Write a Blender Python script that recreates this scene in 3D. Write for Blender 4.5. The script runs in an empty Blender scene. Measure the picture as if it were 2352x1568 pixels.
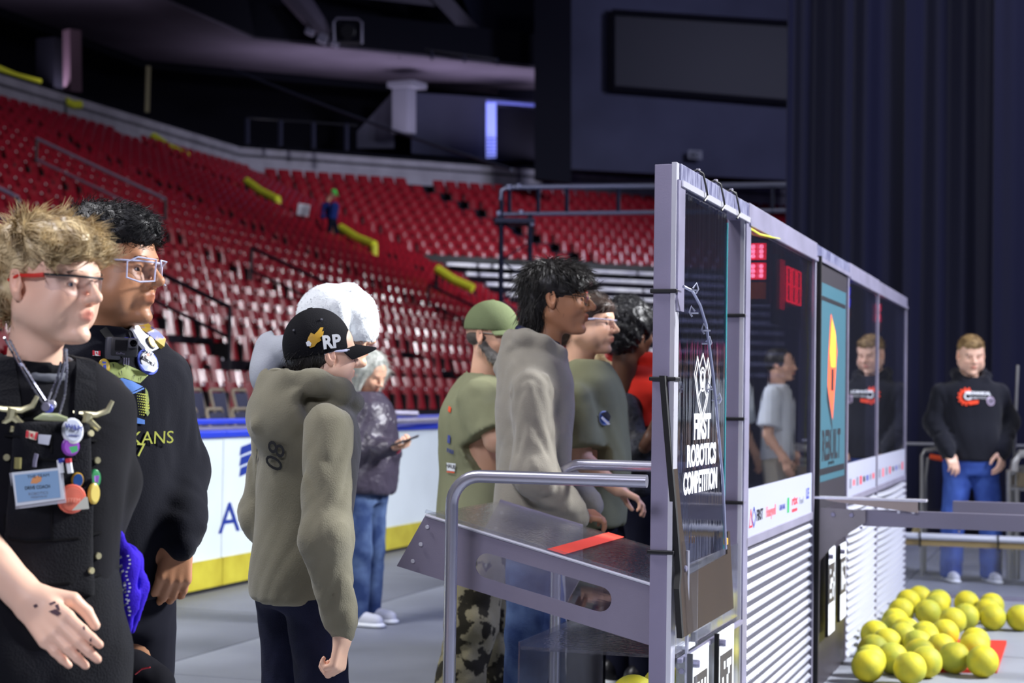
import bpy, bmesh, math, random
import numpy as np
from mathutils import Vector, Matrix
PI = math.pi
random.seed(7)
rng = np.random.default_rng(7)
C = bpy.context.scene.collection
scn = bpy.context.scene

# ------------------------------------------------------------------ camera, world, lights, exposure
F = 4000.0
EYE = Vector((0, 0, 1.3))
PITCH, ROLL = 0.03025, 0.015
fw = Vector((0, math.cos(PITCH), math.sin(PITCH)))
r0 = Vector((1, 0, 0)); u0 = r0.cross(fw)
rt = r0 * math.cos(ROLL) + u0 * math.sin(ROLL)
up = u0 * math.cos(ROLL) - r0 * math.sin(ROLL)
cam = bpy.data.cameras.new('camera'); camo = bpy.data.objects.new('camera', cam); C.objects.link(camo)
cam.sensor_width = 36; cam.lens = 36 * F / 2352; cam.clip_end = 300; cam.clip_start = 0.05
m = Matrix((rt, up, -fw)).transposed().to_4x4(); m.translation = EYE; camo.matrix_world = m
cam.dof.use_dof = True; cam.dof.focus_distance = 4.5; cam.dof.aperture_fstop = 4.4
scn.camera = camo
scn.view_settings.view_transform = 'Standard'; scn.view_settings.look = 'None'
scn.view_settings.gamma = 1; scn.view_settings.use_curve_mapping = False
scn.view_settings.exposure = 0.0
w = bpy.data.worlds.new('world'); scn.world = w; w.use_nodes = True
w.node_tree.nodes['Background'].inputs[0].default_value = (0.09, 0.10, 0.50, 1)
w.node_tree.nodes['Background'].inputs[1].default_value = 0.050

def area_light(name, loc, target, size, power, color, sy=None, spread=None):
    l = bpy.data.lights.new(name, 'AREA'); l.energy = power; l.color = color; l.size = size
    if sy: l.shape = 'RECTANGLE'; l.size_y = sy
    if spread: l.spread = math.radians(spread)
    o = bpy.data.objects.new(name, l); C.objects.link(o); o.location = loc
    o.rotation_euler = (Vector(target) - Vector(loc)).to_track_quat('-Z', 'Y').to_euler()
    return o
US, UC = 0.3121, 0.9500
def W(u, v, z=0.0):
    return Vector((US * u - UC * v, UC * u + US * v, z))
AU = math.atan2(UC, US)          # heading of the u axis
def PX(x, y, Z):
    """world point seen at photo pixel x,y at view depth Z"""
    return EYE + (fw + rt * ((x - 1176) / F) + up * ((784 - y) / F)) * Z
turn_hint = PX(1250, 650, 58)
# rig over the playing field (right of and beyond the camera), rig over the floor behind the team side
area_light('field_rig_light', W(9.5, -6.5, 7.0), W(6, 2.0, 1.2), 2.0, 1050, (0.97, 0.98, 1.0), 1.6, 100)
area_light('back_rig_light', W(-5, 1.5, 6.5), W(6, 1.8, 1.0), 2.2, 190, (0.86, 0.86, 1.0), 1.6, 110)
area_light('house_rig_light', W(3.0, 6.5, 9.5), W(6.0, 2.5, 0.5), 2.5, 850, (0.98, 0.97, 1.0), 2.0)
area_light('stand_rig_light', W(16, -7, 17), W(28, 16, 3.5), 3.0, 900, (0.95, 0.95, 1.0), 3.0, 120)
for q_, (u_, v_, z_, p_) in enumerate(((33, -9, 11, 360), (42, -7, 11, 430), (52, -4, 12, 380))): area_light('arena_spot_light', W(u_, v_, z_), W(u_ - 14, 14, 3), 1.1, p_, (0.95, 0.93, 1.0), 1.1, 110)
area_light('far_stand_light', W(38, -10, 20), turn_hint, 3.5, 650, (0.85, 0.87, 1.0), 3.0, 40)
area_light('wall_fill_light', W(52, 2, 15), PX(1560, 200, 70), 2.5, 420, (0.7, 0.72, 1.0), 2.0, 100)  # added fill that brightens the far grey wall, no fixture there
area_light('curtain_fill_light', W(9, -9, 11), W(17, -3, 4), 2.0, 420, (0.42, 0.45, 1.0), 2.0, 110)  # added blue fill that lifts the curtain folds out of black
def strip(name, c, d, L, power):
    o = area_light(name, c, c + EZ_ * 3, L, power, (0.85, 0.78, 1.0), .5, 150)
    o.rotation_euler = Matrix((d, EZ_.cross(-d) * -1, -EZ_)).transposed().to_euler() if False else (math.pi, 0, math.atan2(d.y, d.x))
EZ_ = Vector((0, 0, 1))
strip('soffit_fill_light', W(28, 31.3, 10.95), Vector((US, UC, 0)), 44, 900)  # upward strips added to brighten the soffit in place of bounce light
strip('soffit_fill_light', W(60, 31.3, 10.95) + Vector((.905, .425, 0)) * 12, Vector((.905, .425, 0)), 22, 420)

# ------------------------------------------------------------------ helpers
def srgb(h):
    h = h.lstrip('#'); c = [int(h[i:i + 2], 16) / 255 for i in (0, 2, 4)]
    return tuple((x / 12.92 if x <= .04045 else ((x + .055) / 1.055) ** 2.4) for x in c) + (1,)
MATS = {}
def mat(name, col, rough=0.6, metal=0.0, spec=0.5, var=0.0, vscale=8.0, bump=0.0, bscale=60.0, emit=None, estr=0.0, sheen=0.0, coat=0.0, sss=0.0, col2=None, stretch=None, cramp=(0.35, 0.65)):
    if name in MATS: return MATS[name]
    mt = bpy.data.materials.new(name); mt.use_nodes = True; nt = mt.node_tree; b = nt.nodes['Principled BSDF']
    if rough >= .8 and spec == .5: spec = .18
    if isinstance(col, str): col = srgb(col)
    b.inputs['Base Color'].default_value = col; b.inputs['Roughness'].default_value = rough
    b.inputs['Metallic'].default_value = metal; b.inputs['Specular IOR Level'].default_value = spec
    if sheen: b.inputs['Sheen Weight'].default_value = sheen; b.inputs['Sheen Roughness'].default_value = .5
    if coat: b.inputs['Coat Weight'].default_value = coat; b.inputs['Coat Roughness'].default_value = .15
    if sss: b.inputs['Subsurface Weight'].default_value = sss; b.inputs['Subsurface Radius'].default_value = (.012, .005, .003); b.inputs['Subsurface Scale'].default_value = 1.0
    if emit: b.inputs['Emission Color'].default_value = srgb(emit) if isinstance(emit, str) else emit; b.inputs['Emission Strength'].default_value = estr
    if var or bump or col2:
        tc = nt.nodes.new('ShaderNodeTexCoord'); src = tc.outputs['Object']
        if stretch:
            mp = nt.nodes.new('ShaderNodeMapping'); mp.inputs['Scale'].default_value = stretch
            nt.links.new(src, mp.inputs[0]); src = mp.outputs[0]
        if var or col2:
            n = nt.nodes.new('ShaderNodeTexNoise'); n.inputs['Scale'].default_value = vscale; n.inputs['Detail'].default_value = 5
            nt.links.new(src, n.inputs['Vector'])
            rp = nt.nodes.new('ShaderNodeValToRGB'); rp.color_ramp.elements[0].position = cramp[0]; rp.color_ramp.elements[1].position = cramp[1]
            c2 = srgb(col2) if isinstance(col2, str) else col2
            if c2 is None:
                rp.color_ramp.elements[0].color = tuple(x * (1 - var) for x in col[:3]) + (1,)
                rp.color_ramp.elements[1].color = tuple(min(1, x * (1 + var)) for x in col[:3]) + (1,)
            else:
                rp.color_ramp.elements[0].color = col; rp.color_ramp.elements[1].color = c2
            nt.links.new(n.outputs[0], rp.inputs[0]); nt.links.new(rp.outputs[0], b.inputs['Base Color'])
        if bump:
            n2 = nt.nodes.new('ShaderNodeTexNoise'); n2.inputs['Scale'].default_value = bscale; n2.inputs['Detail'].default_value = 4
            nt.links.new(src, n2.inputs['Vector'])
            bp = nt.nodes.new('ShaderNodeBump'); bp.inputs['Strength'].default_value = bump; bp.inputs['Distance'].default_value = .01
            nt.links.new(n2.outputs[0], bp.inputs['Height']); nt.links.new(bp.outputs[0], b.inputs['Normal'])
    MATS[name] = mt; return mt
def glass_mat(name, tint=(0.93, 0.95, 0.98, 1), rough=0.02, wave=0.0, wscale=(1, 1, 1), haze=0.0, f0=1.5):
    if name in MATS: return MATS[name]
    mt = bpy.data.materials.new(name); mt.use_nodes = True; nt = mt.node_tree; nt.nodes.clear()
    out = nt.nodes.new('ShaderNodeOutputMaterial'); mx = nt.nodes.new('ShaderNodeMixShader')
    tr = nt.nodes.new('ShaderNodeBsdfTransparent'); tr.inputs[0].default_value = tint
    gl = nt.nodes.new('ShaderNodeBsdfGlossy'); gl.inputs['Roughness'].default_value = rough; gl.inputs['Color'].default_value = (1, 1, 1, 1)
    fr = nt.nodes.new('ShaderNodeFresnel'); geo = nt.nodes.new('ShaderNodeNewGeometry'); mi = nt.nodes.new('ShaderNodeMix'); mi.data_type = 'FLOAT'
    mi.inputs[2].default_value = f0; mi.inputs[3].default_value = 1 / f0; nt.links.new(geo.outputs['Backfacing'], mi.inputs[0]); nt.links.new(mi.outputs[0], fr.inputs[0])
    nt.links.new(fr.outputs[0], mx.inputs[0]); nt.links.new(tr.outputs[0], mx.inputs[1]); nt.links.new(gl.outputs[0], mx.inputs[2])
    last = mx
    if wave:
        tc = nt.nodes.new('ShaderNodeTexCoord'); mp = nt.nodes.new('ShaderNodeMapping'); mp.inputs['Scale'].default_value = wscale
        n = nt.nodes.new('ShaderNodeTexNoise'); n.inputs['Scale'].default_value = 1; n.inputs['Detail'].default_value = 2
        bp = nt.nodes.new('ShaderNodeBump'); bp.inputs['Strength'].default_value = wave; bp.inputs['Distance'].default_value = .01
        nt.links.new(tc.outputs['Object'], mp.inputs[0]); nt.links.new(mp.outputs[0], n.inputs['Vector'])
        nt.links.new(n.outputs[0], bp.inputs['Height']); nt.links.new(bp.outputs[0], gl.inputs['Normal'])
    if haze:
        df = nt.nodes.new('ShaderNodeBsdfDiffuse'); df.inputs[0].default_value = (.8, .82, .9, 1)
        m2 = nt.nodes.new('ShaderNodeMixShader'); m2.inputs[0].default_value = haze
        nt.links.new(mx.outputs[0], m2.inputs[1]); nt.links.new(df.outputs[0], m2.inputs[2]); last = m2
    nt.links.new(last.outputs[0], out.inputs[0]); MATS[name] = mt; return mt

class MB:
    def __init__(s): s.v = []; s.f = []; s.mi = []; s.cur = 0
    def add(s, vs, fs):
        n = len(s.v); s.v.extend([tuple(p) for p in vs]); s.f.extend([tuple(i + n for i in f) for f in fs]); s.mi.extend([s.cur] * len(fs)); return s
    def box(s, c, sz, R=None, bev=0.0):
        x, y, z = sz[0] / 2, sz[1] / 2, sz[2] / 2; c = Vector(c)
        if bev <= 0:
            vs = [Vector((a * x, b * y, d * z)) for a in (-1, 1) for b in (-1, 1) for d in (-1, 1)]
            fs = [(0, 1, 3, 2), (4, 6, 7, 5), (0, 4, 5, 1), (2, 3, 7, 6), (0, 2, 6, 4), (1, 5, 7, 3)]
        else:
            bm = bmesh.new(); bmesh.ops.create_cube(bm, size=1)
            for q in bm.verts: q.co = Vector((q.co.x * sz[0], q.co.y * sz[1], q.co.z * sz[2]))
            bmesh.ops.bevel(bm, geom=bm.edges[:], offset=min(bev, min(sz) * .45), segments=2, affect='EDGES', profile=.5)
            bm.verts.index_update(); vs = [q.co.copy() for q in bm.verts]; fs = [[q.index for q in f.verts] for f in bm.faces]; bm.free()
        if R is not None: vs = [R @ q for q in vs]
        return s.add([q + c for q in vs], fs)
    def quad(s, a, b, c, d): return s.add([a, b, c, d], [(0, 1, 2, 3)])
    def tube(s, pts, r, n=10, cap=True, close=False):
        pts = [Vector(p) for p in pts]; k = len(pts); rr = r if isinstance(r, (list, tuple)) else [r] * k
        rings = []; prev = None
        for i, p in enumerate(pts):
            if close: d = pts[(i + 1) % k] - pts[i - 1]
            else: d = (pts[min(i + 1, k - 1)] - pts[max(i - 1, 0)])
            d.normalize()
            if prev is None:
                a = Vector((0, 0, 1)) if abs(d.z) < .9 else Vector((1, 0, 0))
                e1 = d.cross(a).normalized()
            else:
                e1 = (prev - d * prev.dot(d)).normalized()
            prev = e1; e2 = d.cross(e1)
            rings.append([p + (e1 * math.cos(2 * PI * j / n) + e2 * math.sin(2 * PI * j / n)) * rr[i] for j in range(n)])
        vs = [q for R in rings for q in R]; fs = []
        for i in range(k if close else k - 1):
            i2 = (i + 1) % k
            for j in range(n): fs.append((i * n + j, i * n + (j + 1) % n, i2 * n + (j + 1) % n, i2 * n + j))
        if cap and not close: fs.append(tuple(range(n))[::-1]); fs.append(tuple(range((k - 1) * n, k * n)))
        return s.add(vs, fs)
    def disc(s, c, nrm, r, th=0.004, n=24, ry=None, upv=None):
        nrm = Vector(nrm).normalized(); a = Vector(upv) if upv is not None else (Vector((0, 0, 1)) if abs(nrm.z) < .9 else Vector((1, 0, 0)))
        e2 = (a - nrm * a.dot(nrm)).normalized(); e1 = e2.cross(nrm); c = Vector(c); ry = ry or r
        vs = []
        for h, k in ((0, 1), (th * .7, 1), (th, .9)):
            for j in range(n):
                t = 2 * PI * j / n; vs.append(c + nrm * h + e1 * math.cos(t) * r * k + e2 * math.sin(t) * ry * k)
        fs = [tuple(range(n))[::-1], tuple(range(2 * n, 3 * n))]
        for q in range(2):
            for j in range(n): fs.append((q * n + j, q * n + (j + 1) % n, (q + 1) * n + (j + 1) % n, (q + 1) * n + j))
        return s.add(vs, fs)
    def prism(s, poly, e1, e2, org, nrm, th):
        """polygon in plane (org,e1,e2) thickened along nrm"""
        org = Vector(org); e1 = Vector(e1); e2 = Vector(e2); nrm = Vector(nrm); n = len(poly)
        a = [org + e1 * p[0] + e2 * p[1] for p in poly]; b = [q + nrm * th for q in a]
        fs = [tuple(range(n)), tuple(range(n, 2 * n))[::-1]] + [(i, i + n, (i + 1) % n + n, (i + 1) % n) for i in range(n)]
        return s.add(a + b, fs)
    def build(s, name, m, parent=None, smooth=False, inv=None):
        me = bpy.data.meshes.new(name); me.from_pydata(s.v, [], s.f)
        ms = m if isinstance(m, (list, tuple)) else [m]
        for q in ms: me.materials.append(q)
        if len(ms) > 1: me.polygons.foreach_set('material_index', s.mi)
        bm = bmesh.new(); bm.from_mesh(me); bmesh.ops.recalc_face_normals(bm, faces=bm.faces[:]); bm.to_mesh(me); bm.free()
        if smooth:
            me.polygons.foreach_set('use_smooth', [True] * len(me.polygons)); 
            try: me.set_sharp_from_angle(angle=math.radians(42))
            except Exception: pass
        o = bpy.data.objects.new(name, me); C.objects.link(o)
        if parent: 
            o.parent = parent; o.matrix_parent_inverse = parent.matrix_world.inverted() if inv is None else inv
        return o
def tag(o, label=None, cat=None, group=None, kind=None):
    if label: o['label'] = label
    if cat: o['category'] = cat
    if group: o['group'] = group
    if kind: o['kind'] = kind
    return o
def thing(name, loc, label, cat, group=None, rz=0.0, kind=None):
    o = bpy.data.objects.new(name, None); o.empty_display_size = .1; C.objects.link(o)
    o.location = loc; o.rotation_euler = (0, 0, rz); o.matrix_world = Matrix.Translation(Vector(loc)) @ Matrix.Rotation(rz, 4, 'Z')
    return tag(o, label, cat, group, kind)
def RZ(a): return Matrix.Rotation(a, 3, 'Z')
RU = Matrix((Vector((US, UC, 0)), Vector((-UC, US, 0)), Vector((0, 0, 1)))).transposed()   # local x=u, y=v
EU = Vector((US, UC, 0)); EV = Vector((-UC, US, 0)); EZ = Vector((0, 0, 1))
def ubox(mb, u, v, z, bev=0.0):
    """box from ranges in field coordinates"""
    return mb.box(W((u[0] + u[1]) / 2, (v[0] + v[1]) / 2, (z[0] + z[1]) / 2), (abs(u[1] - u[0]), abs(v[1] - v[0]), abs(z[1] - z[0])), RU, bev)
def text_mesh(body, size, m, name, parent, org, ex, ey, width=None, align='CENTER', offset=0.0, extrude=0.0004, shear=0, kind=None, yalign='CENTER'):
    cu = bpy.data.curves.new('t', 'FONT'); cu.body = body; cu.size = size; cu.align_x = align; cu.align_y = yalign
    cu.offset = offset; cu.extrude = extrude; cu.shear = shear; cu.resolution_u = 3
    o = bpy.data.objects.new('t', cu); C.objects.link(o)
    bpy.context.view_layer.update()
    me = bpy.data.meshes.new_from_object(o.evaluated_get(bpy.context.evaluated_depsgraph_get())); bpy.data.objects.remove(o); bpy.data.curves.remove(cu)
    me.materials.clear(); me.materials.append(m)
    ex = Vector(ex).normalized(); ey = Vector(ey).normalized(); ez = ex.cross(ey)
    n = len(me.vertices); co = np.empty(n * 3); me.vertices.foreach_get('co', co); co = co.reshape(-1, 3)
    sx = 1.0
    if width and n: sx = width / max(1e-6, co[:, 0].max() - co[:, 0].min())
    P = np.array(org)[None] + co[:, :1] * sx * np.array(ex)[None] + co[:, 1:2] * np.array(ey)[None] + co[:, 2:3] * np.array(ez)[None]
    me.vertices.foreach_set('co', P.ravel()); me.update(); me.name = name
    oo = bpy.data.objects.new(name, me); C.objects.link(oo)
    if parent: oo.parent = parent; oo.matrix_parent_inverse = parent.matrix_world.inverted()
    return oo
def fresh(o, parent=None):
    c = o.copy(); C.objects.link(c)
    if parent is not None: c.parent = parent
    return c
def copy_tree(o, parent=None):
    c = fresh(o, parent)
    for ch in list(o.children): copy_tree(ch, c)
    return c

# ------------------------------------------------------------------ materials
M_alu = mat('aluminium', '#918ea6', .36, .35, var=.12, vscale=6, bump=.05, bscale=200)
M_alu_dull = mat('dull_aluminium', '#918ea2', .42, .3, var=.1, vscale=5, bump=.05, bscale=150)
M_alu_scuff = mat('scuffed_aluminium', '#55567a', .38, .35, col2='#9a9cb8', vscale=26, stretch=(3, 3, .6), cramp=(.38, .62))
M_alu_panel = mat('grey_panel_metal', '#857f98', .45, .25, var=.08, vscale=3, bump=.03, bscale=300)
M_black = mat('black_plastic', '#0b0b12', .4)
M_rubber = mat('black_rubber', '#08080c', .7)
M_white = mat('white_print', '#eef2f6', .5)
M_bronze = mat('dark_bronze_plate', '#2c1e12', .5, .1, var=.15, vscale=3)
M_bright_edge = mat('bright_edge', '#e6e6f2', .25, .5)
M_ydark = mat('dark_fabric', '#0a0a14', .9)
# ------------------------------------------------------------------ floor, hall shell
m_floor = mat('floor_covering', '#6d7079', .55, var=.16, vscale=1.2, bump=.12, bscale=120)
m_floor2 = mat('floor_covering_light', '#8c9099', .5, var=.10, vscale=1.6, bump=.12, bscale=120)
m_joint = mat('floor_joint', '#3c3d45', .8)
mb = MB(); mb.box((10, 30, -.06), (120, 130, .1)); fl = mb.build('floor', m_joint); tag(fl, kind='structure')
rows = [(-9.0, -7.2), (-7.2, -4.4), (-4.4, -1.6), (-1.6, 1.2), (1.2, 2.62), (2.62, 4.12), (4.12, 5.40)]
k = 0
for (va, vb) in rows:
    L = 2.44
    off = random.uniform(-1, 0)
    u = -2.0 + off
    while u < 26:
        mb = MB(); ubox(mb, (u + .006, u + L - .006), (va + .006, vb - .006), (-.012, 0.0))
        o = mb.build('floor_panel', (m_floor2 if vb in (1.2, 2.62, 4.12) else m_floor), fl); u += L
# ------------------------------------------------------------------ rink boards
m_board = mat('white_board', '#d9e4e6', .35, var=.05, vscale=1.5)
m_blue = mat('blue_rail_plastic', '#2740c8', .4)
m_yel = mat('yellow_kick_plate', '#c9bf3c', .5, col2='#b3a52c', vscale=5)
m_navy = mat('navy_print', '#17338f', .5)
VB = 5.38
rb = thing('rink_board', W(14, VB, 0), 'long white rink board with blue cap rail and yellow kick strip along the stands', 'rink board')
u = 3.0; i = 0
while u < 22:
    mb = MB(); ubox(mb, (u + .004, u + 2.436), (VB, VB + .07), (.20, .985)); mb.build('board_panel', m_board, rb)
    mb = MB(); ubox(mb, (u + .004, u + 2.436), (VB - .012, VB), (.02, .20)); mb.build('kick_strip', m_yel, rb)
    mb = MB(); ubox(mb, (u, u + 2.44), (VB - .025, VB + .10), (.985, 1.035), .012); mb.build('cap_rail', m_blue, rb)
    mb = MB(); ubox(mb, (u, u + 2.44), (VB + .3, VB + .38), (1.06, 1.10), .01); mb.build('blue_rail', m_blue, rb)
    mb = MB(); ubox(mb, (u, u + 2.44), (VB + .1, VB + .3), (1.02, 1.05)); mb.build('ledge', M_alu_dull, rb)
    u += 2.44
mb = MB(); ubox(mb, (3, 22), (VB - .03, VB + .08), (0.0, .02)); mb.build('rubber_foot', M_rubber, rb)
# lettering, read from the floor side
uA = PX(545, 1200, 11.9)
text_mesh('AMERICA', .285, m_navy, 'lettering', rb, W(11.22, VB - .004, .445) , EU, EZ, width=1.9, align='CENTER', offset=0, kind=None)
mb = MB()
for q in range(3):
    mb.prism([(0, 0), (.30, .05), (.28, .10), (.02, .06)], EU, EZ, W(10.55, VB - .003, .72 + q * .07), -EV, .002)
mb.build('printed_emblem', m_navy, rb)

# ------------------------------------------------------------------ arena bowl
D0, H0, RD, RH = 10.88, 1.285, .85, .37
E2 = Vector((.905, .425, 0))
def turn(D): return W(51 + .435 * (D - D0), D)
def bowl_pts(D, u0=-6, L=60):
    return [W(u0, D), turn(D), turn(D) + E2 * L]
def bowl_band(name, D1, D2, z1, z2, m, u0=-6, L=60, parent=None, slant=0.0):
    mb = MB()
    a = bowl_pts(D1, u0, L); b = bowl_pts(D2, u0, L)
    vs = []
    for i in range(3):
        for (p, z) in ((a[i], z1), (b[i], z1 + slant), (b[i], z2 + slant), (a[i], z2)): vs.append(Vector((p.x, p.y, z)))
    fs = [(0, 1, 2, 3), (8, 11, 10, 9)]
    for i in range(2):
        for j in range(4): fs.append((i * 4 + j, (i + 1) * 4 + j, (i + 1) * 4 + (j + 1) % 4, i * 4 + (j + 1) % 4))
    mb.add(vs, fs); return mb.build(name, m, parent)
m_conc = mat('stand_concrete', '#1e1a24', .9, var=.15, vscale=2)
m_concl = mat('pale_concrete', '#a09ca8', .85, var=.12, vscale=1.5)
m_dark = mat('dark_void_paint', '#0b0b16', .9)
m_soffit = mat('soffit_paint', '#6a6272', .9, var=.2, vscale=.3, cramp=(.3, .7))
m_fascia = mat('dark_fascia', '#10111d', .8)
m_wallg = mat('grey_wall_paint', '#484a60', .85, var=.2, vscale=.25)
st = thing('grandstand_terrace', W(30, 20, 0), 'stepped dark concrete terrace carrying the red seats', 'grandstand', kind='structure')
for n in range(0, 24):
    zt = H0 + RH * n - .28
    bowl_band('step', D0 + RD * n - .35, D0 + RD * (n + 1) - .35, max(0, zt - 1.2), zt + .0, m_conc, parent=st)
mb = MB(); ubox(mb, (-6, 50), (5.9, D0 - .35), (0.0, .42)); o = mb.build('trim_1', mat('riser_deck', '#24242e', .8)); tag(o, kind='structure')
tag(bowl_band('wall_concourse', 30.6, 31.0, 9.3, 10.55, m_concl), kind='structure')
tag(bowl_band('trim_2', 30.95, 31.5, 10.55, 10.75, m_dark), kind='structure')
tag(bowl_band('wall_back', 38.5, 39, 9, 26, m_dark), kind='structure')
tag(bowl_band('ceiling', 30.0, 36.3, 14.6, 14.75, m_soffit), kind='structure')
tag(bowl_band('trim_3', 29.9, 30.1, 14.7, 16.0, m_fascia), kind='structure')
tag(bowl_band('trim_4', 36.2, 36.6, 14.3, 26.0, m_fascia), kind='structure')
tag(bowl_band('trim_5', 30.6, 36.6, 10.2, 10.3, m_conc), kind='structure')

# ---- stadium seats: one master, 300 copies, the rest joined
m_seat = mat('red_seat_plastic', '#8a1824', .20, spec=.42, var=.10, vscale=3)
m_seatb = mat('seat_standard_black', '#0d0a10', .6)
m_glint = mat('seat_glint', '#d8d4da', .35)
def seat_parts():
    """back shell, folded pan, standard; local x across, -y to the playing field, z up, origin at seat mount"""
    n = 6; out = []
    def shell(w_, z0, z1, y0, y1, bulge, th):
        mb = MB(); g = []
        for i in range(n + 1):
            s = -1 + 2 * i / n
            for j in range(4):
                t = j / 3; ww = w_ / 2 * (1 - .10 * t * t if z1 > .35 else 1)
                g.append(Vector((s * ww, y0 + (y1 - y0) * t - bulge * (1 - s * s), z0 + (z1 - z0) * t)))
        k = len(g); g2 = [p + Vector((0, th, 0)) for p in g]; fs = []
        for i in range(n):
            for j in range(3):
                a = i * 4 + j; fs.append((a, a + 4, a + 5, a + 1)); fs.append((a + k, a + 1 + k, a + 5 + k, a + 4 + k))
        for i in range(n):
            fs.append((i * 4, i * 4 + k, i * 4 + 4 + k, i * 4 + 4)); fs.append((i * 4 + 3, i * 4 + 7, i * 4 + 7 + k, i * 4 + 3 + k))
        for j in range(3):
            fs.append((j, j + 1, j + 1 + k, j + k)); fs.append((n * 4 + j, n * 4 + j + k, n * 4 + j + 1 + k, n * 4 + j + 1))
        mb.add(g + g2, fs); return mb
    out.append(('seat_back', shell(.47, .10, .56, .02, .16, .035, .03), m_seat))
    out.append(('seat_pan', shell(.42, .02, .40, -.10, -.02, .05, .04), m_seat))
    mb = MB(); mb.box((-.25, -.02, .04), (.035, .22, .44)); mb.box((-.25, .05, .26), (.05, .30, .035)); out.append(('standard', mb, m_seatb))
    mb = MB(); mb.disc((.13, -.115, .36), (0, -1, .2), .022, .006, 8); out.append(('glint_disc', mb, m_glint))  # pale disc paints the small specular glint on each seat
    return out
SP = seat_parts()
seat0 = thing('stadium_seat', (0, 0, 0), '', 'seat')
for nm, q, mm in SP: q.build(nm, mm, seat0, smooth=True)
positions = []
aisles = [(14.5, 15.6), (22.6, 23.7), (31.2, 32.3), (40, 41.2), (49.3, 50.6)]
for n in range(0, 23):
    D = D0 + RD * n; z = H0 + RH * n - .28
    base = W(0, D)
    u = 12.0 if n < 3 else (10 + n * .9)
    uend = 51 + .435 * (D - D0) - .3
    while u < uend:
        inn = any(a + n * .0 < u < b for a, b in aisles)
        if not inn: positions.append((n, u, W(u, D, z), 0))
        u += .53
for n in range(13, 23):
    D = D0 + RD * n; z = H0 + RH * n - .28; T = turn(D)
    s = .5
    while s < 24:
        if not (6.0 < s < 7.0): positions.append((n, 100 + s, Vector((T.x, T.y, z)) + E2 * s, 1))
        s += .53
def to_px(p):
    d = Vector(p) - EYE; Z = d.dot(fw); return (1176 + F * d.dot(rt) / Z, 784 - F * d.dot(up) / Z, Z)
vis = []; rest = []
for q in positions:
    x, y, Z = to_px(q[2] + Vector((0, 0, .3)))
    if not (-60 < x < 1840 and -40 < y < 960): continue
    hid = (x < 235 and y > 500) or (235 <= x < 430 and y > 480 and y > 450 + (x - 330) * 0) and x < 372 or (x < 430 and y > 850) or (700 < x < 835 and y > 660) or (835 <= x < 870 and y > 735)
    (rest if hid else vis).append((Z, q))
vis.sort(key=lambda t: t[0])
AZ0 = math.atan2(UC, US)
ORD = ['lowest'] + ['%s lowest' % w_ for w_ in 'second third fourth fifth sixth seventh eighth ninth tenth eleventh twelfth thirteenth fourteenth fifteenth sixteenth seventeenth eighteenth nineteenth twentieth'.split()]
def nth(k): return '%d%s' % (k, 'th' if 10 < k % 100 < 14 else {1: 'st', 2: 'nd', 3: 'rd'}.get(k % 10, 'th'))
first = True
NB = 300
byrow = {}
for t_ in vis[:NB]: byrow.setdefault((t_[1][0], t_[1][3]), []).append(t_)
for n_key in sorted(byrow):
    n = n_key[0]
    for k, (Z, (n_, u, p, kind_)) in enumerate(sorted(byrow[n_key], key=lambda t: t[1][1])):
        if first: s = seat0; first = False
        else: s = copy_tree(seat0)
        s.location = p; s.rotation_euler = (0, 0, AZ0 + random.uniform(-.03, .03))
        rr = (ORD[n] if n < len(ORD) else 'row %d from the floor' % (n + 1)); rr = rr if kind_ == 0 else rr
        s['label'] = 'red arena seat, %s row of the stand, %s from the left in its row' % (rr, nth(k + 1))
        s['group'] = 'red arena seats, %s row' % rr
V = []; Fc = []; MI = []
tmpl = [(np.array(q.v), q.f, i) for i, (nm, q, mm) in enumerate(SP) if i < 3]
cnt = 0; vall = []; fall = []; mi = []; off = 0
for Z, (n, u, p, kind_) in vis[NB:] + rest:
    a = AZ0 if kind_ == 0 else math.atan2(E2.y, E2.x)
    ca, sa = math.cos(a), math.sin(a)
    for v, f, i in tmpl:
        P = np.stack([v[:, 0] * ca - v[:, 1] * sa + p.x, v[:, 0] * sa + v[:, 1] * ca + p.y, v[:, 2] + p.z], 1)
        vall.append(P); fall.extend([tuple(k + off for k in g) for g in f]); mi.extend([0 if i < 2 else 1] * len(f)); off += len(P)
me = bpy.data.meshes.new('stadium_seats_far'); me.from_pydata(np.concatenate(vall), [], fall); me.materials.append(m_seat); me.materials.append(m_seatb)
me.polygons.foreach_set('material_index', mi); me.polygons.foreach_set('use_smooth', [True] * len(me.polygons)); me.set_sharp_from_angle(angle=.7)
o = bpy.data.objects.new('stadium_seating', me); C.objects.link(o)
tag(o, 'upper rows of small dark red arena seats climbing to the concourse', 'seating', kind='stuff')

# ---- stair rails in the stand
m_railg = mat('grey_rail_paint', '#a5a0b4', .4, .3)
m_raild = mat('dark_rail_paint', '#14141f', .5)
m_raily = mat('yellow_rail_foam', '#dce036', .5)
def stand_rail(u, n0, n1, m, label, h=.95, two=True, r=.035, name='stair_rail'):
    a = W(u, D0 + RD * n0, H0 + RH * n0 - .28); b = W(u, D0 + RD * n1, H0 + RH * n1 - .28)
    t = thing(name, a, label, 'railing')
    mb = MB(); d = (b - a).normalized()
    mb.tube([a + EZ * h, b + EZ * h], r, 8); mb.build('top_rail', m, t, True)
    if two: mb = MB(); mb.tube([a + EZ * h * .52, b + EZ * h * .52], r * .8, 8); mb.build('mid_rail', m, t, True)
    for p in (a, b):
        mb = MB(); mb.tube([p, p + EZ * h], r, 8); mb.build('post', m_raild, t, True)
stand_rail(22.4, 9.8, 13.2, m_railg, 'pale double stair rail at the far left edge of the red stand')
stand_rail(24.2, 6.5, 10.6, m_railg, 'pale double stair rail left of centre high in the red stand')
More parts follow.
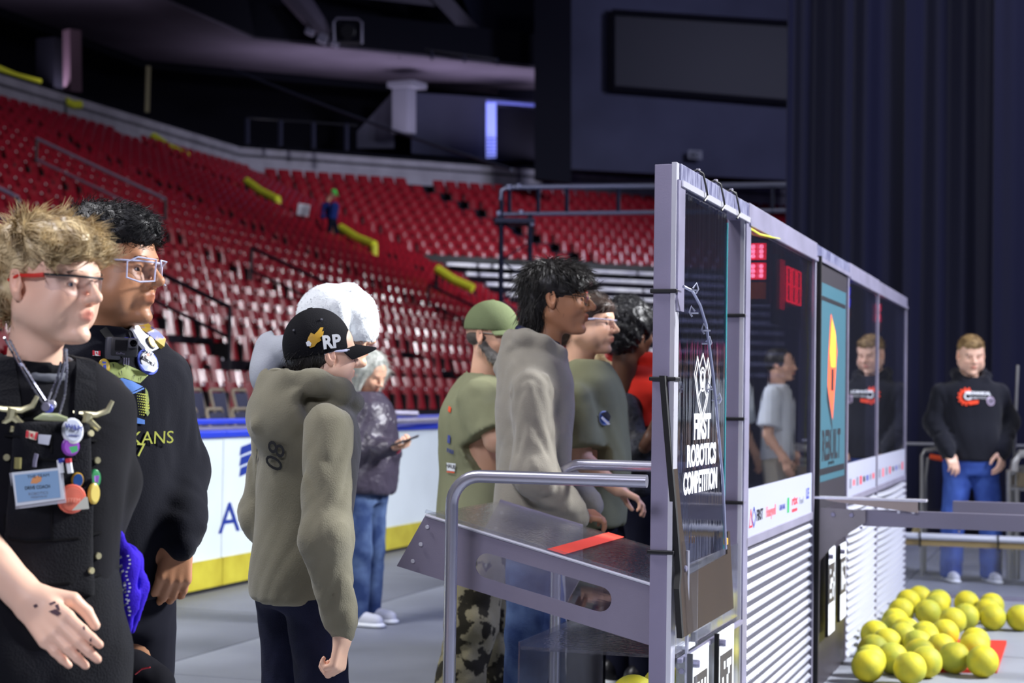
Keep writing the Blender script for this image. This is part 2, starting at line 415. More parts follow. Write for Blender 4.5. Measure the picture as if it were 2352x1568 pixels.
stand_rail(19.8, 5.2, 7.2, m_railg, 'stair rail with a pale top bar just above the blond person')
stand_rail(23.6, 1.6, 3.6, m_raild, 'black double stair rail right of the person in goggles')
stand_rail(31.7, 3.4, 6.0, m_raild, 'black stair rail in the middle of the red stand')
stand_rail(33.0, 9.2, 13.0, m_railg, 'thin grey stair rail high up near the concourse wall')
stand_rail(40.6, 2.0, 5.5, m_raild, 'black stair rail left of the green capped person')
def yellow_rail(p0, p1, label, drop=True):
    t = thing('yellow_handrail', p1, label, 'railing')
    mb = MB(); mb.tube([p0, p0 + (p1 - p0) * .5 - EZ * .06, p1], .13, 8); mb.build('foam_cover', m_raily, t, True)
    mb = MB(); mb.tube([p0, p0 - EZ * .9], .06, 8); mb.build('post', m_raild, t, True)
    if drop: mb = MB(); mb.tube([p1, p1 - EZ * .35], .11, 8); mb.build('end_drop', m_raily, t, True); mb = MB(); mb.tube([p1 - EZ * .3, p1 - EZ * 1.0], .06, 8); mb.build('post', m_raild, t, True)
yellow_rail(PX(566, 415, 56), PX(638, 458, 55), 'yellow covered handrail on the stair, topmost of the bright three')
yellow_rail(PX(782, 522, 53), PX(860, 562, 52), 'yellow covered handrail right of the person climbing the stand')
yellow_rail(PX(1003, 617, 50), PX(1086, 662, 49.5), 'yellow covered handrail lowest on the stair, above the green cap', False)
yellow_rail(PX(352, 312, 60), PX(430, 358, 59), 'dim yellow handrail high in the stand under the concourse wall', False)
yellow_rail(PX(150, 231, 55), PX(185, 240, 55.5), 'short yellow strip at the left end of the concourse wall', False)
yellow_rail(PX(-20, 152, 55), PX(92, 190, 56), 'long dim yellow rail at the top left of the stand', False)
# white card sign in the stand
t = thing('white_sign_board', PX(697, 520, 53), 'small white board standing among seats left of the person in the stand', 'sign')
mb = MB(); c = PX(697, 482, 53.2); mb.box(c, (.36, .03, .36), Matrix.Rotation(.15, 3, 'Y')); mb.build('board', M_white, t)
mb = MB(); mb.tube([c - EZ * .15, c - EZ * .7], .03, 6); mb.build('stand', m_raild, t)

# ---- retracted bleachers at the end of the bowl
m_bleach = mat('bleacher_metal', '#e8e6f4', .35, .1, var=.25, vscale=1.5)
bl = thing('telescopic_bleacher', turn(D0 + RD * 9), 'bank of pale folded benches at the far end behind the dark truss', 'bleacher')
for n in range(2, 13):
    D = D0 + RD * n; z = H0 + RH * n - .28; T = turn(D); s0 = .4
    p0 = Vector((T.x, T.y, z)) + E2 * s0; p1 = p0 + E2 * 30
    s = 0.0; k = 0
    while s < 22:
        L = random.choice([.5, .55, 1.2]) if s < 3.5 else random.choice([2.2, 3.1, 4.0])
        mb = MB(); c = p0 + E2 * (s + L / 2) + EZ * .26; mb.box(c, (L - .09, .28, .12 if n > 6 else .10), RZ(math.atan2(E2.y, E2.x)), .03)
        mb.build('bench', m_bleach, bl); s += L
mb = MB()
D = D0 + RD * 13 - .4; T = turn(D); p0 = Vector((T.x, T.y, 0)); 
mb.box(p0 + E2 * 13 + EZ * (H0 + RH * 13 - .45), (26, .2, .8), RZ(math.atan2(E2.y, E2.x))); o = mb.build('trim_6', mat('dim_wall', '#3f4040', .9, var=.3, vscale=.6)); tag(o, kind='structure')

# ---- concourse fittings
def beam(name, a, b, wx, m, label=None, cat=None, parent=None, depth=None):
    a = Vector(a); b = Vector(b); d = b - a; R = d.to_track_quat('Z', 'Y').to_matrix()
    mb = MB(); mb.box((a + b) / 2, (wx, depth or wx, d.length), R); o = mb.build(name, m, parent)
    if label: tag(o, label, cat)
    return o
beam('concrete_pillar', PX(165, 70, 56), PX(167, 212, 56), .42, mat('reddish_concrete', '#5d4954', .9), 'reddish concrete pillar at the top left behind the last seats', 'pillar')
beam('thin_yellow_post', PX(340, 152, 62), PX(337, 258, 62), .16, mat('dull_yellow_paint', '#8b8468', .8), 'thin dull yellow post on the dark concourse', 'post')
beam('concourse_kiosk', PX(118, 90, 56.5), PX(118, 222, 56.5), .75, m_dark, 'tall black block beside the reddish pillar', 'kiosk', depth=.6)
mp = mat('painted_grey_pillar', '#80808e', .85)
pl = beam('grey_pillar', PX(928, 205, 72), PX(928, 306, 72), .72, mp, 'pale grey pillar with a wider head on the far concourse', 'pillar')
beam('trim_7', PX(935, 190, 71.8), PX(935, 203, 71.8), 1.2, mp); tag(bpy.data.objects['trim_7'], kind='structure')
def pxquad(pts, Z, th=.3): 
    return [PX(x, y, Z) for x, y in pts]
def slab(name, pts, Z, m, th=.3, Zs=None, parent=None):
    """slab with an outline at its own depth, extruded away from the hall centre"""
    P = [PX(x, y, (Zs[i] if Zs else Z)) for i, (x, y) in enumerate(pts)]; n = len(P)
    Q = [p + Vector((0, th, 0)) for p in P]
    mb = MB(); mb.add(P + Q, [tuple(range(n)), tuple(range(n, 2 * n))[::-1]] + [(i, i + n, (i + 1) % n + n, (i + 1) % n) for i in range(n)])
    return mb.build(name, m, parent)
tag(slab('wall_far', [(1300, -60), (1900, -60), (1900, 418), (1300, 388)], 0, m_wallg, .6, [70, 70, 70, 70]), kind='structure')
tag(slab('wall_gate', [(945, 212), (1240, 232), (1240, 378), (945, 352)], 74, m_wallg, .4), kind='structure')
tag(slab('wall_upper', [(1040, -60), (1320, -60), (1320, 232), (1150, 225), (1125, 150)], 76, mat('dark_wall', '#232536', .9), .4), kind='structure')
tag(slab('trim_8', [(1228, -60), (1312, -60), (1312, 420), (1228, 410)], 68, m_fascia, .7), kind='structure')
tag(slab('trim_9', [(820, 302), (905, 208), (905, 340), (820, 340)], 73, mat('dim_ramp', '#4a4a58', .9), .2), kind='structure')
t = thing('wall_screen', PX(1600, 200, 69.8), 'large dark rectangular panel with a black frame on the far grey wall', 'screen')
slab('panel', [(1408, 30), (1900, 62), (1900, 245), (1408, 205)], 69.7, mat('dark_panel', '#17182a', .6), .2, parent=t)
for a, b in (((1405, 28), (1405, 205)), ((1405, 203), (1900, 243)), ((1405, 28), (1900, 60))):
    beam('frame', PX(*a, 69.6), PX(*b, 69.6), .22, m_dark, parent=t)
t = thing('wall_plate', PX(1597, 355, 69.6), 'small pale numbered plate on the far grey wall above the glass', 'sign')
slab('plate', [(1581, 344), (1613, 346), (1613, 366), (1581, 364)], 69.5, mat('pale_plate', '#7d8090', .6), .05, parent=t)
text_mesh('EC', .3, m_fascia, 'lettering', t, PX(1597, 356, 69.4), (1, 0, 0), (0, 0, 1))
m_lit = mat('lit_strip', '#8088ff', .5, emit='#8f9cff', estr=1.0)
t = thing('light_gate', PX(1127, 300, 73), 'glowing blue white door frame light on the far concourse', 'light')
beam('upright', PX(1128, 236, 73), PX(1128, 362, 73), .42, m_lit, parent=t, depth=.1)
beam('crossbar', PX(1117, 233, 73), PX(1236, 242, 73), .18, mat('lit_strip_dim', '#5a60b0', .5, emit='#666ecc', estr=.55), parent=t, depth=.1)
mb = MB(); P = pxquad([(1142, 246), (1228, 250), (1228, 372), (1142, 366)], 73.2); mb.quad(*P); mb.add([p + Vector((0, .2, 0)) for p in P], [(0, 1, 2, 3)]); mb.build('dark_opening', m_dark, t)
for q in range(6):
    beam('slat', PX(1117, 318 + q * 8, 72.85), PX(1139, 318 + q * 8, 72.85), .05, mat('slat_blue', '#4a50a0', .5), parent=t)
# upper balcony rail, roof truss and hanging gear
t = thing('balcony_rail', PX(1000, 115, 69), 'thin railing along the dark upper balcony', 'railing')
beam('top_bar', PX(835, 93, 69), PX(1140, 136, 69), .06, m_raild, parent=t)
for q in range(5):
    x = 842 + q * 75; beam('post', PX(x, 94 + q * 10, 69), PX(x, 126 + q * 6, 69), .07, mat('dim_metal', '#34364a', .5), parent=t)
t = thing('concourse_rail', PX(700, 300, 66), 'dark railing with square posts on the concourse above the end wall', 'railing')
beam('top_bar', PX(566, 270, 66), PX(820, 288, 66), .06, m_raild, parent=t)
for q in range(4): beam('post', PX(568 + q * 76, 272 + q * 4, 66), PX(568 + q * 76, 330 + q * 5, 66), .12, mat('dim_metal', '#34364a', .5), parent=t)
beam('roof_beam', PX(985, -30, 72), PX(1143, 138, 72), .62, mat('pale_beam_paint', '#77727e', .85), 'pale slanting roof beam at the top of the hall', 'beam')
beam('beam_end_block', PX(1143, 112, 71.4), PX(1145, 150, 71.4), .26, mat('pale_beam_end', '#aab0c8', .5), 'short pale block at the end of the slanting beam', 'lamp')  # pale block over the lower end of the beam
beam('roof_girder', PX(780, -18, 72), PX(1010, 8, 72), .35, mat('pale_beam_paint', '#77727e', .85), 'pale horizontal girder at the top edge of the photo', 'beam')
t = thing('hanging_speaker', PX(797, 70, 66), 'black box speaker with pale rounded frame hung under the roof', 'speaker')
mb = MB(); c = PX(798, 72, 66); mb.box(c, (1.05, .6, .95), None, .12); mb.build('cabinet', m_fascia, t)
mb = MB(); mb.tube([PX(768, 98, 65.6), PX(766, 52, 65.6), PX(774, 42, 65.6), PX(822, 44, 65.6), PX(831, 52, 65.6), PX(831, 100, 65.6)], .05, 8); mb.build('frame', M_alu_dull, t, True)
mb = MB(); mb.disc(PX(798, 72, 65.65), (0, -1, 0), .3, .05, 20); mb.build('driver', M_black, t)
t = thing('roof_duct', PX(710, 40, 66), 'pale crumpled duct with fittings hanging from the roof', 'duct')
mb = MB(); mb.tube([PX(668, -20, 66), PX(700, 20, 66), PX(728, 55, 66), PX(752, 78, 66)], [.5, .45, .38, .2], 9); mb.build('sleeve', mat('duct_cloth', '#6f6878', .9, bump=.8, bscale=3), t)
for x, y, s in ((713, 70, .35), (742, 88, .4), (770, 96, .35)): mb = MB(); mb.box(PX(x, y, 66), (s, s, s), Matrix.Rotation(.4, 3, 'Y'), .05); mb.build('clamp', M_alu_dull, t)
mb = MB(); pts = [PX(535 + 640 * q / 12, 160 + 230 * q / 12 + 8 * math.sin(PI * q / 12), 62 - q) for q in range(13)]; mb.tube(pts, .05, 6); o = mb.build('hanging_cable', mat('cable_grey', '#3a3d50', .7), smooth=True); tag(o, 'thin cable slung diagonally in front of the dark concourse', 'cable')

# ---- truss gate behind the driver wall
m_truss = mat('black_truss', '#22263a', .35, .6)
m_trussl = mat('truss_tube', '#7f8298', .35, .7)
tr = thing('truss_frame', PX(1185, 905, 18.4) * 1, 'black lighting truss frame with a pale top chord behind the glass wall', 'truss')
ZT = 18.4
def P3(x, y, dz=0): return PX(x, y, ZT + dz)
for dz, mm in ((0, m_trussl), (.3, m_truss)):
    mb = MB(); mb.tube([P3(1150, 460, dz), P3(1152, 437, dz), P3(1165, 430, dz), P3(1830, 424, dz)], .030, 10); mb.build('top_chord', mm, tr, True)
    mb = MB(); mb.tube([P3(1145, 492, dz), P3(1830, 483, dz)], .024, 10); mb.build('bottom_chord', mm, tr, True)
for dz in (0, .3):
    for x in (1152, 1218):
        mb = MB(); mb.tube([P3(x, 440 if x < 1200 else 492, dz), P3(x - 6, 1330, dz)], .028, 10); mb.build('upright', m_truss, tr, True)
x = 1170; k = 0
while x < 1790:
    mb = MB(); mb.tube([P3(x, 432), P3(x, 490)], .022, 8); mb.tube([P3(x, 432, .3), P3(x, 490)], .014, 8); mb.build('web', m_truss, tr, True); k += 1
    x += 66 if k < 3 else 118
for q in range(9):
    y = 510 + q * 90
    mb = MB(); mb.tube([P3(1151, y), P3(1217, y + 45), P3(1150, y + 90)], .012, 6); mb.build('web', m_truss, tr, True)
mb = MB(); mb.box(P3(1183, 510, .15), (.42, .42, .05)); mb.build('corner_plate', m_truss, tr)
for x, y in ((1168, 430), (1190, 428), (1145, 490), (1196, 488), (1222, 513)):
    mb = MB(); mb.box(P3(x, y, -.02), (.05, .05, .06), None, .01); mb.build('clamp', m_trussl, tr)

# ---- folding chairs on the riser behind the boards
m_chf = mat('beige_chair_frame', '#b0a388', .45, .2)
m_chp = mat('grey_chair_pad', '#4f5268', .8, var=.1, vscale=20)
ch0 = None
def make_folding_chair():
    t = thing('folding_chair', (0, 0, 0), '', 'chair')
    mb = MB(); 
    for z0, z1, y in ((.55, .86, .12),): mb.box((0, .16, .70), (.40, .035, .30), Matrix.Rotation(-.15, 3, 'X'), .03)
    mb.build('backrest', m_chp, t, True)
    mb = MB(); mb.box((0, -.06, .45), (.41, .40, .05), Matrix.Rotation(.05, 3, 'X'), .025); mb.build('seat', m_chp, t, True)
    for s in (-1, 1):
        mb = MB(); mb.tube([(s * .22, .24, 0 + .0), (s * .22, .0, .42), (s * .22, .0, .43)], .014, 7); mb.build('leg', m_chf, t, True)
        mb = MB(); mb.tube([(s * .225, -.26, 0), (s * .225, .12, .55), (s * .225, .20, .84), (s * .20, .21, .88)], .018, 7); mb.build('leg', m_chf, t, True)
    mb = MB(); mb.tube([(-.20, .21, .88), (.20, .21, .88)], .02, 8); mb.build('top_bar', m_chf, t, True)
    return t
ch0 = make_folding_chair(); k = 0; seen_ = []
for row in range(2):
    for i in range(22):
        u = 12.0 + i * .56 + row * .2; v = 9.35 - row * 1.05
        p = W(u, v, .42 if row == 0 else .22); x, y, Z = to_px(p + EZ * .8)
        if not (395 < x < 645): continue
        s = ch0 if k == 0 else copy_tree(ch0)
        s.location = p; s.rotation_euler = (0, 0, AZ0 + .12); k += 1
        seen_.append(row); s['label'] = 'grey padded folding chair, %s row behind the boards, %s from the left' % (('rear' if row == 0 else 'front'), nth(seen_.count(row))); s['group'] = 'folding chairs, %s row behind the rink boards' % ('rear' if row == 0 else 'front')
# spare metal rail on the ledge by the woman
t = thing('metal_barrier_rail', PX(960, 955, 14.2), 'pale metal rail lying on the board ledge right of the phone', 'rail')
mb = MB(); mb.tube([PX(870, 948, 13.9), PX(955, 950, 14.6)], .028, 8); mb.build('tube', M_alu, t, True)
mb = MB(); mb.tube([PX(900, 966, 13.8), PX(1030, 962, 15.4)], .02, 8); mb.build('tube', M_alu, t, True)

# ------------------------------------------------------------------ black curtain
m_curt = mat('black_curtain', '#171930', .7, spec=.3, sheen=.08, bump=.1, bscale=200)
def curtain(x0, x1, Z0, Z1, label, seed, dens):
    r = random.Random(seed)
    a = PX(x0, 900, Z0); b = PX(x1, 900, Z1); a.z = 0; b.z = 0
    d = (b - a); L = d.length; d.normalize(); nn = Vector((d.y, -d.x, 0)); N = int(L / .02)
    fr = [(r.uniform(.6, 1.3) * 2 * PI * dens, r.uniform(0, 6.28), r.uniform(.03, .07)) for _ in range(5)] + [(r.uniform(3, 5) * 2 * PI, r.uniform(0, 6.28), .012) for _ in range(3)]
    mb = MB(); zs = [0.02, 1.5, 4, 7, 10]
    for i in range(N + 1):
        s = L * i / N
        for z in zs:
            dis = sum(am * math.sin(f * s + ph + .10 * z * math.sin(ph)) for f, ph, am in fr) * (1 + .25 * (1 - z / 10))
            mb.v.append(tuple(a + d * s + nn * dis + EZ * z))
    K = len(zs)
    for i in range(N):
        for j in range(K - 1): mb.f.append((i * K + j, (i + 1) * K + j, (i + 1) * K + j + 1, i * K + j + 1)); mb.mi.append(0)
    o = mb.build('stage_curtain', m_curt, None, True); md = o.modifiers.new('s', 'SOLIDIFY'); md.thickness = .01
    tag(o, label, 'curtain', 'black stage curtains'); return o
curtain(1796, 2085, 16.6, 16.2, 'tall black curtain panel hanging furthest left, next to the truss', 3, .9)
curtain(2070, 2290, 16.0, 15.8, 'tall black curtain panel behind the standing person in the orange logo hoodie', 5, .7)
curtain(2275, 2800, 15.6, 15.2, 'tall black curtain panel at the right edge of the photo', 8, .8)
# ------------------------------------------------------------------ driver wall
V0 = 1.13
m_gl1 = glass_mat('wavy_clear_panel', (.36, .38, .52, 1), .03, .16, (26, 26, 1.1), .006, 1.6)
m_gl2 = glass_mat('clear_panel', (.36, .38, .50, 1), .012, .02, (5, 5, .8), .004, 1.6)
m_clear = glass_mat('clear_plastic', (.93, .94, .97, 1), .06, .05, (9, 9, 3), .02)
m_scuffed = glass_mat('scuffed_clear_plastic', (.84, .85, .90, 1), .10, .3, (60, 60, 60), .012)
dw = thing('driver_wall', W(4.95, V0, 0), 'tall aluminium framed wall of clear panels receding to the right', 'wall')
posts = [4.93, 6.00, 7.63, 8.76, 10.11, 11.79]
ub = [4.96, 6.05, 7.70, 8.82, 10.16, 11.84]
for i, u in enumerate(posts):
    mb = MB(); ubox(mb, (u, u + .05), (V0 + .008, V0 + .056 + (.004 if i == 0 else 0)), (0, 1.975), .002); mb.build('post', M_alu_panel if i < 2 else M_alu_dull, dw)
    if i < 2:
        mb = MB(); ubox(mb, (u - .004, u + .05), (V0 - .006, V0 + .008), (0.0, 1.98)); mb.build('post_edge', M_bright_edge, dw)
        mb = MB(); ubox(mb, (u + .005, u + .09), (V0 - .012, V0 - .006), (1.55 if i == 0 else 0.0, 1.93)); mb.build('flange', M_alu, dw)
    else:
        mb = MB(); ubox(mb, (u + .03, u + .06), (V0 - .010, V0 + .004), (0.0, 1.94)); mb.build('post_edge', M_alu_dull, dw)
for i in range(5):
    mb = MB(); h = .062 if i in (0, 2) else .070
    ubox(mb, (ub[i] + .004, ub[i + 1] - .004), (V0 - .012, V0 + .05), (1.98 - h, 1.985 if i % 2 else 1.98), .002)
    mb.build('top_bar', M_alu_scuff if i in (0, 2) else M_alu, dw)
    mb = MB(); ubox(mb, (ub[i] + .004, ub[i + 1] - .004), (V0 - .018, V0 - .012), (1.975 - h, 1.985 - h + .008)); mb.build('bar_lip', M_bright_edge if i == 0 else M_alu, dw)
mb = MB(); ubox(mb, (5.705, 5.712), (V0 - .004, V0 + .005), (.80, 1.88)); mb.build('teal_panel_edge', mat('teal_edge', '#3fa0a8', .3), dw)
for i, (a, b) in enumerate(((4.99, 5.70), (6.06, 7.63), (8.82, 10.10), (10.16, 11.80))):
    mb = MB(); ubox(mb, (a, b), (V0 - .002, V0 + .003), (.80, 1.93)); mb.build('clear_panel', m_gl1 if i == 0 else m_gl2, dw)
# logo strips
m_strip = mat('sponsor_strip', '#a9adc0', .35)
P_red = mat('print_red', '#cf3340', .5); P_blk = mat('print_black', '#191a22', .5); P_blu = mat('print_blue', '#2a3a9a', .5); P_grn = mat('print_green', '#2f9a5a', .5); P_pnk = mat('print_pink', '#e0606a', .5); P_gry = mat('print_grey', '#77798a', .5)
for i, (a, b) in enumerate(((6.07, 7.63), (8.83, 10.10), (10.16, 11.79))):
    mb = MB(); ubox(mb, (a, b), (V0 - .007, V0 - .003), (.806, .978)); mb.build('logo_strip', m_strip, dw)
    mb = MB(); ubox(mb, (a - .01, b + .01), (V0 - .012, V0 + .05), (.775, .808), .002); mb.build('sill_channel', M_alu_dull, dw)
fr = lambda u, z: W(u, V0 - .0075, z)
def seg(parent, name, m, pts, wd, plane_v=V0 - .008, closed=False):
    """flat drawn line on the wall plane, points in (u,z)"""
    mb = MB(); k = len(pts)
    for i in range(k if closed else k - 1):
        a, b = pts[i], pts[(i + 1) % k]; d = Vector((b[0] - a[0], b[1] - a[1])); 
        if d.length < 1e-6: continue
        d.normalize(); n = Vector((-d.y, d.x)) * wd / 2; a2 = (a[0] - d.x * wd * .4, a[1] - d.y * wd * .4); b2 = (b[0] + d.x * wd * .4, b[1] + d.y * wd * .4)
        mb.quad(*[W(p[0], plane_v, p[1]) for p in ((a2[0] + n.x, a2[1] + n.y), (b2[0] + n.x, b2[1] + n.y), (b2[0] - n.x, b2[1] - n.y), (a2[0] - n.x, a2[1] - n.y))])
    return mb.build(name, m, parent)
def circ(u, z, r, n=24, ry=None): return [(u + r * math.cos(2 * PI * i / n), z + (ry or r) * math.sin(2 * PI * i / n)) for i in range(n)]
def logos(a, b, full):
    L = b - a; z = .872
    if full:
        seg(dw, 'printed_logo', P_red, [(a + .07, z - .03), (a + .10, z + .03), (a + .13, z - .03)], .007, closed=True)
        seg(dw, 'printed_logo', P_blu, [(a + .12, z), (a + .16, z + .035), (a + .20, z), (a + .16, z - .035)], .007, closed=True)
        text_mesh('FIRST', .055, P_blk, 'printed_lettering', dw, fr(a + .28, z), EU, EZ, width=.13, offset=.0015)
        text_mesh('Honeywell', .055, P_pnk, 'printed_lettering', dw, fr(a + .52, z), EU, EZ, width=.21, offset=.0012)
        text_mesh('GENE HAAS', .030, P_blu, 'printed_lettering', dw, fr(a + .78, z), EU, EZ, width=.13)
        mb = MB(); mb.quad(fr(a + .90, z - .03), fr(a + .95, z - .03), fr(a + .95, z + .03), fr(a + .90, z + .03)); mb.build('printed_block', P_grn, dw)
        text_mesh('rtx', .05, P_red, 'printed_lettering', dw, fr(a + 1.09, z + .01), EU, EZ, width=.15, offset=.002)
        mb = MB(); mb.quad(fr(a + 1.02, z - .035), fr(a + 1.16, z - .035), fr(a + 1.16, z - .022), fr(a + 1.02, z - .022)); mb.build('printed_block', P_red, dw)
        text_mesh('Fund', .04, P_gry, 'printed_lettering', dw, fr(a + 1.27, z), EU, EZ, width=.11)
        text_mesh('LE', .06, P_blu, 'printed_lettering', dw, fr(a + 1.44, z + .02), EU, EZ, width=.08, offset=.002)
    else:
        cs = [P_gry, P_pnk, P_gry, P_red, P_blk, P_blu, P_gry, P_red, P_blk, P_blu]
        for i in range(8):
            u = a + .08 + i * (L - .1) / 8; h = random.choice([.03, .045, .05])
            mb = MB(); mb.quad(fr(u, z - h / 2), fr(u + .09, z - h / 2), fr(u + .09, z + h / 2), fr(u, z + h / 2)); mb.build('printed_block', cs[i], dw)
logos(6.07, 7.63, True); logos(8.83, 10.10, False); logos(10.16, 11.79, False)
# lettering on the near clear panel (its own plane just in front of the panel)
Mw = mat('white_letter_vinyl', '#f4f6fa', .5, emit=None)
org = lambda u, z: W(u, V0 - .004, z)
text_mesh('FIRST', .105, Mw, 'white_lettering', dw, org(5.335, 1.205), EU, EZ, width=.25, offset=.004)
text_mesh('ROBOTICS', .088, Mw, 'white_lettering', dw, org(5.335, 1.118), EU, EZ, width=.43, offset=.0035)
text_mesh('COMPETITION', .088, Mw, 'white_lettering', dw, org(5.325, 1.037), EU, EZ, width=.50, offset=.0035)
cu_, cz_ = 5.335, 1.335
for r in (.098, .080): seg(dw, 'white_logo_line', Mw, [(cu_ - r * 1.25, cz_ + r * .35), (cu_ - r * .8, cz_ + r * .9), (cu_, cz_ - r * .25 + .02), (cu_ + r * .8, cz_ + r * .9), (cu_ + r * 1.25, cz_ + r * .35), (cu_ + r * .7, cz_ - r * .5), (cu_, cz_ - r * 1.15), (cu_ - r * .7, cz_ - r * .5)], .006, V0 - .004, True)
for r in (.036, .024): seg(dw, 'white_logo_line', Mw, circ(cu_, cz_ + .02, r), .006, V0 - .004, True)
seg(dw, 'white_logo_line', Mw, [(cu_ - .06, cz_ - .035), (cu_, cz_ - .09), (cu_ + .06, cz_ - .035), (cu_, cz_ + .01)], .006, V0 - .004, True)
seg(dw, 'white_logo_line', Mw, [(cu_ - .05, cz_ + .055), (cu_, cz_ + .10), (cu_ + .05, cz_ + .055)], .006, V0 - .004)
# centre banner
m_teal = mat('teal_banner', '#2d5867', .55)
mb = MB(); ubox(mb, (7.72, 8.76), (V0 - .006, V0 - .002), (.80, 1.92)); mb.build('dark_centre_panel', mat('centre_panel_dark', '#2b2830', .5), dw)
bn = lambda u, z: W(u, V0 - .0085, z)
mb = MB(); mb.box(W(8.235, V0 - .0072, 1.375), (.95, .002, .90), RU); mb.build('teal_banner', m_teal, dw)
def decal(poly, m, lift=.009, name='printed_shape'):
    mb = MB(); mb.add([W(p[0], V0 - lift, p[1]) for p in poly], [tuple(range(len(poly)))]); return mb.build(name, m, dw)
decal([(7.78, 1.765), (8.69, 1.765), (8.69, 1.745), (7.78, 1.745)], P_blk)
decal([(7.78, .985), (8.69, .985), (8.69, .955), (7.78, .955)], P_blk)
m_or = mat('print_orange', '#f0603a', .5); m_ye = mat('print_yellow', '#e8b63c', .5)
decal([(8.17, 1.70), (8.33, 1.62), (8.40, 1.53), (8.26, 1.20), (8.08, 1.36), (8.10, 1.50)], m_or)
decal([(8.20, 1.68), (8.34, 1.60), (8.34, 1.45), (8.18, 1.45), (8.14, 1.52)], m_ye, .0098)
decal([(8.20, 1.44), (8.28, 1.44), (8.28, 1.34), (8.20, 1.34)], P_blk, .0098)
decal([(8.07, 1.36), (8.25, 1.18), (8.25, 1.15), (8.06, 1.30)], P_blk)
text_mesh('REBUILT', .19, P_blk, 'printed_lettering', dw, bn(8.23, 1.08), EU, EZ, width=.62, offset=.006)
text_mesh('presented by', .03, P_blk, 'printed_lettering', dw, bn(8.23, .975 + .03), EU, EZ, width=.2)
mb = MB(); ubox(mb, (7.70, 7.72), (V0 - .03, V0 + .03), (0, 1.93)); mb.build('dark_joint', M_rubber, dw)
mb = MB(); ubox(mb, (7.72, 8.80), (V0 - .006, V0 + .02), (0, .80)); mb.build('lower_centre_panel', mat('lower_dark_metal', '#4b4650', .42, .6, var=.15, vscale=2), dw)
# louvred skirts
m_louv = mat('bright_louvre_metal', '#c9ccd8', .33, .25)
m_louvb = mat('louvre_backing', '#4b4a56', .6, .1)
mb = MB(); ubox(mb, (6.06, 7.66), (V0 + .004, V0 + .02), (.0, .775)); mb.build('skirt_sheet', m_louvb, dw)
rows_, P_ = 19, .0405
mb = MB()
for i in range(rows_):
    z = .765 - i * P_
    for j in range(56):
        u = 6.075 + j * .0282
        a = [W(u, V0 + .002, z - .010), W(u + .018, V0 + .002, z - .008), W(u + .022, V0 - .010, z - .020), W(u + .006, V0 - .012, z - .022), W(u + .008, V0 + .002, z - .031), W(u + .022, V0 + .002, z - .029)]
        mb.add(a, [(0, 1, 2, 3), (3, 2, 5, 4), (0, 3, 4), (1, 5, 2)])
o = mb.build('louvre_slots', m_louv, dw); tag(o, kind='stuff')
for (a, b) in ((8.82, 10.12), (10.14, 11.80)):
    mb = MB(); ubox(mb, (a, b), (V0 + .008, V0 + .02), (.0, .775)); mb.build('skirt_sheet', m_louvb, dw)
    for i in range(rows_):
        z = .76 - i * P_; N = 10
        mb = MB(); ring = []
        for k in range(N + 1):
            t = k / N; u = a + (b - a) * t; sag = -.012 * math.sin(PI * t)
            ring += [W(u, V0 + .008, z + sag), W(u, V0 - .012, z - .006 + sag), W(u, V0 - .018, z - .016 + sag), W(u, V0 - .010, z - .024 + sag), W(u, V0 + .008, z - .030 + sag)]
        mb.add(ring, [(k * 5 + j, (k + 1) * 5 + j, (k + 1) * 5 + j + 1, k * 5 + j + 1) for k in range(N) for j in range(4)])
        mb.build('louvre', m_louv, dw, True)
# zip ties and hooks on the wall
for i, u in enumerate((5.25, 5.52, 5.78)):
    mb = MB(); mb.tube([W(u, V0 - .016, 1.985), W(u, V0 - .024, 1.95), W(u + .02, V0 - .026, 1.92), W(u - .01, V0 - .022, 1.90)], .0035, 6); mb.tube([W(u, V0 - .016, 1.985), W(u - .01, V0, 1.996), W(u - .012, V0 + .02, 1.99)], .004, 6); mb.build('hook_tie', M_black, dw, True)
    mb = MB(); mb.box(W(u, V0 - .0, 1.995), (.016, .012, .014), RU, .003); mb.build('tie_head', M_alu, dw)
for u, zs_ in ((4.925, (1.60, 1.345, .845)), (5.995, (1.58, 1.22, .93))):
    for z in zs_:
        mb = MB(); ubox(mb, (u - .004, u + .06), (V0 - .012, V0 + .068), (z, z + .012), .003); mb.build('cable_tie', M_black, dw)
# stack lamps and number display hung behind the panels
m_red = mat('red_led', '#ff2030', .4, emit='#ff1428', estr=8.0); m_redc = mat('red_led_core', '#ffb0b0', .4, emit='#ff8a90', estr=16.0)
m_amb = mat('amber_led_off', '#a34f14', .35, emit='#b04a08', estr=1.2); m_blul = mat('blue_smear_glow', '#3030ff', .4, emit='#2828ff', estr=7)
def stack(u, v, z, colr, label, s=1.0, n2=2):
    t = thing('signal_lamp', W(u, v, z), label, 'lamp')
    mb = MB(); ubox(mb, (u, u + .06), (v - .062 * s, v + .062 * s), (z - .235 * s, z + .02), .004); mb.build('housing', M_black, t)
    for q in range(3):
        zc = z - .035 * s - q * .075 * s; mm = colr if q < n2 else m_amb
        mb = MB(); ubox(mb, (u - .008, u), (v - .05 * s, v + .05 * s), (zc - .032 * s, zc + .032 * s), .003); ln = mb.build('lens', mm, t)
        if q < n2 and colr is m_red:
            for a in range(3):
                for b in range(3):
                    mb = MB(); mb.disc(W(u - .0085, v + (a - 1) * .032 * s, zc + (b - 1) * .018 * s), -EU, .009 * s, .002, 8); mb.build('led', m_redc, ln)
stack(6.62, 1.205, 1.895, m_red, 'lit red square signal lamp behind the second clear panel', 1.0)
stack(10.75, 1.21, 1.885, m_red, 'small lit red signal lamp behind the furthest clear panel', .8)
stack(9.35, 1.22, 1.90, m_blul, 'blue lamp added behind the fourth clear panel for a reflected blue smear', .8)  # added blue glow stands in for a reflection in the panel
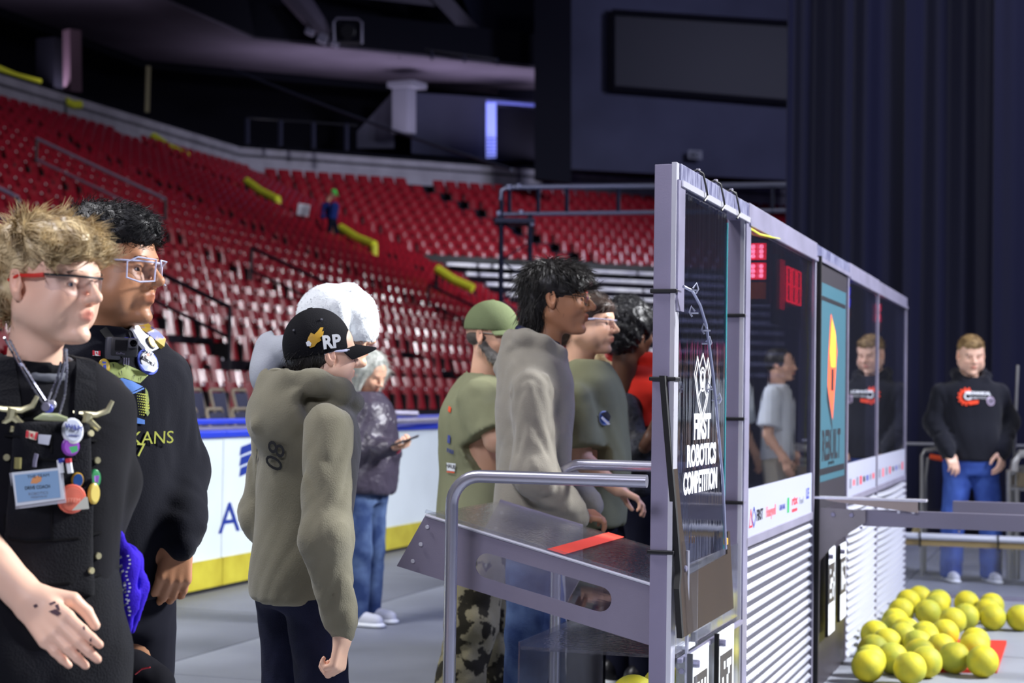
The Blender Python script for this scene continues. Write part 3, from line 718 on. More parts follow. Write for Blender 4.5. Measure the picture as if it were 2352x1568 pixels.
t = thing('team_number_sign', W(7.05, 1.18, 1.8), 'dark number display with red lit digits hung behind the second panel', 'display')
mb = MB(); ubox(mb, (6.98, 7.56), (1.165, 1.20), (1.60, 1.88), .004); mb.build('case', M_black, t)
mb = MB(); ubox(mb, (6.99, 7.08), (1.158, 1.165), (1.66, 1.86)); mb.build('red_side_lens', mat('red_glow_lens', '#a01018', .4, emit='#d01020', estr=3), t)
def seg7(u, z, w_, h_, m, parent, v=1.158):
    for (a, b) in (((0, 1), (1, 1)), ((0, .5), (1, .5)), ((0, 0), (1, 0)), ((0, 0), (0, 1)), ((1, 0), (1, 1))):
        mb = MB(); A = W(u + a[0] * w_, v, z + a[1] * h_); B = W(u + b[0] * w_, v, z + b[1] * h_); mb.tube([A, B], .0042, 5); mb.build('digit_bar', m, parent)
for k in range(3): seg7(7.13 + k * .135, 1.70, .09, .14, m_red, t)
cb = MB(); cb.tube([PX(1716, 512, 6.1), PX(1722, 524, 6.15), PX(1745, 538, 6.3), PX(1790, 548, 6.7)], .004, 6); o = cb.build('yellow_cable', mat('yellow_cable', '#c6c830', .5), smooth=True); tag(o, 'yellow cable looped under the top bar by the red lamp', 'cable')
cb = MB(); cb.tube([W(7.62, V0 + .016, 1.90), W(7.60, V0 + .02, 1.7), W(7.63, V0 + .014, 1.5), W(7.61, V0 + .02, 1.2), W(7.62, V0 + .02, 1.0)], .005, 6); o = cb.build('yellow_cable', MATS['yellow_cable'], smooth=True); tag(o, 'yellow cable hanging down beside the post left of the teal banner', 'cable')
# clear tube with clips on the near panel
tb = thing('clear_hose', W(5.25, 1.10, 1.6), 'clear curved hose with small clips across the near panel', 'hose')
pts = [(1570, 658), (1590, 668), (1608, 700), (1622, 745), (1630, 800), (1638, 860), (1645, 930), (1652, 1010), (1660, 1100), (1664, 1180), (1667, 1260)]
Zs = [5.0 + .5 * (i / 10) for i in range(11)]
mb = MB(); mb.tube([PX(x, y, z) for (x, y), z in zip(pts, Zs)], .0045, 7); mb.build('tube', mat('clear_tube', '#8d92b0', .15, .3), tb, True)
for (x, y, Z, d) in ((1592, 662, 5.03, 1), (1596, 715, 5.05, -1), (1624, 755, 5.15, -1), (1622, 785, 5.2, 1), (1634, 890, 5.3, -1), (1645, 915, 5.3, 1)):
    mb = MB(); mb.tube([PX(x, y, Z), PX(x + 8 * d, y - 12, Z), PX(x + 12 * d, y + 2, Z), PX(x + 6 * d, y + 12, Z)], .0028, 5); mb.tube([PX(x - 10, y + 4, Z), PX(x + 8, y + 4, Z)], .0025, 5); mb.build('clip', mat('clip_metal', '#b4b8cc', .3, .5), tb, True)
mb = MB(); mb.box(PX(1667, 1243, 5.5), (.018, .012, .022), RU, .003); mb.build('yellow_connector', mat('yellow_connector', '#d9a020', .5), tb)

# ------------------------------------------------------------------ outpost: bronze plate, corral
EP = (EZ + EV * .077)
pp = [(4.93, .61), (5.68, .61), (5.70, .86), (5.665, .86), (5.635, .79), (5.06, .775), (5.00, .93), (4.975, 1.19), (4.958, 1.36), (4.915, 1.36), (4.928, 1.19), (4.955, .93), (4.962, .80), (4.93, .75)]
bp = thing('bronze_bracket_plate', W(4.93, 1.09, .6), 'dark bronze bracket plate with a long arm rising along the near post', 'bracket')
o0 = W(0, 1.04, 0)
mb = MB(); mb.prism(pp, EU, EP, o0, EV, .006); mb.build('plate', M_bronze, bp)
el = [(4.93, .61), (4.93, .75), (4.962, .80), (4.955, .93), (4.928, 1.19), (4.915, 1.36)]
mb = MB()
for a, b in zip(el[:-1], el[1:]):
    mb.prism([(a[0] - .022, a[1]), (a[0], a[1]), (b[0], b[1]), (b[0] - .022, b[1])], EU, EP, o0 + EV * .0, EV, .016)
mb.build('rubber_edge', M_rubber, bp)
mb = MB(); mb.disc(o0 + EU * 5.0 + EP * .80 , -EV, .009, .006, 12); mb.build('screw', M_alu, bp)
co = thing('outpost_corral', W(5.3, 1.12, 0), 'clear plastic ball box at the foot of the near post', 'box')
for nm, ur, vr, zr, mm in (('front_panel', (4.99, 5.95), (1.118, 1.123), (.02, .53), m_clear), ('side_panel', (4.985, 4.99), (1.06, 1.12), (.02, .88), m_clear), ('tray', (5.0, 5.95), (1.13, 1.60), (.535, .545), m_scuffed), ('upper_panel', (4.99, 5.95), (1.126, 1.131), (.55, .80), m_clear), ('back_panel', (4.99, 5.95), (1.60, 1.605), (.0, .56), m_clear)):
    mb = MB(); ubox(mb, ur, vr, zr); mb.build(nm, mm, co)
mb = MB(); ubox(mb, (4.99, 5.95), (1.105, 1.12), (.525, .54), .003); mb.build('edge_trim', M_alu, co)
mb = MB(); mb.tube([W(5.03, 1.10, .0), W(5.03, 1.10, .85)], .006, 6); mb.build('corner_rod', M_bright_edge, co)
for q in range(4): mb = MB(); mb.disc(W(5.02 , 1.112, .72 - q * .11), -EU, .009, .008, 8); mb.build('bolt', M_alu, co)
mb = MB(); mb.box(W(5.15, 1.12, .555), (.10, .02, .012), RU, .004); mb.build('white_clip', M_white, co)
m_tagw = mat('tag_white', '#e8edf2', .5); m_tagb = mat('tag_black', '#3a3430', .5)
def apriltag(u0_, u1_, z0_, z1_, v_, label, seed):
    t = thing('marker_plate', W((u0_ + u1_) / 2, v_, z0_), label, 'sign')
    mb = MB(); ubox(mb, (u0_, u1_), (v_, v_ + .006), (z0_, z1_), .002); mb.build('plate', m_tagw, t)
    uc = (u0_ + u1_) / 2; s = (u1_ - u0_) * .37; zc = z1_ - (u1_ - u0_) * .66
    mb = MB(); ubox(mb, (uc - s, uc + s), (v_ - .002, v_), (zc - s, zc + s)); mb.build('black_square', m_tagb, t)
    r = random.Random(seed); c = s * 2 / 8
    for i in range(1, 7):
        for j in range(1, 7):
            if r.random() < .45:
                mb = MB(); ubox(mb, (uc - s + i * c, uc - s + (i + 1) * c), (v_ - .003, v_ - .002), (zc - s + j * c, zc - s + (j + 1) * c)); mb.build('white_cell', m_tagw, t)
    mb = MB(); mb.disc(W(u0_ + .01, v_ - .002, z1_ - .03), -EV, .012, .02, 10); mb.build('wing_bolt', M_alu, t)
    mb = MB(); ubox(mb, (u0_ - .012, u0_), (v_ - .004, v_ + .01), (z0_, z1_)); mb.build('dark_edge', M_rubber, t)
apriltag(5.03, 5.28, .24, .55, 1.085, 'white plate with black pixel square, nearer of the two by the post', 1)
apriltag(5.42, 5.68, .24, .56, 1.085, 'white plate with black pixel square, right one of the two by the near post', 2)
apriltag(7.93, 8.17, .23, .62, 1.09, 'white plate with black pixel square, left of the pair on the dark centre panel', 3)
apriltag(8.33, 8.56, .25, .61, 1.09, 'white plate with black pixel square, right of the pair on the dark centre panel', 4)

# ------------------------------------------------------------------ tower beams
tw = thing('field_beam', W(7.74, 0, 0), 'grey metal cross beam reaching right from the wall in front of the jeans', 'beam')
mb = MB(); mb.prism([(1.12, .822), (.90, .818), (.90, .765), (1.02, .68), (1.10, .587), (1.12, .587)], EV, EZ, W(7.71, 0, 0), EU, .008); mb.build('gusset_plate', mat('gusset_metal', '#8a8488', .35, .35, var=.12, vscale=5), tw)
mb = MB(); ubox(mb, (7.73, 7.78), (-1.4, .915), (.748, .818), .002); mb.build('near_beam', mat('beam_metal', '#7f7b8c', .42, .55), tw)
mb = MB(); ubox(mb, (8.70, 8.75), (-1.4, .60), (.73, .815), .002); mb.build('rear_beam', MATS['beam_metal'], tw)
mb = MB(); mb.prism([(1.10, .868), (.676, .862), (.676, .815), (1.06, .855)], EV, EZ, W(7.70, 0, 0), EU, .01); mb.build('wedge_plate', mat('wedge_metal', '#a89a94', .35, .6), tw)
mb = MB(); ubox(mb, (7.69, 7.76), (.64, 1.12), (.862, .872), .002); mb.build('top_flange', M_bright_edge, tw)
for v in (1.04, .96): mb = MB(); mb.disc(W(7.705, v, .795), -EU, .01, .005, 10); mb.build('rivet', M_alu, tw)
for v in (.76, .70): mb = MB(); mb.disc(W(7.73, v, .815), -EU, .008, .01, 8); mb.build('rivet', M_bright_edge, tw)
for v in (.915, .50): mb = MB(); ubox(mb, (7.72, 7.73), (v, v + .01), (.735, .745)); mb.build('rivet', M_alu, tw)
# ------------------------------------------------------------------ low field border
UB = 11.86
fb = thing('field_border', W(UB, 0, 0), 'low clear field border with pale top pipe behind the yellow balls', 'border')
mb = MB(); mb.tube([W(UB, 1.12, .40), W(UB, -3.2, .40)], .022, 12); mb.build('top_pipe', mat('pale_pipe', '#c9cedc', .3, .3), fb, True)
mb = MB(); ubox(mb, (UB - .01, UB + .03), (-3.2, 1.12), (.34, .375)); mb.build('wood_strip', mat('tan_strip', '#8f7c52', .6), fb)
mb = MB(); ubox(mb, (UB + .0, UB + .005), (-3.2, 1.12), (.02, .36)); mb.build('clear_panel', m_scuffed, fb)
mb = MB(); ubox(mb, (UB - .02, UB + .03), (-3.2, 1.12), (.0, .025)); mb.build('base_rail', M_alu_dull, fb)
for v in (1.02, .52, .0): mb = MB(); ubox(mb, (UB - .026, UB + .03), (v, v + .012), (.33, .425), .003); mb.build('cable_tie', M_black, fb)
for v in (-.50, -.62): mb = MB(); ubox(mb, (UB + .0, UB + .03), (v, v + .02), (.0, .38)); mb.build('upright', M_alu_dull, fb)

# ------------------------------------------------------------------ chute
m_chute = mat('chute_plate_metal', '#817b8e', .42, .3, var=.06, vscale=4, bump=.04, bscale=250)
cs = thing('loading_chute', W(5.3, 1.6, 0), 'sloping grey sided chute with clear floor and red tape stripe', 'chute')
def sl(v): return .76 + (v - 1.2) * .262      # top edge height at v
def chute_plate(u, v0_, slot, name):
    top = [(1.20, sl(1.20)), (1.893, sl(1.893) - .008)]
    outer = [(1.19, .578), (1.19, .757), (1.893, .932), (1.985, .772)]
    if not slot:
        mb = MB(); mb.prism([(1.60, .70), (1.893, .775), (1.985, .772), (1.893, .94), (1.60, .865)], EV, EZ, W(u, 0, 0), EU, .006); return mb.build(name, m_chute, cs)
    # outer outline with a slot, both seen from the slot centre
    A_, B_ = Vector((1.345, .704)), Vector((1.695, .786)); r = .037; ax_ = (B_ - A_).normalized(); th0 = math.atan2(ax_.y, ax_.x)
    inner = [(B_.x + r * math.cos(th0 - PI / 2 + PI * i / 10), B_.y + r * math.sin(th0 - PI / 2 + PI * i / 10)) for i in range(11)] + [(A_.x + r * math.cos(th0 + PI / 2 + PI * i / 10), A_.y + r * math.sin(th0 + PI / 2 + PI * i / 10)) for i in range(11)]
    c_ = (A_ + B_) / 2
    def ray(poly, a):
        d = Vector((math.cos(a), math.sin(a))); best = None
        for i in range(len(poly)):
            p = Vector(poly[i]) - c_; q = Vector(poly[(i + 1) % len(poly)]) - c_; e = q - p; den = d.x * e.y - d.y * e.x
            if abs(den) < 1e-9: continue
            t = (p.x * e.y - p.y * e.x) / den; s_ = (p.x * d.y - p.y * d.x) / den
            if t > 0 and -1e-6 <= s_ <= 1 + 1e-6 and (best is None or t < best): best = t
        return c_ + d * (best or 0)
    angs = sorted([math.atan2(p[1] - c_.y, p[0] - c_.x) for p in inner + outer]); n = len(angs)
    I = [ray(inner, a) for a in angs]; O = [ray(outer, a) for a in angs]; vs = []
    for uu in (u, u + .005): vs += [W(uu, p.x, p.y) for p in I] + [W(uu, p.x, p.y) for p in O]
    fs = []
    for i in range(n):
        j = (i + 1) % n; fs += [(i, j, n + j, n + i), (2 * n + i, 3 * n + i, 3 * n + j, 2 * n + j), (i, 2 * n + i, 2 * n + j, j), (n + i, n + j, 3 * n + j, 3 * n + i)]
    mb = MB(); mb.add(vs, fs); return mb.build(name, m_chute, cs)
chute_plate(4.95, 0, True, 'side_plate'); chute_plate(5.66, 0, False, 'side_plate')
mb = MB(); mb.add([W(4.955, 1.19, .760), W(5.66, 1.19, .760), W(5.66, 1.893, .935), W(4.955, 1.893, .935)], [(0, 1, 2, 3)]); mb.add([W(4.955, 1.19, .754), W(5.66, 1.19, .754), W(5.66, 1.893, .929), W(4.955, 1.893, .929)], [(0, 1, 2, 3)]); mb.build('clear_cover', m_scuffed, cs)
mb = MB(); mb.add([W(4.96, 1.19, .59), W(5.66, 1.19, .59), W(5.66, 1.97, .79), W(4.96, 1.97, .79)], [(0, 1, 2, 3)]); mb.build('clear_floor', m_clear, cs)
mb = MB(); mb.tube([W(4.948, 1.19, .755), W(4.948, 1.893, .930)], .005, 6); mb.build('folded_edge', M_bright_edge, cs, True)
mb = MB(); mb.tube([W(4.95, 1.19, .765), W(4.95, 1.893, .942)], .006, 6); mb.build('clear_lip', m_clear, cs, True)
zt = lambda v: .7645 + (v - 1.19) * (.175 / .703)
mb = MB(); mb.add([W(4.955, v, zt(v) - .001) for v in (1.455, 1.51)] + [W(5.66, v, zt(v) - .001) for v in (1.51, 1.455)], [(0, 1, 2, 3)]); mb.build('red_tape', mat('red_tape', '#f2503f', .6, emit=None), cs)
for u in (4.944, 5.654):
    for v, z in ((1.885, .895), (1.905, .842), (1.93, .79)):
        mb = MB(); mb.disc(W(u, v, z), -EU, .0065, .003, 8); mb.build('rivet', M_bright_edge, cs)
# hand rails
m_pipe = mat('brushed_pipe', '#b4b4c4', .28, .75)
def hand_rail(u, v1, ztop, label, r=.0185):
    mb = MB(); R = .085; pts = [W(u, 1.16, ztop), W(u, v1 - R, ztop)]
    for i in range(1, 8): t = PI / 2 * i / 8; pts.append(W(u, v1 - R + R * math.sin(t), ztop - R + R * math.cos(t)))
    pts += [W(u, v1, ztop - R), W(u, v1, 0.0)]
    o = mb.tube(pts, r, 16).build('hand_rail', m_pipe, None, True); tag(o, label, 'railing'); return o
hand_rail(4.76, 1.74, 1.062, 'bent brushed metal hand rail nearest the camera, in front of the chute', .0185)
hand_rail(5.77, 1.725, 1.062, 'bent brushed metal hand rail on the far side of the chute', .0185)
# ------------------------------------------------------------------ yellow balls
m_ball = mat('yellow_foam_ball', '#cdc02c', .6, spec=.3, col2='#a2a63a', vscale=7, bump=.15, bscale=160, cramp=(.42, .62))
zb = [(325, 1432, 121), (372, 1385, 105), (495, 1372, 108), (665, 1450, 128), (795, 1400, 118), (1022, 1365, 115), (1248, 1395, 122), (1190, 1240, 112), (520, 1250, 112), (370, 1300, 100), (730, 1088, 122), (745, 1335, 105), (790, 1225, 100), (905, 1290, 100), (945, 1170, 112), (1010, 1070, 105), (1130, 1035, 96), (1120, 925, 95), (1320, 945, 95), (1352, 1040, 103), (1510, 985, 110), (1290, 990, 100), (805, 1000, 100), (880, 945, 96), (895, 915, 85), (742, 838, 100), (600, 990, 100), (545, 1075, 100), (470, 1185, 108), (555, 1120, 102), (650, 915, 90), (690, 1260, 104), (650, 1160, 104), (1180, 1290, 112), (545, 1190, 104)]
bl_ = []
for (x, y, r) in zb:
    X = 1900 + x / 3.5; Y = 1120 + y / 3.5; Zr = .075 * F / (r / 3.5)
    dirv = (fw + rt * ((X - 1176) / F) + up * ((784 - Y) / F)); Zf = (1.3 - .075) / -dirv.z
    Z = Zf if Zf <= Zr * 1.05 else (Zf + Zr * 1.0) / 2
    p = EYE + dirv * Z
    bl_.append([p.x, p.y, max(.075, p.z)])
A = np.array(bl_)
for it in range(260):
    d = A[:, None] - A[None]; L = np.sqrt((d ** 2).sum(-1)) + np.eye(len(A)) * 9
    ov = np.clip(.1505 - L, 0, None); A = A + (d / L[..., None] * ov[..., None] * .5).sum(1) * .8
    A[:, 2] = np.maximum(A[:, 2] - .0010, .075)
    vv = A[:, 0] * -UC + A[:, 1] * US; ex = np.clip(vv - (1.108 - .078), 0, None); A[:, 0] += ex * UC; A[:, 1] -= ex * US
    uu = A[:, 0] * US + A[:, 1] * UC; ex = np.clip(uu - (11.86 - .1), 0, None); A[:, 0] -= ex * US; A[:, 1] -= ex * UC
bm = bmesh.new(); bmesh.ops.create_icosphere(bm, subdivisions=4, radius=.075); bme = bpy.data.meshes.new('foam_ball'); bm.to_mesh(bme); bm.free()
bme.materials.append(m_ball); bme.polygons.foreach_set('use_smooth', [True] * len(bme.polygons))
pxs = [to_px(a) for a in A]; orderd = sorted(range(len(A)), key=lambda i: pxs[i][2])
nr = 6; rowof = {}
for rank, i in enumerate(orderd): rowof.setdefault(rank * nr // len(A), []).append(i)
RN = ['nearest', 'second nearest', 'third nearest', 'fourth nearest', 'second furthest', 'furthest']
for r_, ids in rowof.items():
    for k, i in enumerate(sorted(ids, key=lambda i: pxs[i][0])):
        o = bpy.data.objects.new('foam_ball', bme); C.objects.link(o); o.location = A[i]; o.rotation_euler = (random.uniform(0, 6), random.uniform(0, 6), random.uniform(0, 6))
        up_ = 'raised on others' if A[i][2] > .13 else 'on the floor'
        tag(o, 'yellow foam ball %s, %s row of the heap, %s from the left' % (up_, RN[r_], nth(k + 1)), 'ball', 'yellow foam balls heaped on the floor by the louvred wall')
for k, (u, v, z) in enumerate(((5.12, 1.22, .075), (5.38, 1.24, .075), (5.62, 1.30, .075), (5.10, 1.25, .225), (5.36, 1.22, .225), (5.62, 1.25, .225), (5.2, 1.3, .375), (5.45, 1.26, .37))):
    o = bpy.data.objects.new('foam_ball', bme); C.objects.link(o); o.location = W(u, v, z)
    tag(o, 'yellow foam ball in the clear corner box, %s layer, %s from the near post' % (('bottom', 'middle', 'top')[int(z / .15)], nth(k % 3 + 1)), 'ball', 'yellow foam balls in the clear box')
# red floor plate, cardboard box
def FL(x, y, z=0.0):
    d = (fw + rt * ((x - 1176) / F) + up * ((784 - y) / F)); return EYE + d * ((1.3 - z) / -d.z)
P = [FL(2140, 1544), FL(2290, 1546), FL(2312, 1478), FL(2160, 1474)]
mb = MB(); mb.add(P + [p + EZ * .018 for p in P], [(0, 3, 2, 1), (4, 5, 6, 7), (0, 1, 5, 4), (1, 2, 6, 5), (2, 3, 7, 6), (3, 0, 4, 7)]); o = mb.build('red_floor_plate', mat('red_carpet_plate', '#c0392c', .8, bump=.3, bscale=200)); tag(o, 'thin red plate on the floor partly under the yellow balls', 'floor plate')
cbx = thing('cardboard_box', W(8.2, 1.95, 0), 'brown cardboard box on the floor behind the chute', 'box')
p = FL(1430, 1528); mb = MB(); mb.box(p + EZ * .09 + Vector((0, .15, 0)), (.34, .28, .18), RZ(.1), .004); mb.build('carton', mat('cardboard', '#8a6d4a', .85), cbx)
mb = MB(); mb.box(p + EZ * .183 + Vector((0, .15, 0)), (.35, .05, .004), RZ(.1)); mb.build('tape', mat('parcel_tape', '#a58a60', .4), cbx)
# gear round the standing person on the right
m_frm = mat('pale_frame_tube', '#9a9a98', .35, .5)
t = thing('equipment_frame', FL(2334, 1338), 'pale metal frame cart at the right edge beside the standing person', 'cart')
Zg = 12.4
for a, b in (((2318, 1078), (2318, 1330)), ((2336, 1078), (2336, 1330)), ((2322, 1078), (2400, 1070)), ((2318, 1120), (2400, 1120)), ((2318, 1085), (2400, 1085))):
    mb = MB(); mb.tube([PX(*a, Zg), PX(*b, Zg)], .022, 8); mb.build('tube', m_frm, t, True)
mb = MB(); mb.box(PX(2375, 1100, Zg + .1), (.32, .3, .10)); mb.build('shelf', mat('tan_shelf', '#8c8066', .6), t)
mb = MB(); mb.tube([PX(2328, 1082, 12.2), PX(2330, 1060, 12.2), PX(2342, 1042, 12.2), PX(2400, 1040, 12.2)], .03, 8); mb.build('handle', m_frm, t, True)
mb = MB(); mb.tube([PX(2338, 838, 12.8), PX(2331, 985, 12.8), PX(2330, 1345, 12.8)], .012, 8); o = mb.build('thin_stand_pole', m_frm, smooth=True); tag(o, 'thin upright metal pole right of the person in the orange logo hoodie', 'pole')
t = thing('metal_chair', FL(2130, 1345), 'pale tube framed chair behind the wall end, left of the jeans', 'chair')
mb = MB(); mb.tube([PX(2118, 1340, 12.9), PX(2118, 1045, 12.9), PX(2124, 1034, 12.9), PX(2160, 1030, 12.9), PX(2200, 1030, 13.0)], .016, 8); mb.build('frame', m_frm, t, True)
mb = MB(); mb.tube([PX(2132, 1050, 12.9), PX(2126, 1095, 12.9), PX(2124, 1335, 13.1)], .012, 8); mb.build('frame', m_frm, t, True)
mb = MB(); mb.tube([PX(2136, 1048, 12.9), PX(2178, 1056, 12.9)], .02, 8); mb.build('orange_grip', mat('orange_grip', '#e8562c', .6), t, True)
mb = MB(); mb.box(PX(2150, 1180, 13.2), (.45, .40, .04)); mb.build('seat', M_black, t)
mb = MB(); mb.tube([PX(2066, 1018, 14.5), PX(2500, 1026, 14.3)], .012, 6); o = mb.build('barrier_cord', m_frm, smooth=True); tag(o, 'thin pale barrier line in front of the black curtain', 'barrier')
mb = MB(); mb.box(PX(2106, 1222, 13.0), (.07, .05, .09), Matrix.Rotation(.4, 3, 'Y'), .012); o = mb.build('wooden_block', mat('pale_wood', '#a89a70', .7)); tag(o, 'pale wooden block behind the field border, left of the jeans', 'block')
# ================================================================== people: signed-distance modelling on a grid, meshed with surface nets
class Fld:
    def __init__(s, lo, hi, h):
        s.lo = np.array(lo, np.float32); s.h = h; n = np.ceil((np.array(hi) - s.lo) / h).astype(int) + 1; s.n = n
        s.F = np.full(n, 9.0, np.float32); s.ax = [s.lo[i] + h * np.arange(n[i], dtype=np.float32) for i in range(3)]
    def sub(s, lo, hi):
        sl = []
        for i in range(3):
            a = max(0, int((lo[i] - s.lo[i]) / s.h) - 1); b = min(s.n[i], int((hi[i] - s.lo[i]) / s.h) + 2)
            if b <= a: return None, None
            sl.append(slice(a, b))
        X = s.ax[0][sl[0]][:, None, None]; Y = s.ax[1][sl[1]][None, :, None]; Z = s.ax[2][sl[2]][None, None, :]
        return tuple(sl), (X, Y, Z)
    def mix(s, sl, d, k, op):
        A = s.F[sl]
        if op == 'u':
            if k > 0: hh = np.clip(.5 + .5 * (A - d) / k, 0, 1); r = A + (d - A) * hh - k * hh * (1 - hh); r = np.where(A > 5, d, r)
            else: r = np.minimum(A, d)
        else:
            if k > 0: hh = np.clip(.5 - .5 * (A + d) / k, 0, 1); r = A + (-d - A) * hh + k * hh * (1 - hh)
            else: r = np.maximum(A, -d)
        s.F[sl] = r
    def rc(s, a, b, ra, rb=None, k=.02, op='u', sq=None, ring=None):
        """tapered capsule; sq=(dir, f) flattens it along dir by 1/f"""
        rb = ra if rb is None else rb; a = np.array(a, np.float32); b = np.array(b, np.float32); m = max(ra, rb) + k + .025
        sl, P = s.sub(np.minimum(a, b) - m, np.maximum(a, b) + m)
        if sl is None: return s
        p = [P[i] - a[i] for i in range(3)]; ab = b - a
        if sq is not None:
            dr = np.array(sq[0], np.float32); dr /= np.linalg.norm(dr); f = sq[1] - 1
            q = p[0] * dr[0] + p[1] * dr[1] + p[2] * dr[2]; p = [p[i] + dr[i] * q * f for i in range(3)]; ab = ab + dr * float(ab @ dr) * f
        L2 = float(ab @ ab) + 1e-9
        t = np.clip((p[0] * ab[0] + p[1] * ab[1] + p[2] * ab[2]) / L2, 0, 1)
        d = np.sqrt((p[0] - ab[0] * t) ** 2 + (p[1] - ab[1] * t) ** 2 + (p[2] - ab[2] * t) ** 2)
        r = ra + (rb - ra) * t
        if ring:
            am, fq, ph = ring; L = math.sqrt(L2)
            w_ = 1.9 * np.sin(31 * (p[0] - ab[0] * t) + ph) + 1.9 * np.cos(27 * (p[1] - ab[1] * t) + 2 * ph) + .9 * np.sin(60 * (p[2] - ab[2] * t))
            g_ = 1 - np.abs(np.sin(t * L * fq * .62 + w_ + ph)); r = r - am * (g_ ** 1.6) * (.25 + .75 * np.sin(4.2 * t + ph) ** 2) + am * .25
        d = d - r
        if sq is not None and sq[1] > 1: d = d / (1 + .35 * (sq[1] - 1))
        s.mix(sl, d, k, op); return s
    def chain(s, pts, rs, **kw):
        for i in range(len(pts) - 1): s.rc(pts[i], pts[i + 1], rs[i], rs[i + 1], **kw)
        return s
    def ell(s, c, r, k=.02, op='u', R=None):
        c = np.array(c, np.float32); r = np.array(r, np.float32) if np.ndim(r) else np.full(3, r, np.float32); m = float(r.max()) + k + .02
        sl, P = s.sub(c - m, c + m)
        if sl is None: return s
        p = [P[i] - c[i] for i in range(3)]
        if R is not None:
            p = [p[0] * R[0][j] + p[1] * R[1][j] + p[2] * R[2][j] for j in range(3)]
        k0 = np.sqrt((p[0] / r[0]) ** 2 + (p[1] / r[1]) ** 2 + (p[2] / r[2]) ** 2); k1 = np.sqrt((p[0] / r[0] ** 2) ** 2 + (p[1] / r[1] ** 2) ** 2 + (p[2] / r[2] ** 2) ** 2) + 1e-6
        s.mix(sl, (k0 * (k0 - 1) / k1).astype(np.float32), k, op); return s
    def loft(s, keys, k=.03, op='u', yaw=0.0, ex=2.3, capk=.02):
        """keys: (z, cx, cy, half_depth, half_width)"""
        K = np.array(sorted(keys), np.float32); z = s.ax[2]
        m = float(K[:, 3:].max()) + .06
        sl, P = s.sub((K[:, 1].min() - m, K[:, 2].min() - m, K[0, 0] - .06), (K[:, 1].max() + m, K[:, 2].max() + m, K[-1, 0] + .06))
        if sl is None: return s
        zz = z[sl[2]]
        g = [smooth_interp(zz, K[:, 0], K[:, j])[None, None, :] for j in range(1, 5)]
        X = P[0] - g[0]; Y = P[1] - g[1]
        if yaw: c_, s_ = math.cos(yaw), math.sin(yaw); X, Y = X * c_ + Y * s_, -X * s_ + Y * c_
        q = (np.abs(X / g[2]) ** ex + np.abs(Y / g[3]) ** ex + 1e-9) ** (1 / ex)
        rr = np.sqrt(X * X + Y * Y) + 1e-6
        d = (q - 1) * rr / (q + 1e-6); d = np.clip(d, -.2, .5)
        dz = np.maximum(K[0, 0] - P[2], P[2] - K[-1, 0])
        hh = np.clip(.5 - .5 * (dz - d) / capk, 0, 1); d = dz + (d - dz) * hh + capk * hh * (1 - hh)
        s.mix(sl, d.astype(np.float32), k, op); return s
    def warp(s, amp, freq, seed, stretch=(1, 1, 1), zr=None):
        r = np.random.default_rng(seed); X, Y, Z = s.ax[0][:, None, None], s.ax[1][None, :, None], s.ax[2][None, None, :]
        out = np.zeros(s.F.shape, np.float32)
        for o in range(3):
            f = freq * 1.7 ** o; k = r.normal(size=(3, 3)) * np.array(stretch); k /= np.linalg.norm(k, axis=1, keepdims=True) / np.array([1, 1, 1])[:, None]; k *= f; ph = r.uniform(0, 6.28, 3)
            w1 = np.sin(X * k[1, 0] * .6 + Y * k[1, 1] * .6 + Z * k[1, 2] * .6 + ph[1]) * 1.5 + np.sin(X * k[2, 0] * .5 + Y * k[2, 1] * .5 + Z * k[2, 2] * .5 + ph[2]) * 1.5
            out += (np.abs(np.sin((X * k[0, 0] + Y * k[0, 1] + Z * k[0, 2]) * .5 + w1 + ph[0])) ** .7 - .6) / 1.6 ** o
        s.F += amp * out; return s
    def cutz(s, z, keep='above', k=.0):
        P = s.ax[2][None, None, :]; d = (z - P) if keep == 'above' else (P - z); s.F = np.maximum(s.F, d); return s
    def cut(s, p, n):
        """remove the side n points to"""
        n = np.array(n, float); n /= np.linalg.norm(n)
        d = (s.ax[0][:, None, None] - p[0]) * n[0] + (s.ax[1][None, :, None] - p[1]) * n[1] + (s.ax[2][None, None, :] - p[2]) * n[2]
        s.F = np.maximum(s.F, d.astype(np.float32)); return s
    def mesh(s, smooth=1):
        F = s.F; n = F.shape; ins = F < 0
        c = [ins[i:n[0] - 1 + i, j:n[1] - 1 + j, k:n[2] - 1 + k] for i in (0, 1) for j in (0, 1) for k in (0, 1)]
        sm = sum(q.astype(np.int8) for q in c); act = (sm > 0) & (sm < 8); I = np.argwhere(act)
        if len(I) == 0: return np.zeros((0, 3)), np.zeros((0, 4), int)
        vid = np.full(act.shape, -1, np.int64); vid[act] = np.arange(len(I))
        co = np.array([(i, j, k) for i in (0, 1) for j in (0, 1) for k in (0, 1)])
        vals = np.stack([F[I[:, 0] + a, I[:, 1] + b, I[:, 2] + d] for a, b, d in co], 1)
        acc = np.zeros((len(I), 3)); cnt = np.zeros(len(I))
        for e1 in range(8):
            for e2 in range(e1 + 1, 8):
                if np.abs(co[e1] - co[e2]).sum() != 1: continue
                a = vals[:, e1]; b = vals[:, e2]; mk = (a < 0) != (b < 0); t = np.where(mk, a / (a - b + 1e-12), 0)
                acc += mk[:, None] * (co[e1] + (co[e2] - co[e1]) * t[:, None]); cnt += mk
        V = (I + acc / cnt[:, None]) * s.h + s.lo
        Q = []
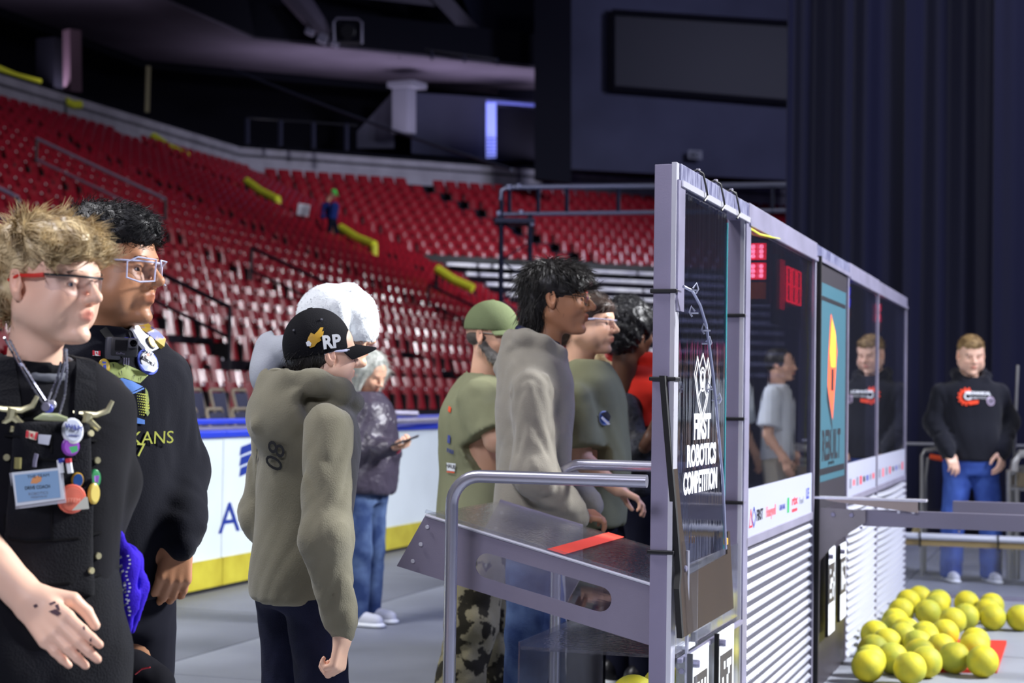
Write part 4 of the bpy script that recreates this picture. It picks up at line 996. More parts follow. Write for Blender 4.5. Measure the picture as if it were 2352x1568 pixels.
        for ax in range(3):
            o1, o2 = [(1, 2), (2, 0), (0, 1)][ax]
            a = [slice(0, n[i] - 1) if i == ax else slice(0, n[i]) for i in range(3)]; b = [slice(1, n[i]) if i == ax else slice(0, n[i]) for i in range(3)]
            A = ins[tuple(a)]; B = ins[tuple(b)]; E = np.argwhere(A != B); E = E[(E[:, o1] > 0) & (E[:, o2] > 0) & (E[:, o1] < n[o1] - 1) & (E[:, o2] < n[o2] - 1)]
            fl = A[E[:, 0], E[:, 1], E[:, 2]]
            def g(d1, d2):
                q = E.copy(); q[:, o1] += d1; q[:, o2] += d2; return vid[q[:, 0], q[:, 1], q[:, 2]]
            q = np.stack([g(-1, -1), g(0, -1), g(0, 0), g(-1, 0)], 1); q[~fl] = q[~fl][:, ::-1]; Q.append(q)
        Q = np.concatenate(Q)
        for _ in range(smooth):
            A = np.zeros_like(V); c = np.zeros(len(V))
            for i in range(4):
                for j in ((i + 1) % 4, (i + 3) % 4): np.add.at(A, Q[:, i], V[Q[:, j]]); np.add.at(c, Q[:, i], 1)
            V = V * .5 + .5 * A / np.maximum(c, 1)[:, None]
        return V, Q
def smooth_interp(x, xp, fp):
    i = np.clip(np.searchsorted(xp, x) - 1, 0, len(xp) - 2); t = np.clip((x - xp[i]) / (xp[i + 1] - xp[i]), 0, 1)
    n = len(xp); m = np.zeros(n)
    m[1:-1] = (fp[2:] - fp[:-2]) / (xp[2:] - xp[:-2]); m[0] = (fp[1] - fp[0]) / (xp[1] - xp[0]); m[-1] = (fp[-1] - fp[-2]) / (xp[-1] - xp[-2])
    dx = xp[i + 1] - xp[i]; t2, t3 = t * t, t * t * t
    return ((2 * t3 - 3 * t2 + 1) * fp[i] + (t3 - 2 * t2 + t) * dx * m[i] + (-2 * t3 + 3 * t2) * fp[i + 1] + (t3 - t2) * dx * m[i + 1]).astype(np.float32)

def mesh_obj(name, parts, m, parent, tint=None):
    """parts: list of (V, Q) in world space; tint: optional rgb per vertex"""
    vs = []; qs = []; off = 0
    for V, Q in parts: vs.append(V); qs.append(np.asarray(Q) + off); off += len(V)
    V = np.concatenate(vs).astype(np.float32); me = bpy.data.meshes.new(name)
    Q = np.concatenate(qs) if all(q.shape[1] == qs[0].shape[1] for q in qs) else None
    if Q is None: me.from_pydata(V.tolist(), [], [list(map(int, f)) for q in qs for f in q])
    else:
        k = Q.shape[1]; me.vertices.add(len(V)); me.vertices.foreach_set('co', V.ravel()); me.loops.add(Q.size); me.loops.foreach_set('vertex_index', Q.ravel().astype(np.int32))
        me.polygons.add(len(Q)); me.polygons.foreach_set('loop_start', np.arange(len(Q), dtype=np.int32) * k); me.polygons.foreach_set('loop_total', np.full(len(Q), k, np.int32)); me.update(calc_edges=True); me.validate()
    me.polygons.foreach_set('use_smooth', [True] * len(me.polygons))
    if tint is not None:
        at = me.attributes.new('tint', 'FLOAT_COLOR', 'POINT'); at.data.foreach_set('color', np.concatenate([tint, np.ones((len(tint), 1))], 1).astype(np.float32).ravel())
    me.materials.append(m); o = bpy.data.objects.new(name, me); C.objects.link(o)
    if parent: o.parent = parent; o.matrix_parent_inverse = parent.matrix_world.inverted()
    return o
def skin_mat(name, col, rough=.48):
    if name in MATS: return MATS[name]
    mt = mat(name, col, rough, spec=.45, bump=.05, bscale=350, sss=.06); nt = mt.node_tree; b = nt.nodes['Principled BSDF']
    a = nt.nodes.new('ShaderNodeAttribute'); a.attribute_name = 'tint'; mx = nt.nodes.new('ShaderNodeMix'); mx.data_type = 'RGBA'; mx.blend_type = 'MULTIPLY'; mx.inputs[0].default_value = 1
    mx.inputs[6].default_value = srgb(col); nt.links.new(a.outputs['Color'], mx.inputs[7]); nt.links.new(mx.outputs[2], b.inputs['Base Color']); return mt
def frame(h, pitch=0.0, roll=0.0):
    """rows->columns rotation: local x forward, y left, z up"""
    return (Matrix.Rotation(h, 3, 'Z') @ Matrix.Rotation(-pitch, 3, 'Y') @ Matrix.Rotation(roll, 3, 'X'))
def xf(V, R, t): return np.asarray(V) @ np.array(R).T + np.array(t)

# ---- head (local: x forward, y left, z up; chin at z=-.115, crown at .115)
def head_field(h, jaw=1.0, nose=1.0, fat=0.0, neck=.055, brow=1.0, lips=1.0, necklen=.17, lean=.0):
    f = Fld((-.135, -.105 - fat, -.115 - necklen), (.135, .105 + fat, .125), h)
    f.ell((-.014, 0, .030), (.100, .075, .086), .0)
    f.ell((.040, 0, .040), (.048, .062, .052), .03)
    f.ell((.030, 0, -.025), (.060, .060 + fat * .6, .072), .03)
    for s in (-1, 1):
        f.rc((-.010, s * (.046 + fat), -.050), (.052, s * .016, -.096), .026 + fat * .4, .017, k=.025)
        f.ell((.058, s * .037, -.026), (.027, .024, .024), .022)
        if fat: f.ell((.035, s * (.045 + fat * .7), -.055), (.035, .028, .034), .025)
    f.ell((.075 + .004 * jaw, 0, -.097), (.019, .022, .016), .018)
    f.ell((.076, 0, -.056), (.022, .026, .024), .018)
    f.rc((.082, -.030, .020), (.082, .030, .020), .012 * brow, k=.014)
    for s in (-1, 1): f.ell((.099, s * .031, -.002), (.018, .019, .012), .014, 's')
    nl = nose
    f.rc((.086, 0, .016), (.106 + .008 * nl, 0, -.022), .0075, .0095 * nl, k=.010)
    f.ell((.106 + .008 * nl, 0, -.026), (.0125, .0115, .010), .006)
    for s in (-1, 1):
        f.ell((.099, s * .0125, -.030), (.013, .0085, .0085), .006); f.ell((.107, s * .0065, -.0405), (.0045, .0028, .003), .002, 's')
        # lids
        f.ell((.0745, s * .031, -.002), (.0165, .0165, .0135), .005)
        f.rc((.0855, s * .018, -.0035), (.0835, s * .043, -.0025), .0042, .0042, k=.003, op='s')
        # ears
        R = np.array(Matrix.Rotation(s * .35, 3, 'Z') @ Matrix.Rotation(-.18, 3, 'Y'))
        f.ell((-.012, s * .080, -.002), (.0185, .0075, .0315), .005, R=R)
        f.ell((-.006, s * .087, .001), (.0105, .006, .0190), .003, 's', R=R)
        f.ell((.001, s * .081, -.008), (.006, .006, .008), .004)
        f.ell((-.006, s * .079, -.027), (.009, .006, .010), .004)
    lr = lips
    f.rc((.092, -.018, -.0565), (.0985, 0, -.0525), .0034, .0050 * lr, k=.006); f.rc((.092, .018, -.0565), (.0985, 0, -.0525), .0040, .0058 * lr, k=.006)
    f.rc((.089, -.016, -.0630), (.0965, 0, -.0650), .0038, .0056 * lr, k=.006); f.rc((.089, .016, -.0630), (.0965, 0, -.0650), .0038, .0056 * lr, k=.006)
    f.rc((.096, -.021, -.0590), (.112, 0, -.0585), .0014, .0018, k=.002, op='s'); f.rc((.096, .021, -.0590), (.112, 0, -.0585), .0014, .0018, k=.002, op='s')
    f.rc((-.022, 0, -.06), (-.034 - lean, 0, -.115 - necklen + .01), neck, neck + .006, k=.025)
    return f
def head_tint(V, blush=.25, beard=0.0, lipc=(.80, .50, .50)):
    T = np.ones((len(V), 3)); x, y, z = V[:, 0], V[:, 1], V[:, 2]
    lipm = np.clip(1.3 - ((y / .021) ** 2 + ((z + .059) / .0125) ** 2), 0, 1) * (x > .088)
    T = T * (1 - lipm[:, None]) + lipm[:, None] * np.array(lipc)
    ck = np.exp(-(((np.abs(y) - .045) / .025) ** 2 + ((z + .03) / .025) ** 2)) * (x > .02) * blush
    nz = np.exp(-((y / .016) ** 2 + ((z + .026) / .016) ** 2)) * (x > .09) * blush * .4
    er = np.clip((np.abs(y) - .074) / .01, 0, 1) * blush * 1.0 * (x < .02) * (np.abs(z) < .04)
    r = (ck + nz + er)[:, None]; T = T * (1 - r) + r * np.array([.98, .66, .60])
    if beard: 
        bm_ = np.clip((-.045 - z) / .02, 0, 1) * np.clip((x + .01) / .02, 0, 1) * beard * (1 - lipm); T = T * (1 - bm_[:, None] * .5)
    return T
def add_eyes(parent, R, t, iris='#4a3526', look=(0, 0)):
    mw = mat('eye_white', '#d8d2cc', .25); mi = mat('iris_' + iris[1:], iris, .2); mk = mat('pupil', '#050505', .1)
    for s in (-1, 1):
        c = Vector((.0715, s * .031, -.003)); d = Vector((math.cos(look[0]), math.sin(look[0]), look[1])).normalized()
        bm = bmesh.new(); bmesh.ops.create_uvsphere(bm, u_segments=16, v_segments=10, radius=.0130); mb = MB(); bm.verts.index_update()
        mb.add([R @ (v.co + c) + Vector(t) for v in bm.verts], [[v.index for v in f.verts] for f in bm.faces]); bm.free()
        e = mb.build('eye', mw, parent, True)
        mb = MB(); mb.disc(R @ (c + d * .0119) + Vector(t), R @ d, .0058, .0012, 14); mb.build('iris', mi, e)
        mb = MB(); mb.disc(R @ (c + d * .0130) + Vector(t), R @ d, .0026, .0004, 10); mb.build('pupil', mk, e)
def brows(parent, R, t, m, th=.0030, z=.019):
    for s in (-1, 1):
        r = random.Random(3); mb = MB()
        for i in range(26):
            q = i / 25; y = s * (.012 + .034 * q); zz = z + .006 * math.sin(q * 2.4) - .003 * q; x = .0945 - 4.2 * (abs(y) - .01) ** 2 * 2.2
            a = Vector((x, y, zz)); b = a + Vector((.002, s * .007, .003 - .004 * q)); mb.tube([R @ a + Vector(t), R @ b + Vector(t)], [th * .55, th * .2], 4)
        mb.build('eyebrow', m, parent)
def hair_mesh(f, R, t, m, parent, n=1500, ln=(.02, .04), flow=(0, 0, -1), out=.5, wid=.0016, seed=1, curl=0.0, keep=None, name='hair', smooth=0, zmin=-9, volume=True, fc=.030, clump=0, ec=True):
    V, Q = f.mesh(smooth); r = np.random.default_rng(seed)
    if len(V) == 0: return
    # normals
    e1 = V[Q[:, 2]] - V[Q[:, 0]]; e2 = V[Q[:, 3]] - V[Q[:, 1]]; fn = np.cross(e1, e2); N = np.zeros_like(V)
    for i in range(4): np.add.at(N, Q[:, i], fn)
    N /= np.linalg.norm(N, axis=1, keepdims=True) + 1e-9
    idx = np.arange(len(V)); 
    if keep is not None: idx = idx[keep(V[idx], N[idx])]
    idx = r.choice(idx, n); P0 = V[idx] + r.normal(size=(n, 3)) * .002; n0 = N[idx]
    L = r.uniform(ln[0], ln[1], n)[:, None]
    fl = flow(P0, n0) if callable(flow) else np.tile(np.array(flow, float), (n, 1))
    fl = fl - n0 * (fl * n0).sum(1, keepdims=True); fl /= np.linalg.norm(fl, axis=1, keepdims=True) + 1e-9
    cw = np.stack([np.sin(P0 @ np.array(k_) + q_) for k_, q_ in (((90, 40, 30), 0), ((30, 95, 50), 1), ((50, -30, 100), 2))], 1) * clump; d0 = n0 * out + fl + r.normal(size=(n, 3)) * (.28 if not clump else .14) + cw; d0 /= np.linalg.norm(d0, axis=1, keepdims=True)
    side = np.cross(d0, n0); side /= np.linalg.norm(side, axis=1, keepdims=True) + 1e-9
    K = 5; rings = []; p = P0 - n0 * .003; d = d0.copy(); ph = r.uniform(0, 6.28, n)[:, None]
    for i in range(K):
        w_ = wid * (1 - (i / (K - 1)) ** 1.5 * .92) * r.uniform(.7, 1.3, (n, 1)); s2 = np.cross(d, side)
        rings.append(np.stack([p + side * w_, p - side * w_ * .5 + s2 * w_ * .8, p - side * w_ * .5 - s2 * w_ * .8], 1))
        d = d + n0 * (-.28 * out) + (side * np.sin(ph + i * 1.9) + s2 * np.cos(ph + i * 1.9)) * curl; d /= np.linalg.norm(d, axis=1, keepdims=True); p = p + d * L / (K - 1)
    bad = (p[:, 0] > .035) & (p[:, 2] < fc) & (np.abs(p[:, 1]) < .085)
    if ec: bad |= (np.abs(p[:, 1]) > .058) & (p[:, 0] > -.035) & (p[:, 0] < .06) & (p[:, 2] < .022) & (p[:, 2] > -.06)
    if name == 'beard': bad[:] = False
    rings = [q[~bad] for q in rings]; n = int((~bad).sum())
    Rr = np.stack(rings, 1).reshape(n, K * 3, 3)
    tf = np.array([(i * 3 + j, i * 3 + (j + 1) % 3, (i + 1) * 3 + (j + 1) % 3, (i + 1) * 3 + j) for i in range(K - 1) for j in range(3)])
    SQ = (tf[None] + (np.arange(n) * K * 3)[:, None, None]).reshape(-1, 4)
    parts = ([(xf(V, R, t), Q)] if volume else []) + [(xf(Rr.reshape(-1, 3), R, t), SQ)]
    return mesh_obj(name, parts, m, parent)
# ---- hands
def hand_prims(f, w_, d, n, s, curls=(.5, .5, .55, .6), spread=.12, thumb=.5, sc=1.0, k=.006):
    """w_ wrist, d towards fingers, n out of the back of the hand, s towards the thumb"""
    w_, d, n, s = [Vector(q) for q in (w_, d, n, s)]; d.normalize(); s = (s - d * s.dot(d)).normalized(); n = (n - d * n.dot(d) - s * n.dot(s)).normalized()
    J = lambda a, b, c: w_ + (d * a + s * b + n * c) * sc
    for b in (-.026, -.009, .009, .026):
        f.rc(J(.015, b * .65, 0), J(.082 - abs(b + .0) * .12, b, .002), .0135 * sc, .0115 * sc, k=.010)
    f.rc(J(-.02, 0, 0), J(.02, 0, 0), .024 * sc, .024 * sc, k=.012, sq=(n, 1.35))
    base = [(.026, .084, .070, .0098), (.009, .089, .078, .0100), (-.009, .085, .072, .0096), (-.026, .077, .057, .0086)]
    tips = []
    for i, (b, a, L, r) in enumerate(base):
        c = curls[i]; p = J(a, b, .002); ang = 0; q = [p]; rr = [r * sc]
        for j, fr_ in enumerate((.46, .30, .24)):
            ang += c * (.8, 1.0, .75)[j]; dd = d * math.cos(ang) - n * math.sin(ang) + s * (spread * (b / .026)) * .5; dd.normalize(); p = p + dd * L * fr_ * sc; q.append(p); rr.append(r * sc * (1 - .10 * (j + 1)))
        for j in range(3): f.rc(q[j], q[j + 1], rr[j], rr[j + 1], k=.0035 if j else .005)
        tips.append((q, rr))
    q0 = J(.018, .022, -.004); q1 = J(.050, .046, -.012 - .01 * thumb); q2 = q1 + (d * .80 + s * (.45 - thumb * .5) - n * (.25 + .5 * thumb)).normalized() * .030 * sc; q3 = q2 + (d * .95 + s * (.05 - thumb * .4) - n * (.2 + .4 * thumb)).normalized() * .026 * sc
    f.rc(q0, q1, .0165 * sc, .0125 * sc, k=.010); f.rc(q1, q2, .0118 * sc, .0105 * sc, k=.004); f.rc(q2, q3, .0105 * sc, .0085 * sc, k=.003)
    return tips
def limb_field(pts, h, pad=.11):
    a = np.array([list(p) for p in pts]); return Fld(a.min(0) - pad, a.max(0) + pad, h)
class Person:
    def __init__(s, label, loc, heading, group=None, name='person'):
        s.loc = Vector((loc[0], loc[1], loc[2] if len(loc) > 2 else 0)); s.h = heading; s.R = Matrix.Rotation(heading, 3, 'Z')
        s.root = thing(name, s.loc, label, 'person', group); s.skin = []; s.tint = []
    def L(s, wpt): return s.R.transposed() @ (Vector(wpt) - s.loc)          # world -> local
    def P(s, lp): return s.R @ Vector(lp) + s.loc
    def addskin(s, V, Q, tint=None, R=None, t=None):
        W_ = xf(V, R if R is not None else s.R, t if t is not None else s.loc); s.skin.append((W_, Q)); s.tint.append(np.ones((len(V), 3)) if tint is None else tint)
    def head(s, pos, heading, pitch=0.0, roll=0.0, h=.003, sc=1.0, tintk={}, **kw):
        """pos: world position of the head centre"""
        s.HR = frame(heading, pitch, roll) @ Matrix.Scale(sc, 3); s.Ht = Vector(pos); f = head_field(h, **kw); V, Q = f.mesh(1)
        s.addskin(V, Q, head_tint(V, **tintk), s.HR, s.Ht)
    def cloth(s, name, f, m, smooth=1, tint=None, label=None):
        V, Q = f.mesh(smooth); o = mesh_obj(name, [(xf(V, s.R, s.loc), Q)], m, s.root)
        if label: o['label'] = label
        return o
    def hand(s, wrist, d, n, side, forearm=None, h=.0032, elbow_r=.042, wrist_r=.027, nails=None, **kw):
        """all in world space"""
        pts = [Vector(wrist), Vector(wrist) + Vector(d).normalized() * .2] + ([Vector(forearm)] if forearm is not None else [Vector(wrist) - Vector(d).normalized() * .05])
        f = limb_field(pts, h, .075); tips = hand_prims(f, wrist, d, n, side, **kw)
        sc = kw.get('sc', 1)
        if forearm is not None: f.rc(forearm, wrist, elbow_r, wrist_r, k=.02)
        else: f.rc(Vector(wrist) - Vector(d).normalized() * .035, wrist, wrist_r * .95, wrist_r * .95, k=.015)
        V, Q = f.mesh(1); T = np.ones((len(V), 3))
        for q, rr in tips:
            for j in (1, 2, 3):
                dd = np.linalg.norm(V - np.array(q[j]), axis=1); r = np.exp(-(dd / .009) ** 2)[:, None] * (.35 if j == 3 else .2); T = T * (1 - r) + r * np.array([.97, .66, .60])
        s.skin.append((V, Q)); s.tint.append(T)
    def finish(s, m, h=.02, H=1.7, core=None):
        f = Fld((-.35, -.4, 0), (.4, .4, H), h)
        for p in (core or []): f.rc(*p)
        if core: V, Q = f.mesh(0); s.addskin(V, Q)
        s.body = mesh_obj('body', s.skin, m, s.root, np.concatenate(s.tint)); return s.body
def bvh_of(*objs):
    from mathutils.bvhtree import BVHTree
    V = []; Fp = []; off = 0
    for o in objs:
        n = len(o.data.vertices); V += [o.matrix_world @ v.co for v in o.data.vertices]; Fp += [tuple(i + off for i in p.vertices) for p in o.data.polygons]; off += n
    return BVHTree.FromPolygons(V, Fp)
bpy.context.view_layer.update()
def hit(bvh, x, y):
    d = (fw + rt * ((x - 1176) / F) + up * ((784 - y) / F)).normalized(); r = bvh.ray_cast(EYE, d)
    return (r[0], r[1]) if r[0] is not None else (None, None)
def stick(o, bvh, n, lift=.0012, reach=.12):
    """drop the flat decal object's vertices onto the cloth along -n"""
    n = Vector(n).normalized(); mw = o.matrix_world
    inv = o.matrix_world.inverted() if o.parent is None else None
    M = o.matrix_parent_inverse.copy(); Wm = (o.parent.matrix_world @ M) if o.parent else Matrix.Identity(4); Wi = Wm.inverted()
    z0 = np.mean([(Wm @ v.co).dot(n) for v in o.data.vertices])
    for v in o.data.vertices:
        p = Wm @ v.co; off = p.dot(n) - z0; r = bvh.ray_cast(p + n * reach, -n)
        if r[0] is not None and r[3] < reach * 2.2: v.co = Wi @ (r[0] + n * (lift + max(0, off)))
def badge(parent, bvh, x, y, r, mm, name='badge_pin', rim=None, ry=None, th=.005, nrm=None):
    p, n = hit(bvh, x, y)
    if p is None: return None
    n = Vector(nrm) if nrm else n
    mb = MB(); mb.disc(p, n, r, th, 24, ry or r); o = mb.build(name, mm, parent, True)
    if rim: mb = MB(); mb.disc(p + n * th * 1.01, n, r * .82, .0012, 24, (ry or r) * .82); mb.build('printed_face', rim, o)
    return o, p + n * (th + .002), n
def px_decal(parent, bvh, pts, m, lift=.002, name='printed_shape', sub=1):
    """flat print cut to an outline, laid on the cloth (fan triangles subdivided so it follows folds)"""
    hp = [hit(bvh, x, y) for x, y in pts]; hp = [(p, n) for p, n in hp if p is not None]
    if len(hp) < 3: return None
    nn = sum((n for p, n in hp), Vector()) / len(hp); bm = bmesh.new()
    vs = [bm.verts.new(p) for p, n in hp]; bm.faces.new(vs)
    bmesh.ops.triangulate(bm, faces=bm.faces[:])
    if sub: bmesh.ops.subdivide_edges(bm, edges=bm.edges[:], cuts=sub * 3, use_grid_fill=True)
    for v in bm.verts:
        x, y, Z = to_px(v.co); p, n = hit(bvh, x, y)
        if p is not None and (p - v.co).length < .08: v.co = p - fw * lift + nn.normalized() * lift
    me = bpy.data.meshes.new(name); bm.to_mesh(me); bm.free(); me.materials.append(m); me.name = name
    o = bpy.data.objects.new(name, me); C.objects.link(o); o.parent = parent; o.matrix_parent_inverse = parent.matrix_world.inverted(); return o
def px_text(parent, bvh, body, x, y, ex_px, size, m, width=None, lift=.003, offset=0.0, name='lettering', sx=None):
    """lettering lying on the cloth at a spot; ex_px = reading direction in the photo"""
    p, n = hit(bvh, x, y)
    if p is None: return None
    ex = rt * ex_px[0] - up * ex_px[1]; ex = (ex - n * ex.dot(n)).normalized(); ey = n.cross(ex)
    return text_mesh(body, size, m, name, parent, p + n * lift, ex, ey, width=width, offset=offset)
def glasses(parent, R, t, m_f, m_l, style='wrap', m_side=None, name='safety_glasses'):
    Rm = lambda a, b, c: R @ Vector((a, b, c)) + Vector(t)
    fr_ = MB(); g = None
    if style == 'wrap':
        pts = []; 
        for i in range(-10, 11):
            a = i / 10 * 1.12; pts.append((.108 * math.cos(a) * 1.0 + .002, .079 * math.sin(a), .012 + .002 * abs(a)))
        fr_.tube([Rm(*p) for p in pts], .0024, 6); g = fr_.build(name, m_f, parent, True)
        N = 20; V = []
        for i in range(N + 1):
            a = (-1 + 2 * i / N) * 1.10; e = abs(a) / 1.1; hh = .040 * (1 - .45 * e ** 3) - (.012 if abs(a) < .10 else 0)
            for j in range(5):
                q = j / 4; V.append(Rm((.108 - .004 * q) * math.cos(a) + .002, (.079) * math.sin(a), .012 - hh * q))
        mb = MB(); mb.add(V, [(i * 5 + j, i * 5 + j + 1, (i + 1) * 5 + j + 1, (i + 1) * 5 + j) for i in range(N) for j in range(4)]); mb.build('lens', m_l, g, True)
        for s in (-1, 1):
            mb = MB(); mb.tube([Rm(.048, s * .072, .013), Rm(.030, s * .079, .011), Rm(-.004, s * .081, .011), Rm(-.03, s * .078, .002)], [.0045, .004, .0035, .003], 8); mb.build('temple', m_side or m_f, g, True)
    else:
        for s in (-1, 1):
            c = (.103, s * .033, .001); pts = []
            for i in range(20):
                a = 2 * PI * i / 20; ca, sa = math.cos(a), math.sin(a); q = 1.0 if style == 'round' else 1 / max(abs(ca), abs(sa)) ** .5
                pts.append(Rm(c[0] - .010 * (ca * s > 0) * abs(ca), c[1] + .0265 * ca * q * .95, c[2] + .0215 * sa * q))
            mb = MB(); mb.tube(pts, .0014, 6, close=True)
            if g is None: g = mb.build(name, m_f, parent, True); 
            else: mb.build('rim', m_f, g, True)
            mb = MB(); mb.add(pts + [Rm(*c)], [(i, (i + 1) % 20, 20) for i in range(20)]); mb.build('lens', m_l, g, True)
            mb = MB(); mb.tube([Rm(.096, s * .060, .006), Rm(.06, s * .076, .008), Rm(-.005, s * .081, .010), Rm(-.028, s * .078, .0)], .0018, 6); mb.build('temple', m_side or m_f, g, True)
        mb = MB(); mb.tube([Rm(.103, -.010, .006), Rm(.108, 0, .009), Rm(.103, .010, .006)], .0014, 6); mb.build('bridge', m_f, g, True)
    return g
def cap(f_r, R, t, m, parent, brim_len=.075, name='cap', brim_down=.0, h=.004, tall=0, bw=.062, mb_=None, flat=False):
    f = Fld((-.13, -.105, -.03), (.125, .105, .150 + tall), h)
    f.ell((-.010, 0, .032 + tall * .5), (.111, .088, .092 + tall), 0); f.cutz(.020)
    f.ell((-.010, 0, .028), (.103, .080, .084), .002, 's')
    V, Q = f.mesh(1); o = mesh_obj(name, [(xf(V, R, t), Q)], m, parent)
    # brim
    mb = MB(); N = 18; top = []; M_ = 6
    for i in range(N + 1):
        a = (-1 + 2 * i / N) * 1.12
        for j in range(M_ + 1):
            q = j / M_; rr = 1 + q * (brim_len / .10) * math.cos(a * .95) ** .6 if abs(a) < 1.6 else 1
            x = -.010 + .108 * math.cos(a) * rr; y = .085 * math.sin(a) * (1 + .12 * q); z = .030 - (0 if flat else .18) * (y * y) / .085 * 1.6 * .5 - brim_down * q
            top.append(Vector((x, y, z)))
    k = len(top); bot = [p - Vector((0, 0, .0035)) for p in top]; fs = []
    for i in range(N):
        for j in range(M_):
            a = i * (M_ + 1) + j; fs.append((a, a + M_ + 1, a + M_ + 2, a + 1)); fs.append((a + k, a + 1 + k, a + M_ + 2 + k, a + M_ + 1 + k))
        fs.append((i * (M_ + 1) + M_, (i + 1) * (M_ + 1) + M_, (i + 1) * (M_ + 1) + M_ + k, i * (M_ + 1) + M_ + k))
    mb.add([R @ p + Vector(t) for p in top + bot], fs); mb.build('brim', mb_ or m, o, True)
    mb = MB(); mb.disc(R @ Vector((-.010, 0, .123 + tall * 1.45)) + Vector(t), R @ Vector((0, 0, 1)), .008, .004, 10); mb.build('top_button', m, o, True)
    return o
def prel(Pn, pts, Z):
    """photo spots at given depths -> local points of a person"""
    Zs = Z if isinstance(Z, (list, tuple)) else [Z] * len(pts)
    return [Pn.L(PX(x, y, z)) for (x, y), z in zip(pts, Zs)]
def torso_keys(H, bw, bd, sh, hem, lean=0.0, belly=0.0, neck=.085):
    z = [hem, .50 * H, .60 * H, .68 * H, .755 * H, .80 * H, .825 * H, .848 * H]
    if hem > .49 * H: z[1] = hem + .03
    dz = lambda q: lean * (q - .5 * H)
    return [(z[0], dz(z[0]), 0, bd * .97, bw * .98), (z[1], dz(z[1]), 0, bd * 1.02, bw * 1.03), (z[2], dz(z[2]) + belly * .5, 0, bd * .98 + belly * .5, bw * .97), (z[3], dz(z[3]), 0, bd * 1.0 + belly * .3, bw * 1.03),
            (z[4], dz(z[4]), 0, bd * 1.0, sh * .92), (z[5], dz(z[5]), 0, bd * .82, sh * .90), (z[6], dz(z[6]), 0, bd * .66, sh * .70), (z[7], dz(z[7]), 0, .075, neck)]
def make_top(Pn, name, m, H, arms, bw=.165, bd=.118, sh=.20, hem=.5, h=.01, slr=(.064, .056, .042), fold=.004, seed=1, hood=None, short=False, lean=0.0, belly=0.0, band=True, neckr=.056, ring=.006, ff=26, hoodR=None, extra=None, cuff=True, neck=.085):
    hem = hem * H if hem < 1.0 and hem < .95 and hem <= .9 and hem * H > .3 else hem
    pts = [p for a in arms for p in a] + [Vector((0, 0, hem))]
    lo = Vector((min([-.30] + [p.x - .1 for p in pts]), min([-.32] + [p.y - .1 for p in pts]), min([hem - .03] + [p.z - .09 for p in pts]))); hi = Vector((max([.24] + [p.x + .1 for p in pts]), max([.32] + [p.y + .1 for p in pts]), H * .93))
    f = Fld(lo, hi, h); f.loft(torso_keys(H, bw, bd, sh, hem, lean, belly, neck), 0)
    for a in arms:
        S, E, Wt = a
        if short:
            d = (E - S); e = S + d * .80; f.rc(S, e, slr[0], slr[1] * 1.15, k=.035, ring=(ring * .4, 45, seed)); f.cut(e + d.normalized() * .0, d) if False else None
            q = e; n = d.normalized(); sl_, Pq = f.sub(np.array(q) - .14, np.array(q) + .14)
            dd = (Pq[0] - q.x) * n.x + (Pq[1] - q.y) * n.y + (Pq[2] - q.z) * n.z; rr = np.sqrt(np.maximum((Pq[0] - q.x) ** 2 + (Pq[1] - q.y) ** 2 + (Pq[2] - q.z) ** 2 - dd ** 2, 0)); mask = (rr < slr[1] * 1.7) & (dd < .13)
            f.F[sl_] = np.where(mask, np.maximum(f.F[sl_], dd), f.F[sl_])
        else:
            f.rc(S, E, slr[0], slr[1], k=.035, ring=(ring * .7, 38, seed)); f.rc(E, Wt, slr[1], slr[2], k=.03, ring=(ring, 55, seed + 2)); f.ell(E, slr[1] * 1.05, .03)
            if cuff:
                d = (Wt - E).normalized(); f.rc(Wt - d * .035, Wt - d * .005, slr[2] * 1.12, slr[2] * .98, k=.008); f.rc(Wt - d * .0, Wt + d * .035, slr[2] * .78, slr[2] * .74, k=.006)
    if fold: f.warp(-fold, ff, seed, (1, 1, .55))
    if band:
        f.loft([(hem - .0, lean * (hem - .5 * H), 0, bd * .93, bw * .95), (hem + .055, lean * (hem - .5 * H), 0, bd * .93, bw * .95)], .006)
    if hood:
        nb = Vector(hood) if not isinstance(hood, (int, float, bool)) else Vector((-.005 + lean * .35 * H, 0, .852 * H)); q = hoodR or 1.0
        ring_ = [(.085, .035, -.055), (.070, .072, -.03), (.015, .098, .000), (-.050, .090, .018), (-.092, .040, .020), (-.092, -.040, .020), (-.050, -.090, .018), (.015, -.098, .000), (.070, -.072, -.03), (.085, -.035, -.055)]
        f.chain([nb + Vector(p) * q for p in ring_], [.016, .026, .033, .037, .038, .038, .037, .033, .026, .016], k=.018, ring=(.005, 60, seed))
        f.ell(nb + Vector((-.105, 0, -.065)) * q, (.052 * q, .105 * q, .085 * q), .035); f.ell(nb + Vector((-.075, 0, .05)) * q, (.035 * q, .07 * q, .035 * q), .006, 's')
        f.rc(nb + Vector((-.10, -.09, -.01)) * q, nb + Vector((-.15, 0, -.085)) * q, .012, .016, k=.02); f.rc(nb + Vector((-.10, .09, -.01)) * q, nb + Vector((-.15, 0, -.085)) * q, .012, .016, k=.02)
    else:
        nb = Vector((lean * .35 * H, 0, .848 * H)); f.chain([nb + Vector((neckr * 1.12 * math.cos(a), neckr * 1.12 * math.sin(a), -.008 - .012 * math.cos(a))) for a in [2 * PI * i / 12 for i in range(13)]], [.009] * 13, k=.010)
    f.rc(Vector((lean * .35 * H, 0, .80 * H)), Vector((.0 + lean * .4 * H, 0, .93 * H)), neckr, neckr * 1.15, k=.01, op='s')
    if extra: extra(f)
    return Pn.cloth(name, f, m)
